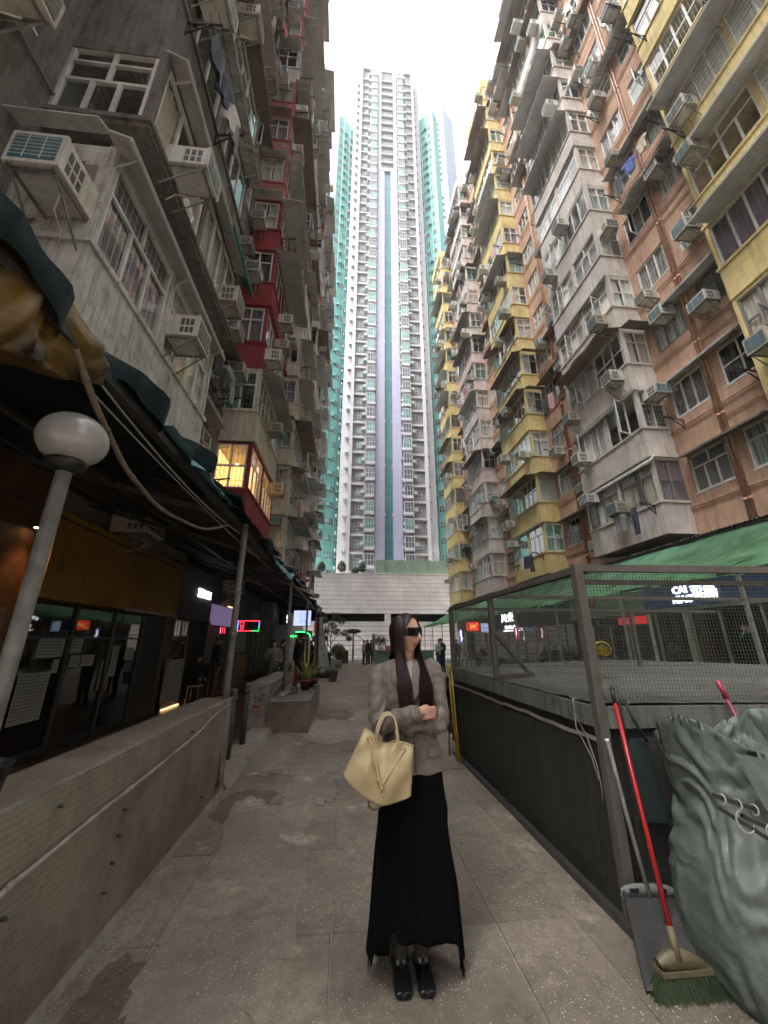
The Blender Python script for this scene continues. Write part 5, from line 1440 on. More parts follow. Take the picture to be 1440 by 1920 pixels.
# ================================================================== right side: plinth, cage, cleaning things, shops, green tarpaulin
M['plinth_wall'] = weathered('dark cement panel', (0.036, 0.035, 0.030), dirt=(.02, .018, .015), amount=.6, streak=.6)
M['plinth_top'] = paving_mat('gritty slab top', (0.14, 0.145, 0.13), .5, .6)
M['slab_edge'] = weathered('broken slab edge', (0.15, 0.15, 0.135), dirt=(.02, .018, .015), amount=.8, streak=.7, scale=3)
M['cage_steel'] = weathered('painted steel box section', (0.11, 0.10, 0.088), dirt=(.05, .03, .02), amount=.45, streak=.3, scale=4, bump=.15)
M['wire'] = plain('galvanised wire', (0.10, 0.095, 0.085), .5, metal=.3)
PX, PY = 1.72, 2.72
poly = [(PX, PY), (8.4, 2.5), (8.4, 6.0), (6.3, 9.1), (3.9, 8.05), (PX, 6.38)]
pln = tag(empty('concrete_plinth', (PX, PY, 0)), 'large dark concrete plinth with a gritty slab top, right foreground', 'plinth')
def PL(name, mb, m, o=pln, off=(PX, PY, 0)): me = mb.mesh(name, M[m] if isinstance(m, str) else m); me.transform(Matrix.Translation((-off[0], -off[1], -off[2]))); return link(name, me, o)
mb = MB(); mb.prism(poly, 0, 1.03); PL('plinth_wall', mb, 'plinth_wall')
def inset(p, d):
    cx = sum(x for x, y in p) / len(p); cy = sum(y for x, y in p) / len(p)
    return [(x + (d if x < cx else -d), y + (d if y < cy else -d)) for x, y in p]
edge = []                                                   # a ragged slab outline
big = inset(poly, -.05)
for i in range(len(big)):
    a, b = Vector(big[i]), Vector(big[(i + 1) % len(big)]); n = max(4, int((b - a).length / .12))
    for k in range(n):
        p = a.lerp(b, k / n); nn = .02 * mnoise.noise(Vector((p.x * 7, p.y * 7, .5))); edge.append((p.x + nn, p.y + nn))
mb = MB(); mb.prism(edge, 1.04, 1.17); PL('slab_edge', mb, 'slab_edge')
mb = MB(); rows = []
for i in range(60):
    row = []
    for k in range(60):
        # bilinear over the four main corners
        u, v = i / 59, k / 59
        A, B, C_, D = Vector((PX - .03, PY - .03)), Vector((8.3, 2.5)), Vector((6.4, 8.8)), Vector((PX - .02, 6.4))
        p = A.lerp(B, u).lerp(D.lerp(C_, u), v); row.append((p.x, p.y, 1.185 + .012 * mnoise.noise(Vector((p.x * 2.2, p.y * 9, 0))) + .008 * mnoise.noise(Vector((p.x * 14, p.y * 14, 3)))))
    rows.append(row)
mb.grid(rows); PL('slab_top', mb, 'plinth_top')
for i in range(5): mb = MB(); y = 2.95 + .74 * i; mb.box(PX - .012, PX - .001, y, y + .70, .14, .93 - .01 * (i % 2)); PL('side_panel', mb, 'plinth_wall')
for i in range(7): mb = MB(); x = PX + .08 + .9 * i; mb.box(x, x + .86, 2.50, 2.69 - .026 * i, .05, 1.0) if False else mb.box(x, x + .86, PY - .05 - .029 * i, PY - .012 - .029 * i, .05, .98); PL('front_panel', mb, 'plinth_wall')
rows = [[], []]
for i in range(50):
    y = 2.75 + 3.55 * i / 49; z = .955 + .018 * mnoise.noise(Vector((y * 3, 0, 1)))
    rows[0].append((PX - .02, y, z - .012)); rows[1].append((PX - .014, y, z + .014))
mb = MB(); mb.grid(rows); PL('mortar_line', mb, 'bare_pale')
mb = MB(); mb.bar((PX - .05, 2.55, .025), (PX - .05, 6.35, .025), .05, .05); PL('base_rail', mb, 'dark_metal')

cage = tag(empty('wire_cage', (PX, PY, 1.19)), 'rusty steel frame cage with wire netting on top of the plinth', 'cage')
def CG(name, mb, m): return PL(name, mb, m, cage, (PX, PY, 1.19))
ZT = 2.09
for (x, y, z0, w) in ((PX - .03, PY - .045, 0.0, .062), (PX, 4.55, 1.19, .055), (PX, 6.36, 1.1, .055), (4.9, 2.62, 1.19, .05), (4.9, 6.4, 1.19, .05), (7.2, 4.5, 1.19, .05)):
    mb = MB(); mb.bar((x, y, z0), (x, y, ZT + (.03 if z0 == 0 else 0)), w); CG('post', mb, 'cage_steel')
for (a, b, w) in (((PX, PY - .02, ZT), (PX, 6.36, ZT), .05), ((PX - .02, PY - .03, ZT + .005), (7.6, 2.45, ZT + .005), .05), ((PX, 4.55, ZT - .002), (7.2, 4.5, ZT - .002), .04), ((PX, 6.36, ZT - .004), (6.6, 6.5, ZT - .004), .045), ((PX + .03, 2.73, ZT - .09), (5, 2.60, ZT - .09), .035)):
    mb = MB(); mb.bar(a, b, w); CG('rail', mb, 'cage_steel')
mb = MB(); mb.bar((PX + .01, 4.5, 1.66), (2.14, 4.62, 1.23), .035); CG('brace', mb, 'cage_steel')
mb = MB(); mb.bar((PX - .01, 4.42, 1.215), (2.18, 4.63, 1.215), .05, .045); CG('foot', mb, 'cage_steel')
# wire netting
def netting(a, b, z0, z1, step, r, seed):
    a, b = Vector(a), Vector(b); L = (b - a).length; n = int(L / step); mb = MB(); d = (b - a).normalized(); nn = Vector((-d.y, d.x, 0))
    for i in range(n + 1):
        p = a + d * (step * i); w1 = .006 * mnoise.noise(Vector((i * .2, seed, 0)))
        mb.bar((p.x + nn.x * w1, p.y + nn.y * w1, z0), (p.x, p.y, z1), r)
    m = int((z1 - z0) / step)
    for j in range(m + 1):
        z = z0 + step * j; k = 10
        pts = [a.lerp(b, q / k) for q in range(k + 1)]
        for q in range(k): mb.bar((pts[q].x, pts[q].y, z + .004 * mnoise.noise(Vector((q * .5, j * .4, seed)))), (pts[q + 1].x, pts[q + 1].y, z + .004 * mnoise.noise(Vector(((q + 1) * .5, j * .4, seed)))), r)
    return mb
for (a, b, z0, z1, sd) in (((PX + .001, 2.76), (PX + .001, 6.33), 1.20, 2.06, 1), ((PX + .02, PY - .02), (6.2, 2.52), 1.20, 2.06, 2)):
    o = CG('wire_netting', netting((a[0], a[1], 0), (b[0], b[1], 0), z0, z1, .0245, .0021, sd), 'wire'); tag(o, kind='stuff')
o = CG('wire_netting', netting((PX, 6.35, 0), (6.4, 6.48, 0), 1.20, 2.06, .05, .0025, 5), 'wire'); tag(o, kind='stuff')

can = tag(empty('hanging_can', (3.0, 4.5, 1.5)), 'yellow tin can hung on its side from a wire inside the cage', 'can')
mb = MB()
prof = [(.075, -.10), (.082, -.098), (.082, -.09), (.078, -.085), (.078, .085), (.082, .09), (.082, .098), (.074, .10), (.070, .09), (.070, -.02), (0, -.02)]
mb.lathe(prof, 24); me = mb.mesh('tin', plain('yellow tin', (.42, .33, .02), .4, noise=.3)); me.transform(Matrix.Rotation(R(90), 4, 'X')); 
me.transform(Matrix.Rotation(R(155), 4, 'Z')); link('tin', me, can)
mb = MB(); mb.tube([(0, 0, .08), (-.01, 0, .2), (0.02, 0, .24), (-.03, .0, .36), (-.03, .02, .58)], .004, 5); mb.build('wire', M['wire'], can)

# ---- cleaning tools leaning on the plinth
def fin(o, label, cat): tag(o, label, cat); return o
br = fin(empty('broom', (1.62, 2.2, 0)), 'broom with a bright red handle and dark green bristles', 'broom')
def BR(name, mb, m, o, off): me = mb.mesh(name, M[m] if isinstance(m, str) else m); me.transform(Matrix.Translation(tuple(-q for q in off))); return link(name, me, o)
OB = (1.62, 2.2, 0)
M['red_pole'] = plain('red lacquered pole', (0.40, 0.012, 0.02), .35, coat=.3)
top, bot = Vector((1.76, 2.61, 1.29)), Vector((1.645, 2.30, .20))
mb = MB(); mb.tube([bot, top - (top - bot) * .08], .0125, 12); BR('handle', mb, 'red_pole', br, OB)
mb = MB(); mb.tube([top - (top - bot) * .08, top], .0135, 12); BR('grip', mb, 'black_plastic', br, OB)
M['broom_head'] = plain('khaki broom head', (.13, .105, .06), .55, noise=.3, nscale=20)
OB2 = (1.62 - .035, 2.2 - .10, .006)
mb = MB(); sec = []
for i in range(13):
    t = i / 12; x = -.125 + .25 * t; h = .02 + .062 * math.sin(math.pi * t) ** .8
    sec.append([(1.63 + x, 2.165, .105 - .13 * x), (1.63 + x, 2.18, .105 + h * .85 - .13 * x), (1.63 + x, 2.205, .105 + h * .85 - .13 * x), (1.63 + x, 2.225, .105 - .13 * x)])
mb.grid(sec, closed=True); _d = Vector((.035, .10, -.006)); mb.tube([bot - (top - bot) * .06 - _d, bot + (top - bot) * .04 - _d], .018, 10); BR('head', mb, 'broom_head', br, OB2)
mb = MB(); mb.box(1.50, 1.76, 2.16, 2.23, .088, .108); BR('binding', mb, 'broom_head', br, OB2)
mb = MB(); rr = random.Random(12)
for i in range(1500):
    t = rr.random(); x = 1.505 + .25 * t; y = 2.167 + .055 * rr.random(); l = .082 + .022 * rr.random(); dx = (t - .45) * .13 + rr.gauss(0, .012); dy = -.03 + rr.gauss(0, .014)
    a = Vector((x, y, .092)); b = Vector((x + dx, y + dy, max(.016, .092 - l))); w = .0016
    mb.add([a + Vector((-w, 0, 0)), a + Vector((w, 0, 0)), b + Vector((w, 0, 0)), b + Vector((-w, 0, 0))], [(0, 1, 2, 3)])
o = BR('bristles', mb, plain('dark green bristle', (.03, .045, .018), .6, noise=.6, nscale=60), br, OB2); tag(o, kind='stuff')
dp = fin(empty('dustpan', (1.6, 2.3, 0)), 'long-handled grey metal dustpan standing behind the broom head', 'dustpan'); OD = (1.6, 2.3, 0)
M['pan_metal'] = plain('scuffed tin', (.045, .044, .043), .5, metal=.1, noise=.4, nscale=8)
bl, brr, tr_, tl = Vector((1.46, 2.30, .022)), Vector((1.74, 2.26, .022)), Vector((1.885, 2.52, .235)), Vector((1.565, 2.53, .25))
mb = MB(); n = (brr - bl).cross(tl - bl).normalized() * .006
mb.hexa([bl, brr, tr_, tl, bl + n, brr + n, tr_ + n, tl + n]); BR('pan', mb, 'pan_metal', dp, OD)
for (a, b) in ((bl, tl), (tr_, brr)): mb = MB(); u = Vector((0, -.012, .045)); mb.hexa([a, b, b + Vector((.006, 0, 0)), a + Vector((.006, 0, 0)), a + u * .35, b + u, b + u + Vector((.006, 0, 0)), a + u * .35 + Vector((.006, 0, 0))]); BR('side_lip', mb, 'pan_metal', dp, OD)
mb = MB(); q = (tr_ - tl); rows = []
for i in range(13):
    t = i / 12; h = .028 * (1 - abs(2 * t - 1) ** 4); p = tl + q * t; rows.append([p, p + Vector((0, .004, .03 + h)), p + Vector((0, .02, .03 + h)), p + Vector((0, .02, 0))])
mb.grid(rows, closed=True); BR('back_rim', mb, plain('pale rim', (.16, .165, .165), .4), dp, OD)
for s in (.22, .72): mb = MB(); p = tl + q * s; mb.box(p.x - .025, p.x + .025, p.y - .003, p.y + .006, p.z + .02, p.z + .04); BR('slot', mb, 'black_plastic', dp, OD)
mb = MB(); mb.tube([(1.72, 2.50, .12), (1.70, 2.58, .6), (1.685, 2.63, .98)], .012, 10); BR('handle', mb, 'post_grey', dp, OD)
mb = MB(); mb.tube([(1.685, 2.63, .975), (1.683, 2.633, .992)], .0135, 10); BR('handle_cap', mb, 'frame', dp, OD)
# dark green tote
tb_ = fin(empty('tote_bag', (1.85, 2.62, .56)), 'dark green cloth tote bag hanging behind the red broom handle', 'bag'); OT = (1.85, 2.62, .56)
M['tote'] = plain('dark green cloth', (.010, .024, .022), .85, noise=.3, nscale=12)
mb = MB()
for sg_ in (-1, 1):
    rows = []
    for i in range(12):
        t = i / 11; row = []
        for k in range(10):
            s = k / 9 * 2 - 1; x = 1.845 + .05 * (1 - t) * -.3 + s * (.085 + .02 * (1 - t)) + .05 * (1 - t)
            row.append((x, 2.60 + sg_ * .02 * math.sqrt(max(0, 1 - s * s)) + .008 * mnoise.noise(Vector((x * 9, t * 5, sg_))), .56 + .42 * t - .01 * s))
        rows.append(row)
    mb.grid(rows)
BR('bag', mb, 'tote', tb_, OT)
mb = MB(); mb.tube([(1.80, 2.60, .98), (1.79, 2.60, 1.10), (1.80, 2.61, 1.21), (1.83, 2.61, 1.22), (1.87, 2.60, 1.10), (1.93, 2.60, .98)], .010, 6); BR('strap', mb, 'tote', tb_, OT)
mb = MB(); mb.tube([(1.81, 2.62, 1.215), (1.815, 2.62, 1.27), (1.80, 2.62, 1.30), (1.775, 2.62, 1.305), (1.765, 2.62, 1.285)], .003, 5); BR('hook', mb, 'wire', tb_, OT)
# big sack
sk = fin(empty('sack', (2.1, 2.25, 0)), 'bulging grey-green woven plastic sack with its mouth folded open', 'sack'); OS = (2.1, 2.25, 0)
def woven(name, col):
    m, nt, N, L, P = nodes_of(name); P.inputs['Base Color'].default_value = c4(col); P.inputs['Roughness'].default_value = .46; P.inputs['Specular IOR Level'].default_value = .5
    tc = N.new('ShaderNodeNewGeometry'); t = N.new('ShaderNodeTexNoise'); t.inputs['Scale'].default_value = 16; t.inputs['Detail'].default_value = 5; t.inputs['Roughness'].default_value = .62; t.inputs['Distortion'].default_value = .8; L.new(tc.outputs['Position'], t.inputs['Vector'])
    b = N.new('ShaderNodeBump'); b.inputs['Strength'].default_value = .22; b.inputs['Distance'].default_value = .02; L.new(t.outputs['Fac'], b.inputs['Height']); L.new(b.outputs[0], P.inputs['Normal'])
    r = N.new('ShaderNodeValToRGB'); r.color_ramp.elements[0].color = c4([x * .85 for x in col]); r.color_ramp.elements[1].color = c4([x * 1.12 for x in col]); r.color_ramp.elements[0].position = .35; r.color_ramp.elements[1].position = .65
    L.new(t.outputs['Fac'], r.inputs[0]); L.new(r.outputs[0], P.inputs['Base Color'])
    return m
M['sack'] = woven('grey-green woven plastic', (.098, .118, .104))
rows = []; n = 150
prof_s = [(0.0, .80), (.05, .93), (.14, 1.0), (.28, 1.04), (.42, 1.03), (.55, .96), (.66, .86), (.74, .80), (.82, .80), (.90, .82), (1.0, .86), (1.10, .90), (1.16, .93)]
for iz in range(91):
    t = iz / 90; z = 1.14 * t
    for a_ in range(len(prof_s) - 1):
        if prof_s[a_][0] <= z * 1.0175 <= prof_s[a_ + 1][0] + 1e-6: break
    f0, f1 = prof_s[a_], prof_s[a_ + 1]; f = f0[1] + (f1[1] - f0[1]) * (z * 1.0175 - f0[0]) / (f1[0] - f0[0])
    row = []
    for k in range(n):
        a = 2 * math.pi * k / n; ca, sa = math.cos(a), math.sin(a)
        e = .62 + .2 * t
        rx, ry = .40 * f, .31 * f * (1 - .30 * max(0, t - .6))
        px, py = rx * math.copysign(abs(ca) ** e, ca), ry * math.copysign(abs(sa) ** e, sa)
        def ridge(v_): return 1 - abs(v_) * 2.4
        n1 = mnoise.noise(Vector((ca * 1.5 + 4, sa * 1.5, z * 2.6))); n2 = mnoise.noise(Vector((ca * 3.1, sa * 3.1 + 7, z * 5.5 + 2 * ca)))
        wz = z * 5.2 + 1.4 * n1 + .9 * math.sin(a * 2); wa = a * 2.2 + z * 3 + 2.2 * n1
        fold = .040 * (abs((wz % 1) - .5) * 2 - .5) + .035 * (abs((wa % 1) - .5) * 2 - .5) + .035 * n1 + .010 * max(0, ridge(n2)) ** 3 - .008 + .007 * max(0, ridge(mnoise.noise(Vector((ca * 6 + 1, sa * 6, z * 12))))) ** 2
        fold += .022 * math.sin(z * 40 + 4.1 * math.sin(a * 2 + 1)) * math.exp(-((z - .70) / .09) ** 2)
        fold += .022 * math.sin(a * 11 + z * 5 + 2 * n1) * max(0, t - .55)
        fold *= .45 + .55 * (1 if z > .75 else max(0, (z - .40) / .35)); fold += .012 * (abs(((z * 9 + a * 3 + 3 * n2) % 1) - .5) * 2 - .5)
        q = 1 + fold * 1.3
        lean = .07 * t
        row.append((2.20 + px * q - .02 + lean, 2.24 + py * q + .10 * t, max(.0, z + .018 * mnoise.noise(Vector((ca * 3, sa * 3, z * 4 + 9)))) + (.10 * math.sin(a * 2 + .9) * max(0, t - .85) / .15 - .06 * max(0, t - .85) / .15 if t > .85 else 0)))
    rows.append(row)
for i in range(6):                                            # folded-in mouth
    t = (i + 1) / 6; rows.append([(2.21 + (p[0] - 2.21) * (1 - .10 * t), 2.34 + (p[1] - 2.34) * (1 - .12 * t), p[2] - .34 * t + .02 * math.sin(k * .45)) for k, p in enumerate(rows[90])])
mb = MB(); mb.grid(rows, closed=True); o = BR('sack_body', mb, 'sack', sk, OS)
mb = MB(); rows = []
for i in range(9):                                            # a torn flap hanging over the front
    t = i / 8; row = []
    for k in range(12):
        s = k / 11; row.append((1.93 + .30 * s + .05 * t, 2.00 - .05 * math.sin(s * 3.1) - .05 * t + .02 * mnoise.noise(Vector((s * 4, t * 4, 2))), 1.06 - .42 * t * (0.35 + .65 * math.sin(math.pi * (s * .8 + .1))) - .05 * s))
    rows.append(row)
mb.grid(rows); BR('torn_flap', mb, 'sack', sk, OS)
# second handle
mp = fin(empty('mop', (2.6, 2.55, 0)), 'dark pink mop handle leaning behind the sack', 'mop'); OM = (2.6, 2.55, 0)
M['pink_pole'] = plain('dull magenta pole', (.20, .02, .055), .4)
mb = MB(); mb.tube([(2.72, 2.38, .1), (2.53, 2.60, 1.30)], .0125, 10); BR('handle', mb, 'pink_pole', mp, OM)
mb = MB(); mb.tube([(2.545, 2.585, 1.22), (2.527, 2.603, 1.33)], .016, 10); BR('grip', mb, plain('pink grip', (.34, .03, .07), .4), mp, OM)
mb = MB(); mb.box(2.62, 2.82, 2.30, 2.42, .0, .10); BR('head', mb, 'tote', mp, OM)
# folding clothes rack with clips at the right edge
rk = fin(empty('drying_rack', (1.78, 1.72, .0)), 'dark folding drying rack with pale rings poking in at the right edge', 'rack'); OR_ = (1.78, 1.72, 0)
for (a, b) in (((1.62, 1.83, .945), (2.15, 1.62, .80)), ((1.63, 1.83, .90), (2.15, 1.60, .55)), ((1.70, 1.80, .88), (2.2, 1.66, .66))): mb = MB(); mb.bar(a, b, .016); BR('bar', mb, 'black_plastic', rk, OR_)
for i in range(9):
    p = Vector((1.645, 1.818, .938)).lerp(Vector((2.1, 1.64, .81)), i / 9); mb = MB(); mb.tube([p + Vector((.002 * math.cos(a), .018 * math.sin(a), -.004 + .019 * math.cos(a))) for a in [2 * math.pi * q / 12 for q in range(13)]], .0032, 5, caps=False); BR('ring', mb, 'paper', rk, OR_)
for q in range(3): p = Vector((1.70 + .09 * q, 1.79 - .035 * q, .86 - .035 * q)); mb = MB(); mb.tube([p + Vector((.036 * math.cos(a), .01 * math.sin(a), .036 * math.sin(a))) for a in [2 * math.pi * k / 16 for k in range(17)]], .0035, 5, caps=False); BR('hoop', mb, 'conduit', rk, OR_)
mb = MB(); mb.bar((2.15, 1.61, 0), (2.15, 1.61, .82), .016); mb.bar((2.12, 1.61, 0), (2.3, 1.61, 0.02), .02); BR('leg', mb, 'black_plastic', rk, OR_)
# cord
mb = MB(); mb.tube([(PX - .05, 2.93, 1.19), (PX - .062, 2.925, 1.10), (PX - .03, 2.86, .95), (PX - .026, 2.80, .80), (PX - .024, 2.79, .68), (PX - .022, 2.80, .60)], .004, 5); mb.tube([(PX - .05, 2.94, 1.19), (PX - .058, 2.935, 1.0), (PX - .03, 2.84, .84), (PX - .03, 2.80, .72)], .004, 5)
fin(mb.build('cord', M['conduit']), 'pale cord dangling down the side of the dark plinth', 'cord')
# yellow poles at the far corner
for (x0, y0, x1, y1, m, lab) in ((1.60, 5.85, 1.655, 6.28, 'yp', 'yellow pole leaning on the far plinth corner, foremost'), (1.615, 6.02, 1.645, 6.42, 'yp', 'second yellow pole leaning on the far plinth corner'), (1.58, 6.30, 1.64, 6.47, 'gp', 'grey stick leaning beside the yellow poles')):
    if m not in M: M[m] = plain('yellow bamboo' if m == 'yp' else 'grey stick', (.33, .22, .02) if m == 'yp' else (.2, .17, .15), .5, noise=.3, nscale=12)
    mb = MB(); mb.tube([(x0, y0, 0), (x1, y1, 1.22)], .014, 8); o = mb.build('leaning_pole', M[m]); tag(o, lab, 'pole')
rows = []
for i in range(8):
    t = i / 7; rows.append([(1.63 - .05 * math.sin(k * .8 + t * 3) - .04 * t, 6.30 + .03 * k, 1.05 - .75 * t - .02 * math.sin(k)) for k in range(7)])
mb = MB(); mb.grid(rows); fin(mb.build('rag', M['tote']), 'dark rag hanging beside the yellow poles', 'rag')

# ---- green tarpaulin awning on the right
def translucent(name, col, amt=.5):
    m = bpy.data.materials.new(name); m.use_nodes = True; N, L = m.node_tree.nodes, m.node_tree.links; N.clear()
    o = N.new('ShaderNodeOutputMaterial'); mx = N.new('ShaderNodeMixShader'); d = N.new('ShaderNodeBsdfDiffuse'); t = N.new('ShaderNodeBsdfTranslucent'); mx.inputs[0].default_value = amt
    g = N.new('ShaderNodeNewGeometry'); nz = N.new('ShaderNodeTexNoise'); nz.inputs['Scale'].default_value = 1.5; nz.inputs['Detail'].default_value = 7; L.new(g.outputs['Position'], nz.inputs['Vector'])
    r = N.new('ShaderNodeValToRGB'); r.color_ramp.elements[0].color = c4([x * .7 for x in col]); r.color_ramp.elements[1].color = c4([min(1, x * 1.15) for x in col]); r.color_ramp.elements[0].position = .35; r.color_ramp.elements[1].position = .6
    L.new(nz.outputs['Fac'], r.inputs[0])
    for s in (d, t): L.new(r.outputs[0], s.inputs['Color'])
    L.new(d.outputs[0], mx.inputs[1]); L.new(t.outputs[0], mx.inputs[2]); L.new(mx.outputs[0], o.inputs['Surface']); return m
M['tarp_green'] = translucent('green tarpaulin', (.50, .98, .58), .90)
ga = tag(empty('green_awning', (9, 20, 0)), 'bright green tarpaulin awning on a steel frame along the right shops', 'awning'); OG = (9, 20, 0)
for seg in range(9):                                         # separate tarpaulins laced edge to edge
    y0 = 3.2 + 3.9 * seg; y1 = y0 + 3.98; rows = []
    for i in range(13):
        s = i / 12; row = []
        for k in range(28):
            t = k / 27; y = y0 + (y1 - y0) * t
            x = 10.5 - 2.85 * s + .08 * math.sin(y * 2.1) * s; z = 4.46 - 1.46 * s - .16 * math.sin(math.pi * s) * (1 + .5 * math.sin(math.pi * t)) + .05 * mnoise.noise(Vector((x * 1.3, y * 1.1, seg))) + (-.06 * abs(math.sin(y * 4.4)) if s > .95 else 0)
            row.append((x, y, z + .012 * seg % .03))
        rows.append(row)
    rows.append([(p[0] + .02, p[1], p[2] - .10 - .08 * abs(mnoise.noise(Vector((p[1] * 3, 0, seg))))) for p in rows[-1]])
    mb = MB(); mb.grid(rows); BR('tarpaulin', mb, 'tarp_green', ga, OG)
for i in range(11):
    y = 3.4 + 3.5 * i
    mb = MB(); mb.bar((7.72, y, 0), (7.72, y, 2.9), .06); BR('post', mb, 'post_grey', ga, OG)
    mb = MB(); mb.bar((7.72, y, 2.86), (11.7, y, 4.36), .05); BR('rafter', mb, 'dark_metal', ga, OG)
mb = MB(); mb.bar((7.72, 3.2, 2.90), (7.72, 38.4, 2.90), .06); BR('edge_rail', mb, 'dark_metal', ga, OG)
for i in range(34):                                          # dark tin roof behind the tarpaulin
    y0 = 2.6 + 1.1 * i; mb = MB(); rows = [[], []]
    for k in range(19):
        y = y0 + 1.12 * k / 18; w = .03 * math.sin(k * math.pi * .9); rows[0].append((12.2, y, 4.86 + w)); rows[1].append((10.35, y, 4.56 + w))
    mb.grid(rows); BR('tin_sheet', mb, 'tin_dark', ga, OG)
mb = MB(); mb.bar((10.45, 2.6, 4.50), (10.45, 40, 4.50), .07); BR('beam', mb, 'tin_dark', ga, OG)

# ---- right-hand shops
RX = 11.85
def rshop(label, y0): return tag(empty('shopfront', (RX, y0, 0)), label, 'shop')
def pane_run(s, y0, y1, n, z0, z1, glass='glass_dark'):
    st_ = (y1 - y0) / n
    for i in range(n):
        SB(s, 'pane', glass, (RX + .04, RX + .05, y0 + st_ * i + .04, y0 + st_ * (i + 1) - .04, z0, z1)); SB(s, 'mullion', 'steel', (RX, RX + .1, y0 + st_ * (i + 1) - .035, y0 + st_ * (i + 1) + .035, z0 - .1, z1 + .05))
r1 = rshop('glass-fronted shop with a deep blue fascia under the green awning', 4)
M['navy'] = plain('deep blue fascia', (.010, .018, .15), .4, noise=.3, nscale=1.5)
SB(r1, 'fascia', 'navy', (RX - .25, RX + .1, 6.0, 14.3, 2.72, 3.75)); SB(r1, 'fascia_rail', 'post_grey', (RX - .3, RX - .24, 4.0, 19.5, 2.60, 2.70)); SB(r1, 'floor_wall', 'shop_dark', (12.28, 12.29, 3, 41, 0, 4.4))
pane_run(r1, 6.2, 14.2, 6, .1, 2.55)
for y in (7.4, 9.6, 12.6): SB(r1, 'pillar', 'stone_panel', (RX - .12, RX + .12, y, y + .22, 0, 2.6))
SB(r1, 'red_shelf', plain('maroon shelf', (.10, .02, .02), .7), (12.1, 12.2, 6.4, 9.3, .9, 2.2))
SB(r1, 'interior_panel', plain('grey green wall', (.12, .16, .15), .7), (12.15, 12.2, 9.9, 13.8, .2, 2.4))
for (y, t_) in ((9.25, 'DE'), (10.8, 'ye')): text_obj('window_letters', t_, .3, M['paper'], r1, (-.02, y - 4, 1.95), FACE_R, .003)
cs = tag(empty('lit_sign', (RX - .27, 12.1, 3.1)), 'glowing white CAINIAO sign with two Chinese characters on blue', 'sign')
text_obj('letters', 'CAI', .34, M['em_white'], cs, (0, .42, .17), FACE_R, .02, 1.1, .006); text_obj('letters', 'NIAO', .34, M['em_white'], cs, (0, .38, -.15), FACE_R, .02, 1.0, .006)
text_obj('characters', '菜', .52, M['em_white'], cs, (0, -.26, 0.0), FACE_R, .02, 1.0, .006); text_obj('characters', '鳥', .52, M['em_white'], cs, (0, -.72, 0.0), FACE_R, .02, 1.0, .006)
r2 = rshop('grey walled shop with a small red sign strip beyond the blue fascia', 14.4)
SB(r2, 'fascia', plain('grey fascia', (.17, .165, .155), .7, noise=.3), (RX - .15, RX + .1, 14.35, 19.6, 2.72, 3.9)); SB(r2, 'red_strip', plain('red strip', (.35, .03, .03), .6, emit=(.5, .02, .02), estr=.25), (RX - .08, RX - .02, 14.6, 16.2, 2.25, 2.55)); text_obj('strip_text', 'laundry', .2, M['paper'], r2, (-.09, 1.0, 2.36), FACE_R, .002)
mb = MB(); mb.lathe([(.0, 0), (.30, 0), (.30, .02), (0, .02)], 20); me = mb.mesh('round_emblem', plain('red emblem', (.28, .04, .04), .7)); me.transform(Matrix.Translation((-.17, 3.3, 3.35)) @ Matrix.Rotation(R(90), 4, 'Y')); link('round_emblem', me, r2)
text_obj('emblem_character', '福', .34, M['paper'], r2, (-.20, 3.3, 3.35), FACE_R, .003)
pane_run(r2, 14.5, 19.4, 4, .1, 2.2); SB(r2, 'door_trim', 'frame', (RX - .08, RX, 14.42, 14.5, 0, 2.6))
SB(r2, 'shelf_goods', plain('mixed goods', (.16, .17, .2), .7, noise=.9, nscale=7), (12.1, 12.2, 14.8, 19.2, .3, 2.0))
r3 = rshop('dark shop with a glowing white lettered sign deep under the green awning', 19.7)
SB(r3, 'fascia', 'shop_dark', (RX - .1, RX + .1, 19.65, 33, 2.6, 3.9)); pane_run(r3, 19.8, 33, 9, .1, 2.45)
g3 = tag(empty('lit_sign', (RX - .14, 27.6, 2.75)), 'glowing white two-line sign on the dark shop, right side', 'sign')
text_obj('letters', '萬東', .75, M['em_white'], g3, (0, .3, .45), FACE_R, .02, 1.5); text_obj('letters', 'Mido Trading', .34, M['em_white'], g3, (0, -.2, -.22), FACE_R, .02, 1.15); mb = MB(); mb.box(-.02, 0, -1.6, 1.1, -.47, -.43); mb.build('light_bar', M['em_white'], g3)
r4 = rshop('last dark shopfront on the right before the alley end', 33)
SB(r4, 'fascia', 'brown_wall', (RX - .1, RX + .1, 33.05, 41, 2.6, 3.9)); pane_run(r4, 33.2, 41, 5, .1, 2.45); SB(r4, 'green_curtain', plain('mossy curtain', (.05, .06, .03), .9), (RX - .15, RX - .12, 36.5, 38, .1, 2.4))
# signs that stand out towards the camera
sg, w, h = sign('neon_sign', 'red framed lightbox sign with a crossing yellow stroke, right side', 9.6, 10.65, 31.0, 2.35, 3.05, emis('red lightbox', (1, .05, .02), .35))
mb = MB(); mb.bar((-.42, -.02, .1), (.42, -.02, .6), .03); mb.bar((-.3, -.02, .55), (.25, -.02, .2), .025); mb.build('stroke', emis('orange stroke', (1, .5, .15), .6), sg); text_obj('characters', '冰鮮', .3, emis('orange ink', (1, .4, .1), .5), sg, (0, -.015, .33), FACE_C, .003)
sg, w, h = sign('lightbox_sign', 'pale blue striped lightbox sign beside the red one', 9.9, 10.5, 28.5, 2.2, 2.85, 'em_lilac')
for q in range(6): mb = MB(); mb.box(-.27, .27, -.008, -.005, .06 + .1 * q, .09 + .1 * q); mb.build('stripe', plain('blue stripe', (.1, .15, .4), .6), sg)
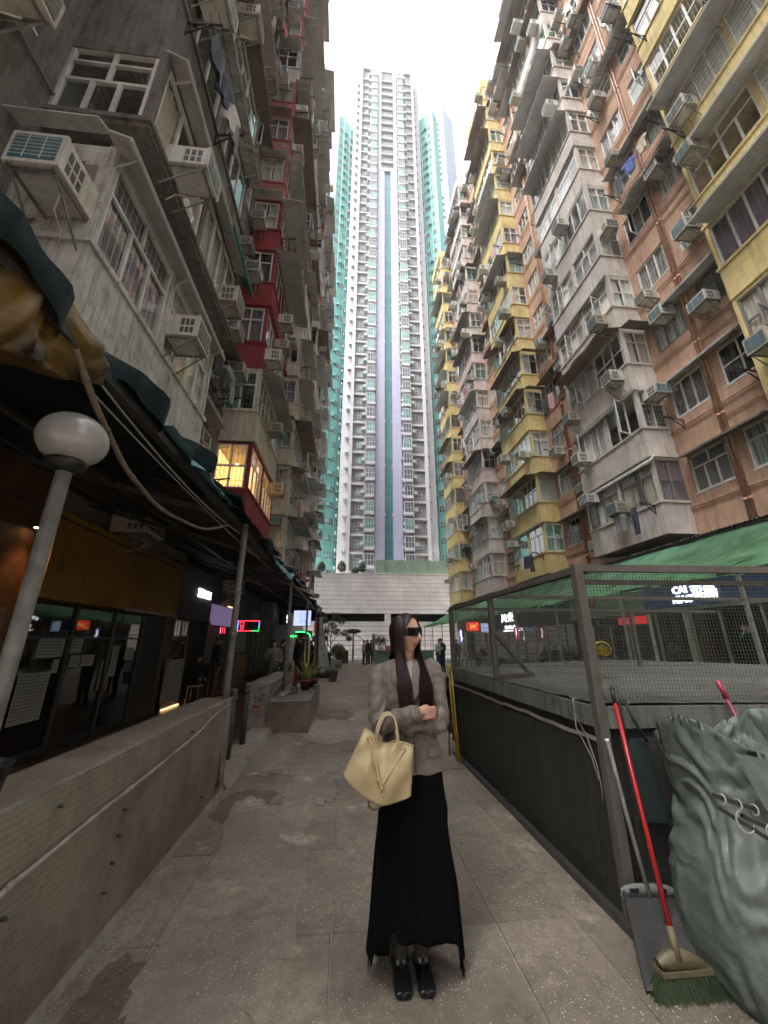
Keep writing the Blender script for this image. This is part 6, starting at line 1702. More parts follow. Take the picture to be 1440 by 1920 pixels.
sg, w, h = sign('lightbox_sign', 'slim vertical blue and white sign near the alley end, right side', 9.15, 9.4, 31.5, 1.5, 2.5, emis('blue lightbox', (.25, .25, .9), .25)); mb = MB(); mb.tube([(0, -.02, .9), (-.04, -.02, .6), (.04, -.02, .35), (0, -.02, .1)], .04, 6); mb.build('stroke', M['em_white'], sg)
sg, w, h = sign('lightbox_sign', 'slim red and white sign hanging beside the white lettered shop', 10.9, 11.2, 25.0, 1.7, 2.5, emis('pink lightbox', (.9, .1, .2), .25)); mb = MB(); mb.tube([(0, -.02, .7), (-.03, -.02, .4), (.03, -.02, .1)], .04, 6); mb.build('stroke', M['em_white'], sg)
# bench below the far awning
bh = tag(empty('bench', (9.0, 26.8, 0)), 'long dark bench under the green awning where people sit', 'bench')
mb = MB(); mb.box(-1.6, 1.6, -.22, .22, .40, .45); mb.build('seat', M['wood'], bh)
for x in (-1.4, 0, 1.4): mb = MB(); mb.box(x - .04, x + .04, -.2, .2, 0, .399); mb.build('leg', M['dark_metal'], bh)
# ================================================================== the woman in the foreground and her bag
WO = Vector((0.393, 2.50, 0.012))
def smooth_path(pts, rs, n=8):
    """Catmull-Rom through points with radii"""
    P_ = [Vector(p) for p in pts]; out = []; ro = []
    for i in range(len(P_) - 1):
        p0, p1, p2, p3 = P_[max(i - 1, 0)], P_[i], P_[i + 1], P_[min(i + 2, len(P_) - 1)]
        for k in range(n):
            t = k / n
            out.append(.5 * ((2 * p1) + (p2 - p0) * t + (2 * p0 - 5 * p1 + 4 * p2 - p3) * t * t + (3 * p1 - p0 - 3 * p2 + p3) * t ** 3)); ro.append(rs[i] + (rs[i + 1] - rs[i]) * t)
    out.append(P_[-1]); ro.append(rs[-1]); return out, ro
def capsule(mb, pts, rs, n=18, seg=8):
    p, r = smooth_path(pts, rs, seg)
    a, b = (p[0] - p[1]).normalized(), (p[-1] - p[-2]).normalized()
    p = [p[0] + a * r[0] * .8] + [p[0] + a * r[0] * .45] + p + [p[-1] + b * r[-1] * .45, p[-1] + b * r[-1] * .8]
    r = [r[0] * .45, r[0] * .85] + r + [r[-1] * .85, r[-1] * .45]
    mb.tube(p, r, n)
def rings(mb, spec, n=40, e=.9, cap=True):
    """stack of (z, cx, cy, rx, ry) super-ellipses"""
    rows = []
    for (z, cx, cy, rx, ry) in spec:
        row = []
        for k in range(n):
            a = 2 * math.pi * k / n; ca, sa = math.cos(a), math.sin(a)
            row.append((cx + rx * math.copysign(abs(ca) ** e, ca), cy + ry * math.copysign(abs(sa) ** e, sa), z))
        rows.append(row)
    mb.grid(rows, closed=True)
    if cap: mb.add(rows[0], [list(range(n))[::-1]]); mb.add(rows[-1], [list(range(n))])
def interp_spec(spec, m=4):
    out = []
    for i in range(len(spec) - 1):
        for k in range(m): out.append(tuple(spec[i][j] + (spec[i + 1][j] - spec[i][j]) * (k / m) for j in range(5)))
    return out + [spec[-1]]
def remesh(o, vox, it=4, fac=.5):
    fix_normals(o.data)
    add_mod(o, 'REMESH', mode='VOXEL', voxel_size=vox); add_mod(o, 'SMOOTH', iterations=it, factor=fac); bake(o)
    for p in o.data.polygons: p.use_smooth = True
    return o

# ---- materials
def skin_mat(name, col):
    m, nt, N, L, P = nodes_of(name); P.inputs['Base Color'].default_value = c4(col); P.inputs['Roughness'].default_value = .45
    P.inputs['Subsurface Weight'].default_value = .25; P.inputs['Subsurface Radius'].default_value = (.012, .005, .003); P.inputs['Subsurface Scale'].default_value = 1.0
    return m
M['skin'] = skin_mat('skin', (.52, .30, .22)); M['lip'] = plain('lips', (.34, .13, .11), .4)
M['stocking'] = plain('sheer brown stocking', (.05, .043, .037), .6)
M['hair'] = plain('dark burgundy hair', (.017, .005, .006), .45, spec=.28, noise=.6, nscale=60)
def twill(name, col):
    m, nt, N, L, P = nodes_of(name); P.inputs['Roughness'].default_value = .55; P.inputs['Sheen Weight'].default_value = .15; P.inputs['Specular IOR Level'].default_value = .4
    tc = N.new('ShaderNodeTexCoord'); mp = N.new('ShaderNodeMapping'); mp.inputs['Scale'].default_value = (1, 1, .12)
    t = N.new('ShaderNodeTexNoise'); t.inputs['Scale'].default_value = 420; t.inputs['Detail'].default_value = 2; L.new(tc.outputs['Object'], mp.inputs[0]); L.new(mp.outputs[0], t.inputs['Vector'])
    r = N.new('ShaderNodeValToRGB'); r.color_ramp.elements[0].position = .35; r.color_ramp.elements[1].position = .65
    r.color_ramp.elements[0].color = c4([x * .86 for x in col]); r.color_ramp.elements[1].color = c4([x * 1.12 for x in col]); L.new(t.outputs['Fac'], r.inputs[0]); L.new(r.outputs[0], P.inputs['Base Color'])
    return m
M['blazer'] = twill('taupe suiting', (.150, .122, .104))
M['skirt'] = plain('black wool', (.0018, .0018, .0022), .95, spec=.12)
M['boot'] = plain('black leather', (.008, .009, .011), .28)
M['lens'] = plain('black lens', (.003, .003, .003), .12, spec=.3)
M['leather'] = plain('cream leather', (.46, .365, .205), .42, noise=.08, nscale=30, bump=.12, bscale=220)
M['leather_in'] = plain('tan lining', (.22, .16, .09), .7)
M['gold'] = plain('gold fittings', (.75, .52, .22), .25, metal=1.0)

wom = empty('person', WO); tag(wom, 'woman in taupe blazer and long black skirt, arms crossed, dark sunglasses, looking aside', 'person')
HC = Vector((-.012, -.03, 1.618)); HT = R(42)                      # head centre; head turned to the viewer's right
fwd = Vector((math.sin(HT), -math.cos(HT), 0)); sid = Vector((math.cos(HT), math.sin(HT), 0))
def head_pt(s, f, z): return HC + sid * s + fwd * f + Vector((0, 0, z))
def gauss(x, m, s): return math.exp(-((x - m) / s) ** 2)
def sstep(a, b, x): t = max(0, min(1, (x - a) / (b - a))); return t * t * (3 - 2 * t)
def head_mesh(mb):
    rows = []; nz, na = 56, 72
    for i in range(nz + 1):
        ph = math.pi * i / nz; cz = math.cos(ph); sr = math.sin(ph); row = []
        z = .113 * cz
        for k in range(na):
            a = 2 * math.pi * k / na
            s = math.sin(a); f = math.cos(a)                        # a = 0 faces forward
            w, dF, dB = .071, .088, .098
            S = w * sr * s; Fo = (dF if f > 0 else dB) * sr * f
            lo = sstep(.01, -.10, z)                                 # 0 above the cheek, 1 at the chin
            S *= 1 - .36 * lo
            if f < 0: Fo *= 1 - .42 * lo
            else: Fo *= 1 - .10 * sstep(-.05, -.115, z); Fo += .012 * lo * sr
            fr = max(0, f) ** 2
            st = S
            nose = gauss(st, 0, .0095) * (.026 * gauss(z, -.030, .016) + .015 * gauss(z, -.008, .022) + .006 * gauss(z, .012, .015)) * fr
            wings = .007 * (gauss(st, .013, .007) + gauss(st, -.013, .007)) * gauss(z, -.034, .008) * fr
            eyes = -.010 * (gauss(st, .030, .014) + gauss(st, -.030, .014)) * gauss(z, .004, .012) * fr
            brow = .004 * gauss(abs(st), .028, .02) * gauss(z, .022, .008) * fr
            lips = .0085 * gauss(st, 0, .017) * (gauss(z, -.0585, .0052) + 1.05 * gauss(z, -.0695, .0058)) * fr - .0035 * gauss(st, 0, .02) * gauss(z, -.064, .0022) * fr
            phil = -.002 * gauss(st, 0, .004) * gauss(z, -.048, .006) * fr
            chin = .008 * gauss(st, 0, .018) * gauss(z, -.098, .013) * fr - .004 * gauss(st, 0, .02) * gauss(z, -.081, .006) * fr
            cheek = .004 * (gauss(st, .042, .016) + gauss(st, -.042, .016)) * gauss(z, -.022, .022) * max(0, f)
            d = nose + wings + eyes + brow + lips + phil + chin + cheek
            row.append(head_pt(S + d * s * .2, Fo + d, z + (.003 * fr if False else 0)))
        rows.append(row)
    mb.grid(rows, closed=True)
# ---- body: one continuous skin (head, neck, trunk, arms, hands, legs)
mb = MB(); head_mesh(mb)
capsule(mb, [(-.012, -.008, 1.54), (-.01, .0, 1.47), (-.008, .012, 1.40)], [.050, .050, .062], 20)
rings(mb, interp_spec([(.86, .0, .01, .13, .09), (1.0, .0, .0, .135, .09), (1.08, 0, 0, .115, .08), (1.25, -.01, 0, .135, .09), (1.38, -.012, .0, .15, .075), (1.42, -.01, .0, .10, .06)]), 32)
LS, LE, LW = Vector((-.178, .005, 1.385)), Vector((-.178, -.085, 1.135)), Vector((.005, -.205, 1.195))
RS, RE, RW = Vector((.146, .005, 1.41)), Vector((.160, -.075, 1.135)), Vector((-.045, -.150, 1.118))
capsule(mb, [LS, LE, LE.lerp(LW, .55), LW], [.038, .028, .028, .026]); capsule(mb, [RS, RE, RE.lerp(RW, .55), RW], [.038, .028, .028, .026])
def hand(mb, w, d, up, out, curl, L=.17, sgn=1):
    """palm and five bent fingers from wrist w along d; 'out' is the back of the hand"""
    d, up, out = d.normalized(), up.normalized(), out.normalized()
    pl = L * .50
    for q in (-1, -.33, .33, 1): capsule(mb, [w - d * .01 + up * .011 * q, w + d * pl * .55 + up * .0195 * q + out * .004, w + d * pl + up * .0225 * q], [.016, .0155, .0115], 12, 5)
    for i, (q, l) in enumerate(((-1, .78), (-.36, .98), (.30, 1.05), (.92, .95))):
        b = w + d * pl + up * .0235 * q; fl = L * .47 * l; a = b; pts = [b - d * .01]; dr = d.copy()
        for sgm, bend in ((.45, curl * .7), (.32, curl), (.25, curl * .8)):
            dr = (Matrix.Rotation(bend * sgn, 3, up) @ dr); a = a + dr * fl * sgm; pts.append(a)
        capsule(mb, pts, [.0098, .0092, .0085, .0070], 10, 4)
    t0 = w + d * pl * .25 + up * .020; capsule(mb, [t0, t0 + d * .034 + up * .010 - out * .012, t0 + d * .062 + up * .010 - out * .02], [.0125, .0105, .0085], 10, 4)
hand(mb, LW + Vector((.012, -.004, .003)), Vector((1, .50, -.02)), Vector((-.05, .05, 1)), Vector((.3, -1, .05)), .22, .15, 1)
hand(mb, RW + Vector((.03, .0, 0)), Vector((-.35, .9, .15)), Vector((0, .15, 1)), Vector((-.1, -1, .1)), .45, .165, -1)
for sx, fx in ((-.062, -.068), (.052, .045)):
    capsule(mb, [(sx, .02, .88), (sx * 1.0, .015, .50), (fx, .015, .30), (fx, .03, .10), (fx, .03, .05)], [.072, .058, .053, .046, .034], 18)
    capsule(mb, [(fx, .04, .035), (fx, -.03, .026), (fx, -.09, .018)], [.015, .013, .011], 14)
body = mb.build('body', [M['skin'], M['lip'], M['stocking']], wom)
remesh(body, .0042, 2, .4)
for m_ in (M['skin'], M['lip'], M['stocking']):
    if m_.name not in [x.name for x in body.data.materials if x]: body.data.materials.append(m_)
for p in body.data.polygons:
    c = p.center; v = c - HC; s_, f_ = v.dot(sid), v.dot(fwd)
    p.material_index = 2 if c.z < .75 else (1 if (f_ > .07 and abs(s_) < .023 * (1 - abs(v.z + .064) / .02) + .004 and -.0755 < v.z < -.0525) else 0)

# ---- sunglasses
sun_g = MB(); rows = []
def shield(aa, zz):
    r_f = .099 + .004 * math.cos(aa * 2); return head_pt(math.sin(aa) * .083, .010 + math.cos(aa) * (.092), zz)
for j in range(7):
    row = []
    for i in range(33):
        aa = R(-74 + 148 * i / 32); t = j / 6; top = .030; lowz = -.022 + .020 * gauss(aa, 0, .13) + .010 * abs(aa / 1.3) ** 3
        row.append(shield(aa, lowz + (top - lowz) * t))
    rows.append(row)
sun_g.grid(rows); lens = sun_g.build('sunglasses', M['lens'], wom); add_mod(lens, 'SOLIDIFY', thickness=.005); bake(lens)
for sd in (-1, 1):
    mb = MB(); mb.bar(head_pt(sd * .078, .036, .022), head_pt(sd * .073, -.055, .012), .006, .018); mb.build('temple_arm', M['lens'], lens)
# ---- blazer
mb = MB()
spec = [(.885, .018, .012, .198, .137), (.93, .014, .01, .190, .130), (1.0, .006, .006, .170, .118), (1.08, .0, .0, .150, .106), (1.16, -.004, -.002, .155, .110), (1.27, -.008, -.004, .170, .120), (1.36, -.010, .0, .180, .112), (1.41, -.010, .004, .178, .098), (1.445, -.010, .008, .140, .080), (1.465, -.010, .012, .085, .066)]
rings(mb, interp_spec(spec, 4), 48, .86)
ls, rs_ = Vector((-.160, .004, 1.395)), Vector((.134, .004, 1.422))
capsule(mb, [ls, LS + Vector((-.008, -.005, -.02)), LS.lerp(LE, .5) + Vector((-.012, 0, 0)), LE + Vector((-.002, .0, -.006)), LE.lerp(LW, .5) + Vector((0, -.006, .0)), LW + Vector((-.004, -.002, 0))], [.050, .056, .050, .048, .048, .044], 26, 8)
capsule(mb, [rs_, RS + Vector((.010, -.005, -.02)), RS.lerp(RE, .5) + Vector((.014, 0, 0)), RE + Vector((.004, .0, -.006)), RE.lerp(RW, .5) + Vector((0, -.004, .0)), RW + Vector((.012, -.002, 0))], [.050, .056, .050, .048, .047, .043], 26, 8)
bl = mb.build('blazer', M['blazer'], wom); remesh(bl, .0058, 3, .5)
def seg_d(p, a, b):
    t = max(0, min(1, (p - a).dot(b - a) / (b - a).length_squared)); return (p - a.lerp(b, t)).length, t
_nrm = [v.normal.copy() for v in bl.data.vertices]; _new = []
for v in bl.data.vertices:                                              # cloth: folds at the elbows, drag lines, soft waves
    p = v.co; n = _nrm[v.index]; d = 0
    for (A, B, C_) in ((LS, LE, LW), (RS, RE, RW)):
        d1, t1 = seg_d(p, A, B); d2, t2 = seg_d(p, B, C_)
        if min(d1, d2) < .085:
            e = gauss((p - B).length, .05, .085)
            ax = (p - B).dot((A - C_).normalized())
            d += e * .0065 * math.sin(ax * 105 + 2.2 * math.sin(p.x * 40 + p.y * 30)) + .0022 * math.sin((t1 if d1 < d2 else t2) * 24 + 9 * mnoise.noise(p * 9)) * (1 - e)
    d += .004 * mnoise.noise(p * 16) + .0022 * mnoise.noise(p * 40)
    if p.z < 1.08: d += .004 * math.sin(math.atan2(p.y, p.x) * 7 + p.z * 9) * sstep(1.08, .95, p.z)
    _new.append(p + n * d)
bl.data.vertices.foreach_set('co', [q for p in _new for q in p]); bl.data.update()
# cuffs, sleeve buttons, lapels, pocket flap, shirt
def torso_front(x, z, off):
    for i in range(len(spec) - 1):
        if spec[i][0] <= z <= spec[i + 1][0]: break
    t = (z - spec[i][0]) / (spec[i + 1][0] - spec[i][0]); cx, cy, rx, ry = [spec[i][j] + (spec[i + 1][j] - spec[i][j]) * t for j in (1, 2, 3, 4)]
    ca = max(-.999, min(.999, (x - cx) / rx)); ang = math.acos(math.copysign(abs(ca) ** (1 / .86), ca)); return Vector((x, cy - ry * abs(math.sin(ang)) ** .86 - off, z))
def patch_on(name, outline, m, off, parent=wom, th=.005):
    """a flat piece of cloth laid on the front of the blazer: outline in (x, z), top edge first"""
    n = 14; mb_ = MB(); (xa0, xb0, z0) = outline[0]; rows = []
    for j in range(len(outline) - 1):
        a, b = outline[j], outline[j + 1]
        for q in range(5 if j < len(outline) - 2 else 6):
            t = q / 5; xa, xb, z = [a[i] + (b[i] - a[i]) * t for i in range(3)]
            rows.append([torso_front(xa + (xb - xa) * k / n, z, off + .004 * math.sin(math.pi * k / n)) for k in range(n + 1)])
    mb_.grid(rows); o = mb_.build(name, m, parent); add_mod(o, 'SOLIDIFY', thickness=th, offset=0); bake(o); return o
patch_on('shirt', [(-.045, .03, 1.46), (-.03, .018, 1.36), (-.006, .0, 1.255)], plain('grey top', (.30, .27, .25), .7), .002)
patch_on('lapel', [(-.075, -.035, 1.462), (-.115, -.022, 1.40), (-.118, -.012, 1.355), (-.085, -.008, 1.33), (-.005, .004, 1.245)], M['blazer'], .012)
patch_on('lapel', [(.018, .062, 1.462), (.006, .10, 1.40), (.0, .104, 1.355), (-.002, .074, 1.33), (-.004, .006, 1.245)], M['blazer'], .0115)
patch_on('pocket_flap', [(.085, .165, 1.012), (.083, .168, .985), (.088, .165, .968)], M['blazer'], .007)
mb = MB(); mb.bar(torso_front(-.006, 1.22, .004), torso_front(.012, .90, .006), .003, .003); mb.build('front_edge', M['skirt'], wom)
for (A, W, r_) in ((LE, LW, .0465), (RE, RW + Vector((.012, -.002, 0)), .0455)):
    dd = (W - A).normalized(); mb = MB(); mb.tube([W - dd * .03, W + dd * .004, W + dd * .018, W + dd * .018], [r_ * .93, r_ * .95, r_ * .93, r_ * .80], 26, caps=False); mb.tube([W + dd * .0175, W - dd * .03], [r_ * .80, r_ * .74], 26, caps=False); mb.build('cuff', M['blazer'], wom)
for i in range(4):
    p = Vector((-.010 - .0 + .015 * i, -.205, 1.103 + .002 * i)); mb = MB(); mb.lathe([(0, .004), (.006, .0035), (.0068, 0)], 12); me = mb.mesh('sleeve_button', M['boot']); me.transform(Matrix.Translation(p) @ Matrix.Rotation(R(90), 4, 'X')); link('sleeve_button', me, wom)
# ---- skirt: long, uneven handkerchief hem
def hemz(a):
    """hem height by angle: a = 0 right, -90 front, 180 left"""
    d = math.degrees(a) % 360
    pts = [(0, .05), (8, .03), (22, .12), (60, .16), (90, .17), (130, .16), (160, .13), (174, .09), (182, .06), (196, .075), (205, .14), (228, .155), (233, .245), (238, .255), (243, .215), (260, .215), (295, .205), (318, .18), (335, .11), (346, .04), (352, .02), (360, .05)]
    for i in range(len(pts) - 1):
        if pts[i][0] <= d <= pts[i + 1][0]: t = (d - pts[i][0]) / (pts[i + 1][0] - pts[i][0]); return pts[i][1] + (pts[i + 1][1] - pts[i][1]) * t
rows = []; n = 180
for j in range(40):
    s = j / 39; row = []
    for k in range(n):
        a = 2 * math.pi * k / n; hz = hemz(a); z = .95 + (hz - .95) * s
        g_ = (.95 - z) / .95
        rx, ry, cx = .158 + .082 * g_ ** .9, .118 + .075 * g_, .012
        f = 1 + .055 * g_ * math.sin(a * 9 + 1.3 * math.sin(z * 5)) + .03 * g_ * math.sin(a * 17 + z * 6) + .02 * mnoise.noise(Vector((math.cos(a) * 2, math.sin(a) * 2, z * 3)))
        if 335 < math.degrees(a) or math.degrees(a) < 18: f += .05 * gauss(z, .70, .05) + .03 * gauss(z, .36, .1)
        row.append((cx + rx * f * math.cos(a), .01 + ry * f * math.sin(a), z))
    rows.append(row)
mb = MB(); mb.grid(rows, closed=True); sk_ = mb.build('skirt', M['skirt'], wom); add_mod(sk_, 'SOLIDIFY', thickness=.004); bake(sk_)
mb = MB(); rr = random.Random(8)
for (a0, a1, q) in ((340, 356, 26), (212, 224, 10), (172, 188, 8)):
    for i in range(q):
        a = R(rr.uniform(a0, a1)); hz = hemz(a) + .02; g_ = .9; x, y = .012 + .238 * math.cos(a), .01 + .19 * math.sin(a); l = rr.uniform(.02, .07)
        mb.tube([(x, y, hz), (x + rr.uniform(-.006, .006), y, hz - l * .5), (x + rr.uniform(-.01, .01), y, max(.004, hz - l))], .0008, 4)
mb.build('frayed_threads', M['skirt'], wom)
# ---- boots
for sx in (-.068, .045):
    mb = MB(); capsule(mb, [(sx, .034, .055), (sx, .032, .045), (sx, .03, .03)], [.052, .050, .044], 20); 
    rows = []
    for (y, w, h, lift) in ((.075, .030, .05, .0), (.05, .036, .06, 0), (.0, .040, .062, 0), (-.045, .043, .052, 0), (-.085, .044, .042, 0), (-.112, .042, .034, 0), (-.128, .034, .026, .002)):
        row = []
        for k in range(24):
            a = 2 * math.pi * k / 24; ca, sa = math.cos(a), math.sin(a); row.append((sx + w * math.copysign(abs(ca) ** .75, ca), y, lift + h * (.5 + .5 * math.copysign(abs(sa) ** .75, sa))))
        rows.append(row)
    mb.grid(rows, closed=True); mb.add(rows[0], [list(range(24))]); mb.add(rows[-1], [list(range(24))[::-1]])
    bo = mb.build('boot', M['boot'], wom); remesh(bo, .0045, 3, .5)
    for v in bo.data.vertices:                                          # the split toe and front seam
        if v.co.y < -.045 and v.co.z > .012: v.co.z -= .010 * gauss(v.co.x, sx, .006)
    mb = MB(); mb.tube([(sx, .05, .004), (sx, .05, .0)], .032, 16); mb.build('heel', M['boot'], bo)
# ---- hair: a cap and several hundred flat strands, centre parted
mb = MB(); rows = []
for i in range(15):
    ph = R(4 + 112 * i / 14); row = []
    for k in range(40):
        a = 2 * math.pi * k / 40; f = math.cos(a); s = math.sin(a)
        lim = ph if f < .15 else min(ph, R(4 + 112 * i / 14 * (1 - .82 * max(0, f - .15))))
        row.append(head_pt(.080 * math.sin(lim) * s, (.094 if f > 0 else .106) * math.sin(lim) * f, .119 * math.cos(lim) + .001))
    rows.append(row)
mb.grid(rows, closed=True); cap_o = mb.build('hair', M['hair'], wom)
rr = random.Random(31)
def strand(mb, pts, w):
    p, _ = smooth_path(pts, [1] * len(pts), 6); m = len(p); rows = []
    jit = Vector((rr.uniform(-.003, .003), rr.uniform(-.003, .003), 0))
    for i, q in enumerate(p):
        t = (p[min(i + 1, m - 1)] - p[max(i - 1, 0)]).normalized(); nrm = (q - Vector((-.01, .02, q.z))); nrm.z = 0
        if nrm.length < 1e-4: nrm = Vector((0, -1, 0))
        sd = t.cross(nrm.normalized()); sd = sd.normalized() if sd.length > 1e-5 else Vector((1, 0, 0))
        ww = w * (1 - .75 * max(0, i / (m - 1) - .7) / .3) * (.5 + .5 * min(1, i / 4))
        rows.append([q - sd * ww + jit, q + nrm.normalized() * ww * .35 + jit, q + sd * ww + jit])
    mb.grid(rows)
hm = MB()
def skull(s, f, z, k=1.0): 
    """point on the hair surface of the skull in direction (s, f) at height z"""
    zz = max(-.118, min(.118, z)); sr = math.sqrt(max(0, 1 - (zz / .121) ** 2)); q = math.hypot(s, f); s, f = s / q, f / q
    return head_pt(.083 * sr * s * k, (.097 if f > 0 else .108) * sr * f * k, zz)
for i in range(1150):                                                    # the side towards the viewer (her right)
    u = rr.random(); v = rr.random()
    ang = R(-66 - 118 * u)                                             # round from the temple to the back
    pf = .07 - .14 * u                                                 # where it leaves the parting
    root = head_pt(rr.uniform(-.004, .0), pf * .9, .1185 * math.sqrt(max(.05, 1 - (pf / .105) ** 2)))
    s, f = math.sin(ang), math.cos(ang)
    lift = 1.0 + .06 * v
    a1, a2 = skull(s, f, .085, lift), skull(s, f, .02, lift + .03)
    ex = -.112 + .10 * (1 - u) ** 1.1 + rr.uniform(-.012, .012) if u < .62 else rr.uniform(-.112, -.05)
    ey = -.150 + .035 * rr.random() if u < .62 else rr.uniform(.03, .12)
    ez = 1.20 + rr.uniform(-.03, .035) + .05 * u
    mid = Vector((-.100 + .062 * (1 - u) ** 1.2 + rr.uniform(-.008, .008), (-.105 + .02 * rr.random()) if u < .62 else .07, 1.46))
    strand(hm, [root, a1, a2, skull(s, f, -.06, lift + .08).lerp(mid, .35), mid, Vector((ex, ey * .97, 1.34)), Vector((ex + .01, ey, ez))], rr.choice([.0010, .0014, .0018, .0024, .0032]))
for i in range(900):                                                    # far side
    u = rr.random(); v = rr.random(); ang = R(56 + 124 * u); pf = .07 - .14 * u
    root = head_pt(rr.uniform(.0, .004), pf * .9, .1185 * math.sqrt(max(.05, 1 - (pf / .105) ** 2)))
    s, f = math.sin(ang), math.cos(ang); lift = 1.0 + .05 * v
    a1, a2 = skull(s, f, .085, lift), skull(s, f, .02, lift + .02)
    ex = (.045 + .075 * rr.random()) if u < .6 else rr.uniform(-.05, .10); ey = (-.142 + .03 * rr.random()) if u < .6 else rr.uniform(.04, .12)
    mid = Vector((.060 + .03 * v - .015 * (1 - u), -.085 + .03 * rr.random(), 1.46)) if u < .6 else Vector((.04 + .04 * v, .06, 1.46))
    ez = 1.215 + rr.uniform(-.03, .04)
    strand(hm, [root, a1, a2, skull(s, f, -.06, lift + .05).lerp(mid, .4), mid, Vector((ex * .95, ey, 1.34)), Vector((ex, ey * .98, ez))], rr.choice([.0010, .0014, .0018, .0024, .003]))
o = hm.build('strands', M['hair'], cap_o)

# ---- the bag on her forearm
bag = empty('handbag', WO + Vector((-.17, -.20, .78))); tag(bag, 'slouchy cream leather tote with braided rope and gold clasp on the woman\'s arm', 'bag')
BO = Vector((-.17, -.20, .78))
def bag_pt(u, v, side):
    """u across 0..1, v up 0..1, side -1 front, +1 back (woman space)"""
    TL, TR, BR_, BL = Vector((-.272, -.205, 1.130)), Vector((-.012, -.215, 1.048)), Vector((-.032, -.215, .828)), Vector((-.376, -.205, .925))
    p = BL.lerp(BR_, u).lerp(TL.lerp(TR, u), v)
    if v < .45: p.z -= .075 * math.sin(math.pi * u ** .9) * (1 - v / .45) ** 1.5          # rounded, sagging base
    if v > .55: p.z -= .038 * gauss(u, .40, .2) * (v - .55) / .45
    th = .070 * (math.sin(math.pi * min(1, max(0, u))) ** .5) * (1 - .55 * v ** 2) * (math.sin(math.pi * (.1 + .62 * v)) ** .6)
    pull = .034 * gauss(u, .42, .13) * sstep(.15, .55, v)                                   # drawn in by the rope
    fold = .007 * math.sin(u * 19 + v * 3) * sstep(.3, .9, v) + .006 * math.sin((u - v * .5) * 14) + .004 * mnoise.noise(Vector((u * 5, v * 5, side)))
    p.y += side * (th - (pull if side < 0 else 0) + fold * (1 if side < 0 else .5)); return p - BO
mb = MB(); nu, nv = 44, 34
rows = []
for j in range(nv + 1):
    v = j / nv; rows.append([bag_pt(i / nu, v, -1) for i in range(nu + 1)] + [bag_pt(i / nu, v, 1) for i in range(nu, -1, -1)])
mb.grid(rows, closed=True); mb.add(rows[0], [[i for i in range(2 * nu + 2)][::-1]])
bb = mb.build('bag_body', M['leather'], bag)
add_mod(bb, 'SOLIDIFY', thickness=.004, offset=-1); bake(bb)
for p in bb.data.polygons: p.use_smooth = True
mb = MB(); rim = [bag_pt(i / 40, 1.0, -1) + Vector((0, -.001, 0)) for i in range(41)]; mb.tube(rim, .0035, 6); mb.build('rim_piping', M['leather'], bag)
def cordpts(a, b, n, dip=.0):
    return [a.lerp(b, i / n) + Vector((0, -dip * math.sin(math.pi * i / n), 0)) for i in range(n + 1)]
cl_ = Vector((-.188, -.262, .885)) - BO
for (u, v) in ((.14, .88), (.80, .86)):
    a = bag_pt(u, v, -1) + Vector((0, -.006, 0)); mb = MB(); mb.tube([a + Vector((.011 * math.cos(q), -.002, .011 * math.sin(q))) for q in [2 * math.pi * k / 16 for k in range(17)]], .0028, 6, caps=False); mb.build('eyelet', M['gold'], bag)
    path = cordpts(a, cl_, 40, .012)
    for ph in (0, math.pi * 2 / 3, math.pi * 4 / 3):                    # braided rope: three plies
        mb = MB(); mb.tube([p + Vector((.0042 * math.cos(i * .75 + ph), .0042 * math.sin(i * .75 + ph), 0)) for i, p in enumerate(path)], .0048, 7); mb.build('rope_ply', M['leather'], bag)
for (c, r1, r2, rot) in ((cl_ + Vector((-.012, -.006, .016)), .010, .017, .5), (cl_ + Vector((.006, -.008, -.018)), .009, .016, -.1)):
    mb = MB(); mb.tube([c + Vector((r1 * math.cos(q) * math.cos(rot) - r2 * math.sin(q) * math.sin(rot), -.002, r1 * math.cos(q) * math.sin(rot) + r2 * math.sin(q) * math.cos(rot))) for q in [2 * math.pi * k / 20 for k in range(21)]], .0026, 6, caps=False); mb.build('gold_ring', M['gold'], bag)
for yo in (-.03, .035):                                                 # handle loops over the forearm
    pts = [Vector((-.212, -.205 + yo * .6, 1.055)), Vector((-.205, -.215 + yo, 1.12)), Vector((-.168, -.20 + yo, 1.19)), Vector((-.118, -.195 + yo, 1.185)), Vector((-.098, -.205 + yo, 1.10)), Vector((-.095, -.205 + yo * .6, 1.035))]
    p_, r_ = smooth_path(pts, [.0065] * 6, 8); mb = MB(); mb.tube([q - BO for q in p_], .0065, 10); mb.build('handle', M['leather'], bag)
mb = MB(); pts = [Vector((-.235, -.19, .83)), Vector((-.245, -.19, .79)), Vector((-.225, -.19, .765)), Vector((-.195, -.19, .77)), Vector((-.175, -.19, .80))]; p_, r_ = smooth_path(pts, [.006] * 5, 6); mb.tube([q - BO for q in p_], .006, 8); mb.build('strap_loop', M['leather_in'], bag)
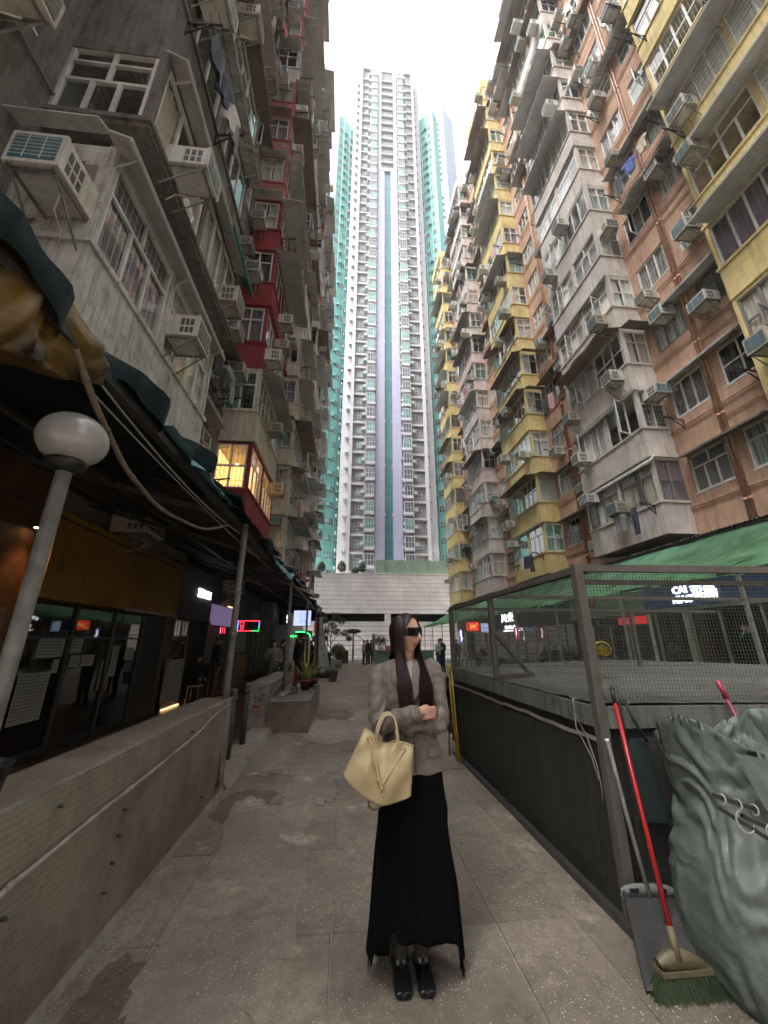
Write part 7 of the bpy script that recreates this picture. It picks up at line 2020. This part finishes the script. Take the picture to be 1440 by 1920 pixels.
# ================================================================== people further off
_figs = []
def figure(label, loc, rz, H=1.68, top=(.05, .05, .055), bottom=(.04, .045, .06), pose='stand', hair='short', haircol=(.012, .010, .009), shoes=(.03, .03, .03)):
    k = H / 1.70; e = tag(empty('person', loc, rz), label, 'person'); segs = []; mb = MB()
    def cap(mi, pts, rs, n=12):
        pts = [Vector(p) * k for p in pts]; capsule(mb, pts, [r_ * k for r_ in rs], n, 4)
        for i in range(len(pts) - 1): segs.append((mi, pts[i], pts[i + 1], (rs[i] + rs[i + 1]) / 2 * k))
    sit = pose.startswith('sit'); dz = -.40 if sit else 0
    hy = -.10 if pose in ('sit_lean', 'phone') else -.02; hz = dz + (-.05 if pose == 'sit_lean' else 0)
    cap(0, [(0, hy - .012, 1.60 + hz), (0, hy - .004, 1.54 + hz)], [.083, .066], 14); cap(0, [(0, hy - .085, 1.55 + hz), (0, hy - .075, 1.53 + hz)], [.022, .03], 8)
    cap(0, [(0, hy, 1.50 + hz), (0, 0, 1.42 + dz)], [.05, .055]); sh = 1.38 + dz
    cap(1, [(-.10, 0, sh), (.10, 0, sh)], [.085, .085]); cap(1, [(0, hy * .3, sh - .05), (0, 0, 1.15 + dz), (0, .01, .98 + dz)], [.145, .135, .14], 18)
    def arm(sx, p): cap(1, [(sx * .17, 0, sh)] + p[:2], [.062, .052, .043]); cap(0, p[1:], [.036, .034, .03])
    if pose == 'phone':
        for sx in (-1, 1): arm(sx, [(sx * .22, -.03, 1.12), (sx * .07, -.26, 1.20), (sx * .03, -.31, 1.25)])
    elif pose == 'hand_up': arm(-1, [(-.25, -.08, 1.14), (-.12, -.20, 1.32), (-.06, -.18, 1.42)]); arm(1, [(.22, -.02, 1.10), (.10, -.24, 1.12), (.05, -.27, 1.14)])
    elif sit:
        for sx in (-1, 1): arm(sx, [(sx * .22, -.06, 1.13 + dz), (sx * .12, -.30, 1.02 + dz), (sx * .06, -.36, 1.02 + dz)])
    else:
        for sx in (-1, 1): arm(sx, [(sx * .23, .01, 1.12), (sx * .22, -.04, .88), (sx * .21, -.06, .78)])
    for sx in (-1, 1):
        if sit: cap(2, [(sx * .09, 0, .52), (sx * .11, -.42, .50), (sx * .11, -.44, .28), (sx * .11, -.44, .07)], [.095, .075, .058, .05]); cap(3, [(sx * .11, -.43, .045), (sx * .12, -.55, .035)], [.045, .038])
        else:
            st = .05 * sx if pose == 'stride' else 0
            cap(2, [(sx * .085, 0, .95), (sx * .09, -.02 + st, .52), (sx * .095, .02 + 2 * st, .08)], [.10, .072, .055]); cap(3, [(sx * .095, .02 + 2 * st, .045), (sx * .105, -.12 + 2 * st, .035)], [.047, .04])
    if sit: cap(2, [(-.08, .02, .52), (.08, .02, .52)], [.12, .12])
    ms = [M['skin_far'], plain('top ' + label[:12], top, .85, noise=.2), plain('trousers ' + label[:12], bottom, .85, noise=.2), plain('shoes ' + label[:12], shoes, .6)]
    o = mb.build('body', ms, e); fix_normals(o.data); add_mod(o, 'REMESH', mode='VOXEL', voxel_size=.013 * k); add_mod(o, 'SMOOTH', iterations=3, factor=.5)
    hb = MB(); hm_ = plain('hair ' + label[:12], haircol, .5)
    rows = []
    for i in range(9):
        ph = R(2 + 118 * i / 8); row = []
        for q in range(20):
            a = 2 * math.pi * q / 20; f = -math.sin(a); lim = ph if f < .2 else ph * (1 - .5 * (f - .2)); row.append(Vector((.093 * math.sin(lim) * math.cos(a), hy - .012 + .10 * math.sin(lim) * math.sin(a), 1.605 + hz + .108 * math.cos(lim))) * k)
        rows.append(row)
    if hair == 'long':
        for (zz, sc_) in ((1.48, .105), (1.36, .115), (1.22, .10)): rows.append([Vector((sc_ * math.cos(2 * math.pi * q / 20), hy * .5 + .03 + .085 * math.sin(2 * math.pi * q / 20) * (1 if math.sin(2 * math.pi * q / 20) > 0 else -.15), zz + hz)) * k for q in range(20)])
    hb.grid(rows, closed=True); hb.build('hair', hm_, e)
    _figs.append((o, segs)); return e
M['skin_far'] = plain('skin in shade', (.42, .26, .19), .6)
figure('person in dark clothes with long hair seated beside the kiosk stool', (-4.12, 12.2, 0), R(50), 1.62, (.02, .018, .018), (.03, .026, .024), 'sit', 'long')
figure('person in dark jacket and khaki trousers standing by the doorway', (-3.80, 12.75, 0), R(120), 1.74, (.035, .035, .04), (.14, .10, .06), 'stand', 'short')
figure('person in pale olive top with hand raised, behind the low wall', (-1.98, 11.9, 0), R(12), 1.64, (.22, .20, .17), (.05, .045, .04), 'hand_up', 'long', (.02, .01, .008))
figure('person in black behind the olive-topped one, facing right', (-1.98, 13.4, 0), R(70), 1.66, (.015, .015, .018), (.02, .02, .022), 'stand', 'long')
figure('person in black beside the green neon, past the awning post', (-1.72, 16.3, 0), R(-20), 1.76, (.012, .012, .014), (.02, .02, .022), 'stand', 'short')
figure('person in maroon standing beside the hanging plastic sheet', (-1.65, 20.8, 0), R(-30), 1.62, (.16, .03, .05), (.03, .03, .03), 'stand', 'long')
figure('person in pale green top and blue jeans reading a phone, right of the woman', (5.05, 21.6, 0), R(40), 1.72, (.30, .38, .33), (.025, .045, .09), 'phone', 'short')
figure('person in dark clothes close behind the one in blue jeans', (5.38, 22.0, 0), R(-60), 1.74, (.03, .03, .033), (.03, .03, .035), 'phone', 'short')
figure('person in cream top and black trousers at the alley end', (1.42, 29.6, 0), R(70), 1.64, (.36, .34, .30), (.012, .012, .014), 'stand', 'short')
figure('person in black jacket and blue jeans at the alley end', (1.72, 29.9, 0), R(-50), 1.70, (.02, .02, .024), (.04, .055, .09), 'stand', 'long')
figure('person in brown coat behind the pair at the alley end', (2.0, 30.6, 0), R(20), 1.68, (.08, .05, .04), (.03, .03, .03), 'phone', 'long')
figure('person standing in grey with folded arms left of the bench', (7.35, 26.0, 0), R(-30), 1.70, (.06, .06, .065), (.12, .11, .10), 'phone', 'short')
figure('seated person in white leaning forward on the bench, leftmost', (8.05, 26.8, 0), R(-20), 1.62, (.40, .38, .36), (.30, .29, .28), 'sit_lean', 'short')
figure('seated person in pink top in the middle of the bench', (8.75, 26.8, 0), R(10), 1.64, (.34, .14, .17), (.05, .05, .06), 'sit_lean', 'long')
figure('seated person in black beside the pink top on the bench', (9.35, 26.8, 0), R(25), 1.66, (.03, .03, .03), (.28, .27, .25), 'sit', 'short')
figure('seated person in grey at the right end of the bench', (10.1, 26.8, 0), R(30), 1.60, (.14, .14, .15), (.04, .04, .05), 'sit', 'long')
_dg = bpy.context.evaluated_depsgraph_get(); _baked = [bpy.data.meshes.new_from_object(o.evaluated_get(_dg)) for o, s in _figs]
for (o, segs), me in zip(_figs, _baked):
    ms = list(o.data.materials); o.modifiers.clear(); o.data = me; me.materials.clear()
    for m_ in ms: me.materials.append(m_)
    A = np.array([list(s[1]) for s in segs]); B = np.array([list(s[2]) for s in segs]); rad = np.array([s[3] for s in segs]); mi = np.array([s[0] for s in segs])
    n = len(me.polygons); C = np.empty(n * 3); me.polygons.foreach_get('center', C); C = C.reshape(-1, 1, 3)
    AB = (B - A)[None]; t = np.clip(((C - A[None]) * AB).sum(2) / np.maximum((AB ** 2).sum(2), 1e-9), 0, 1)
    d = np.linalg.norm(C - (A[None] + AB * t[..., None]), axis=2) - rad[None]
    me.polygons.foreach_set('material_index', mi[d.argmin(1)].astype(np.int32)); me.polygons.foreach_set('use_smooth', np.ones(n, dtype=bool)); me.update()
# ---- thin haze added to pale the far towers: one even box round the scene
_hm = bpy.data.materials.new('haze'); _hm.use_nodes = True
_n, _l = _hm.node_tree.nodes, _hm.node_tree.links; _n.clear()
_o = _n.new('ShaderNodeOutputMaterial'); _v = _n.new('ShaderNodeVolumePrincipled')
_v.inputs['Color'].default_value = (.93, .96, .98, 1); _v.inputs['Density'].default_value = .0010; _v.inputs['Anisotropy'].default_value = .3
_l.new(_v.outputs[0], _o.inputs['Volume'])
hz_ = MB(); hz_.box(-620, 620, -90, 1620, -2, 190)
hz_o = tag(hz_.build('haze', _hm), 'thin pale haze added to fade the far towers', 'haze', kind='stuff')
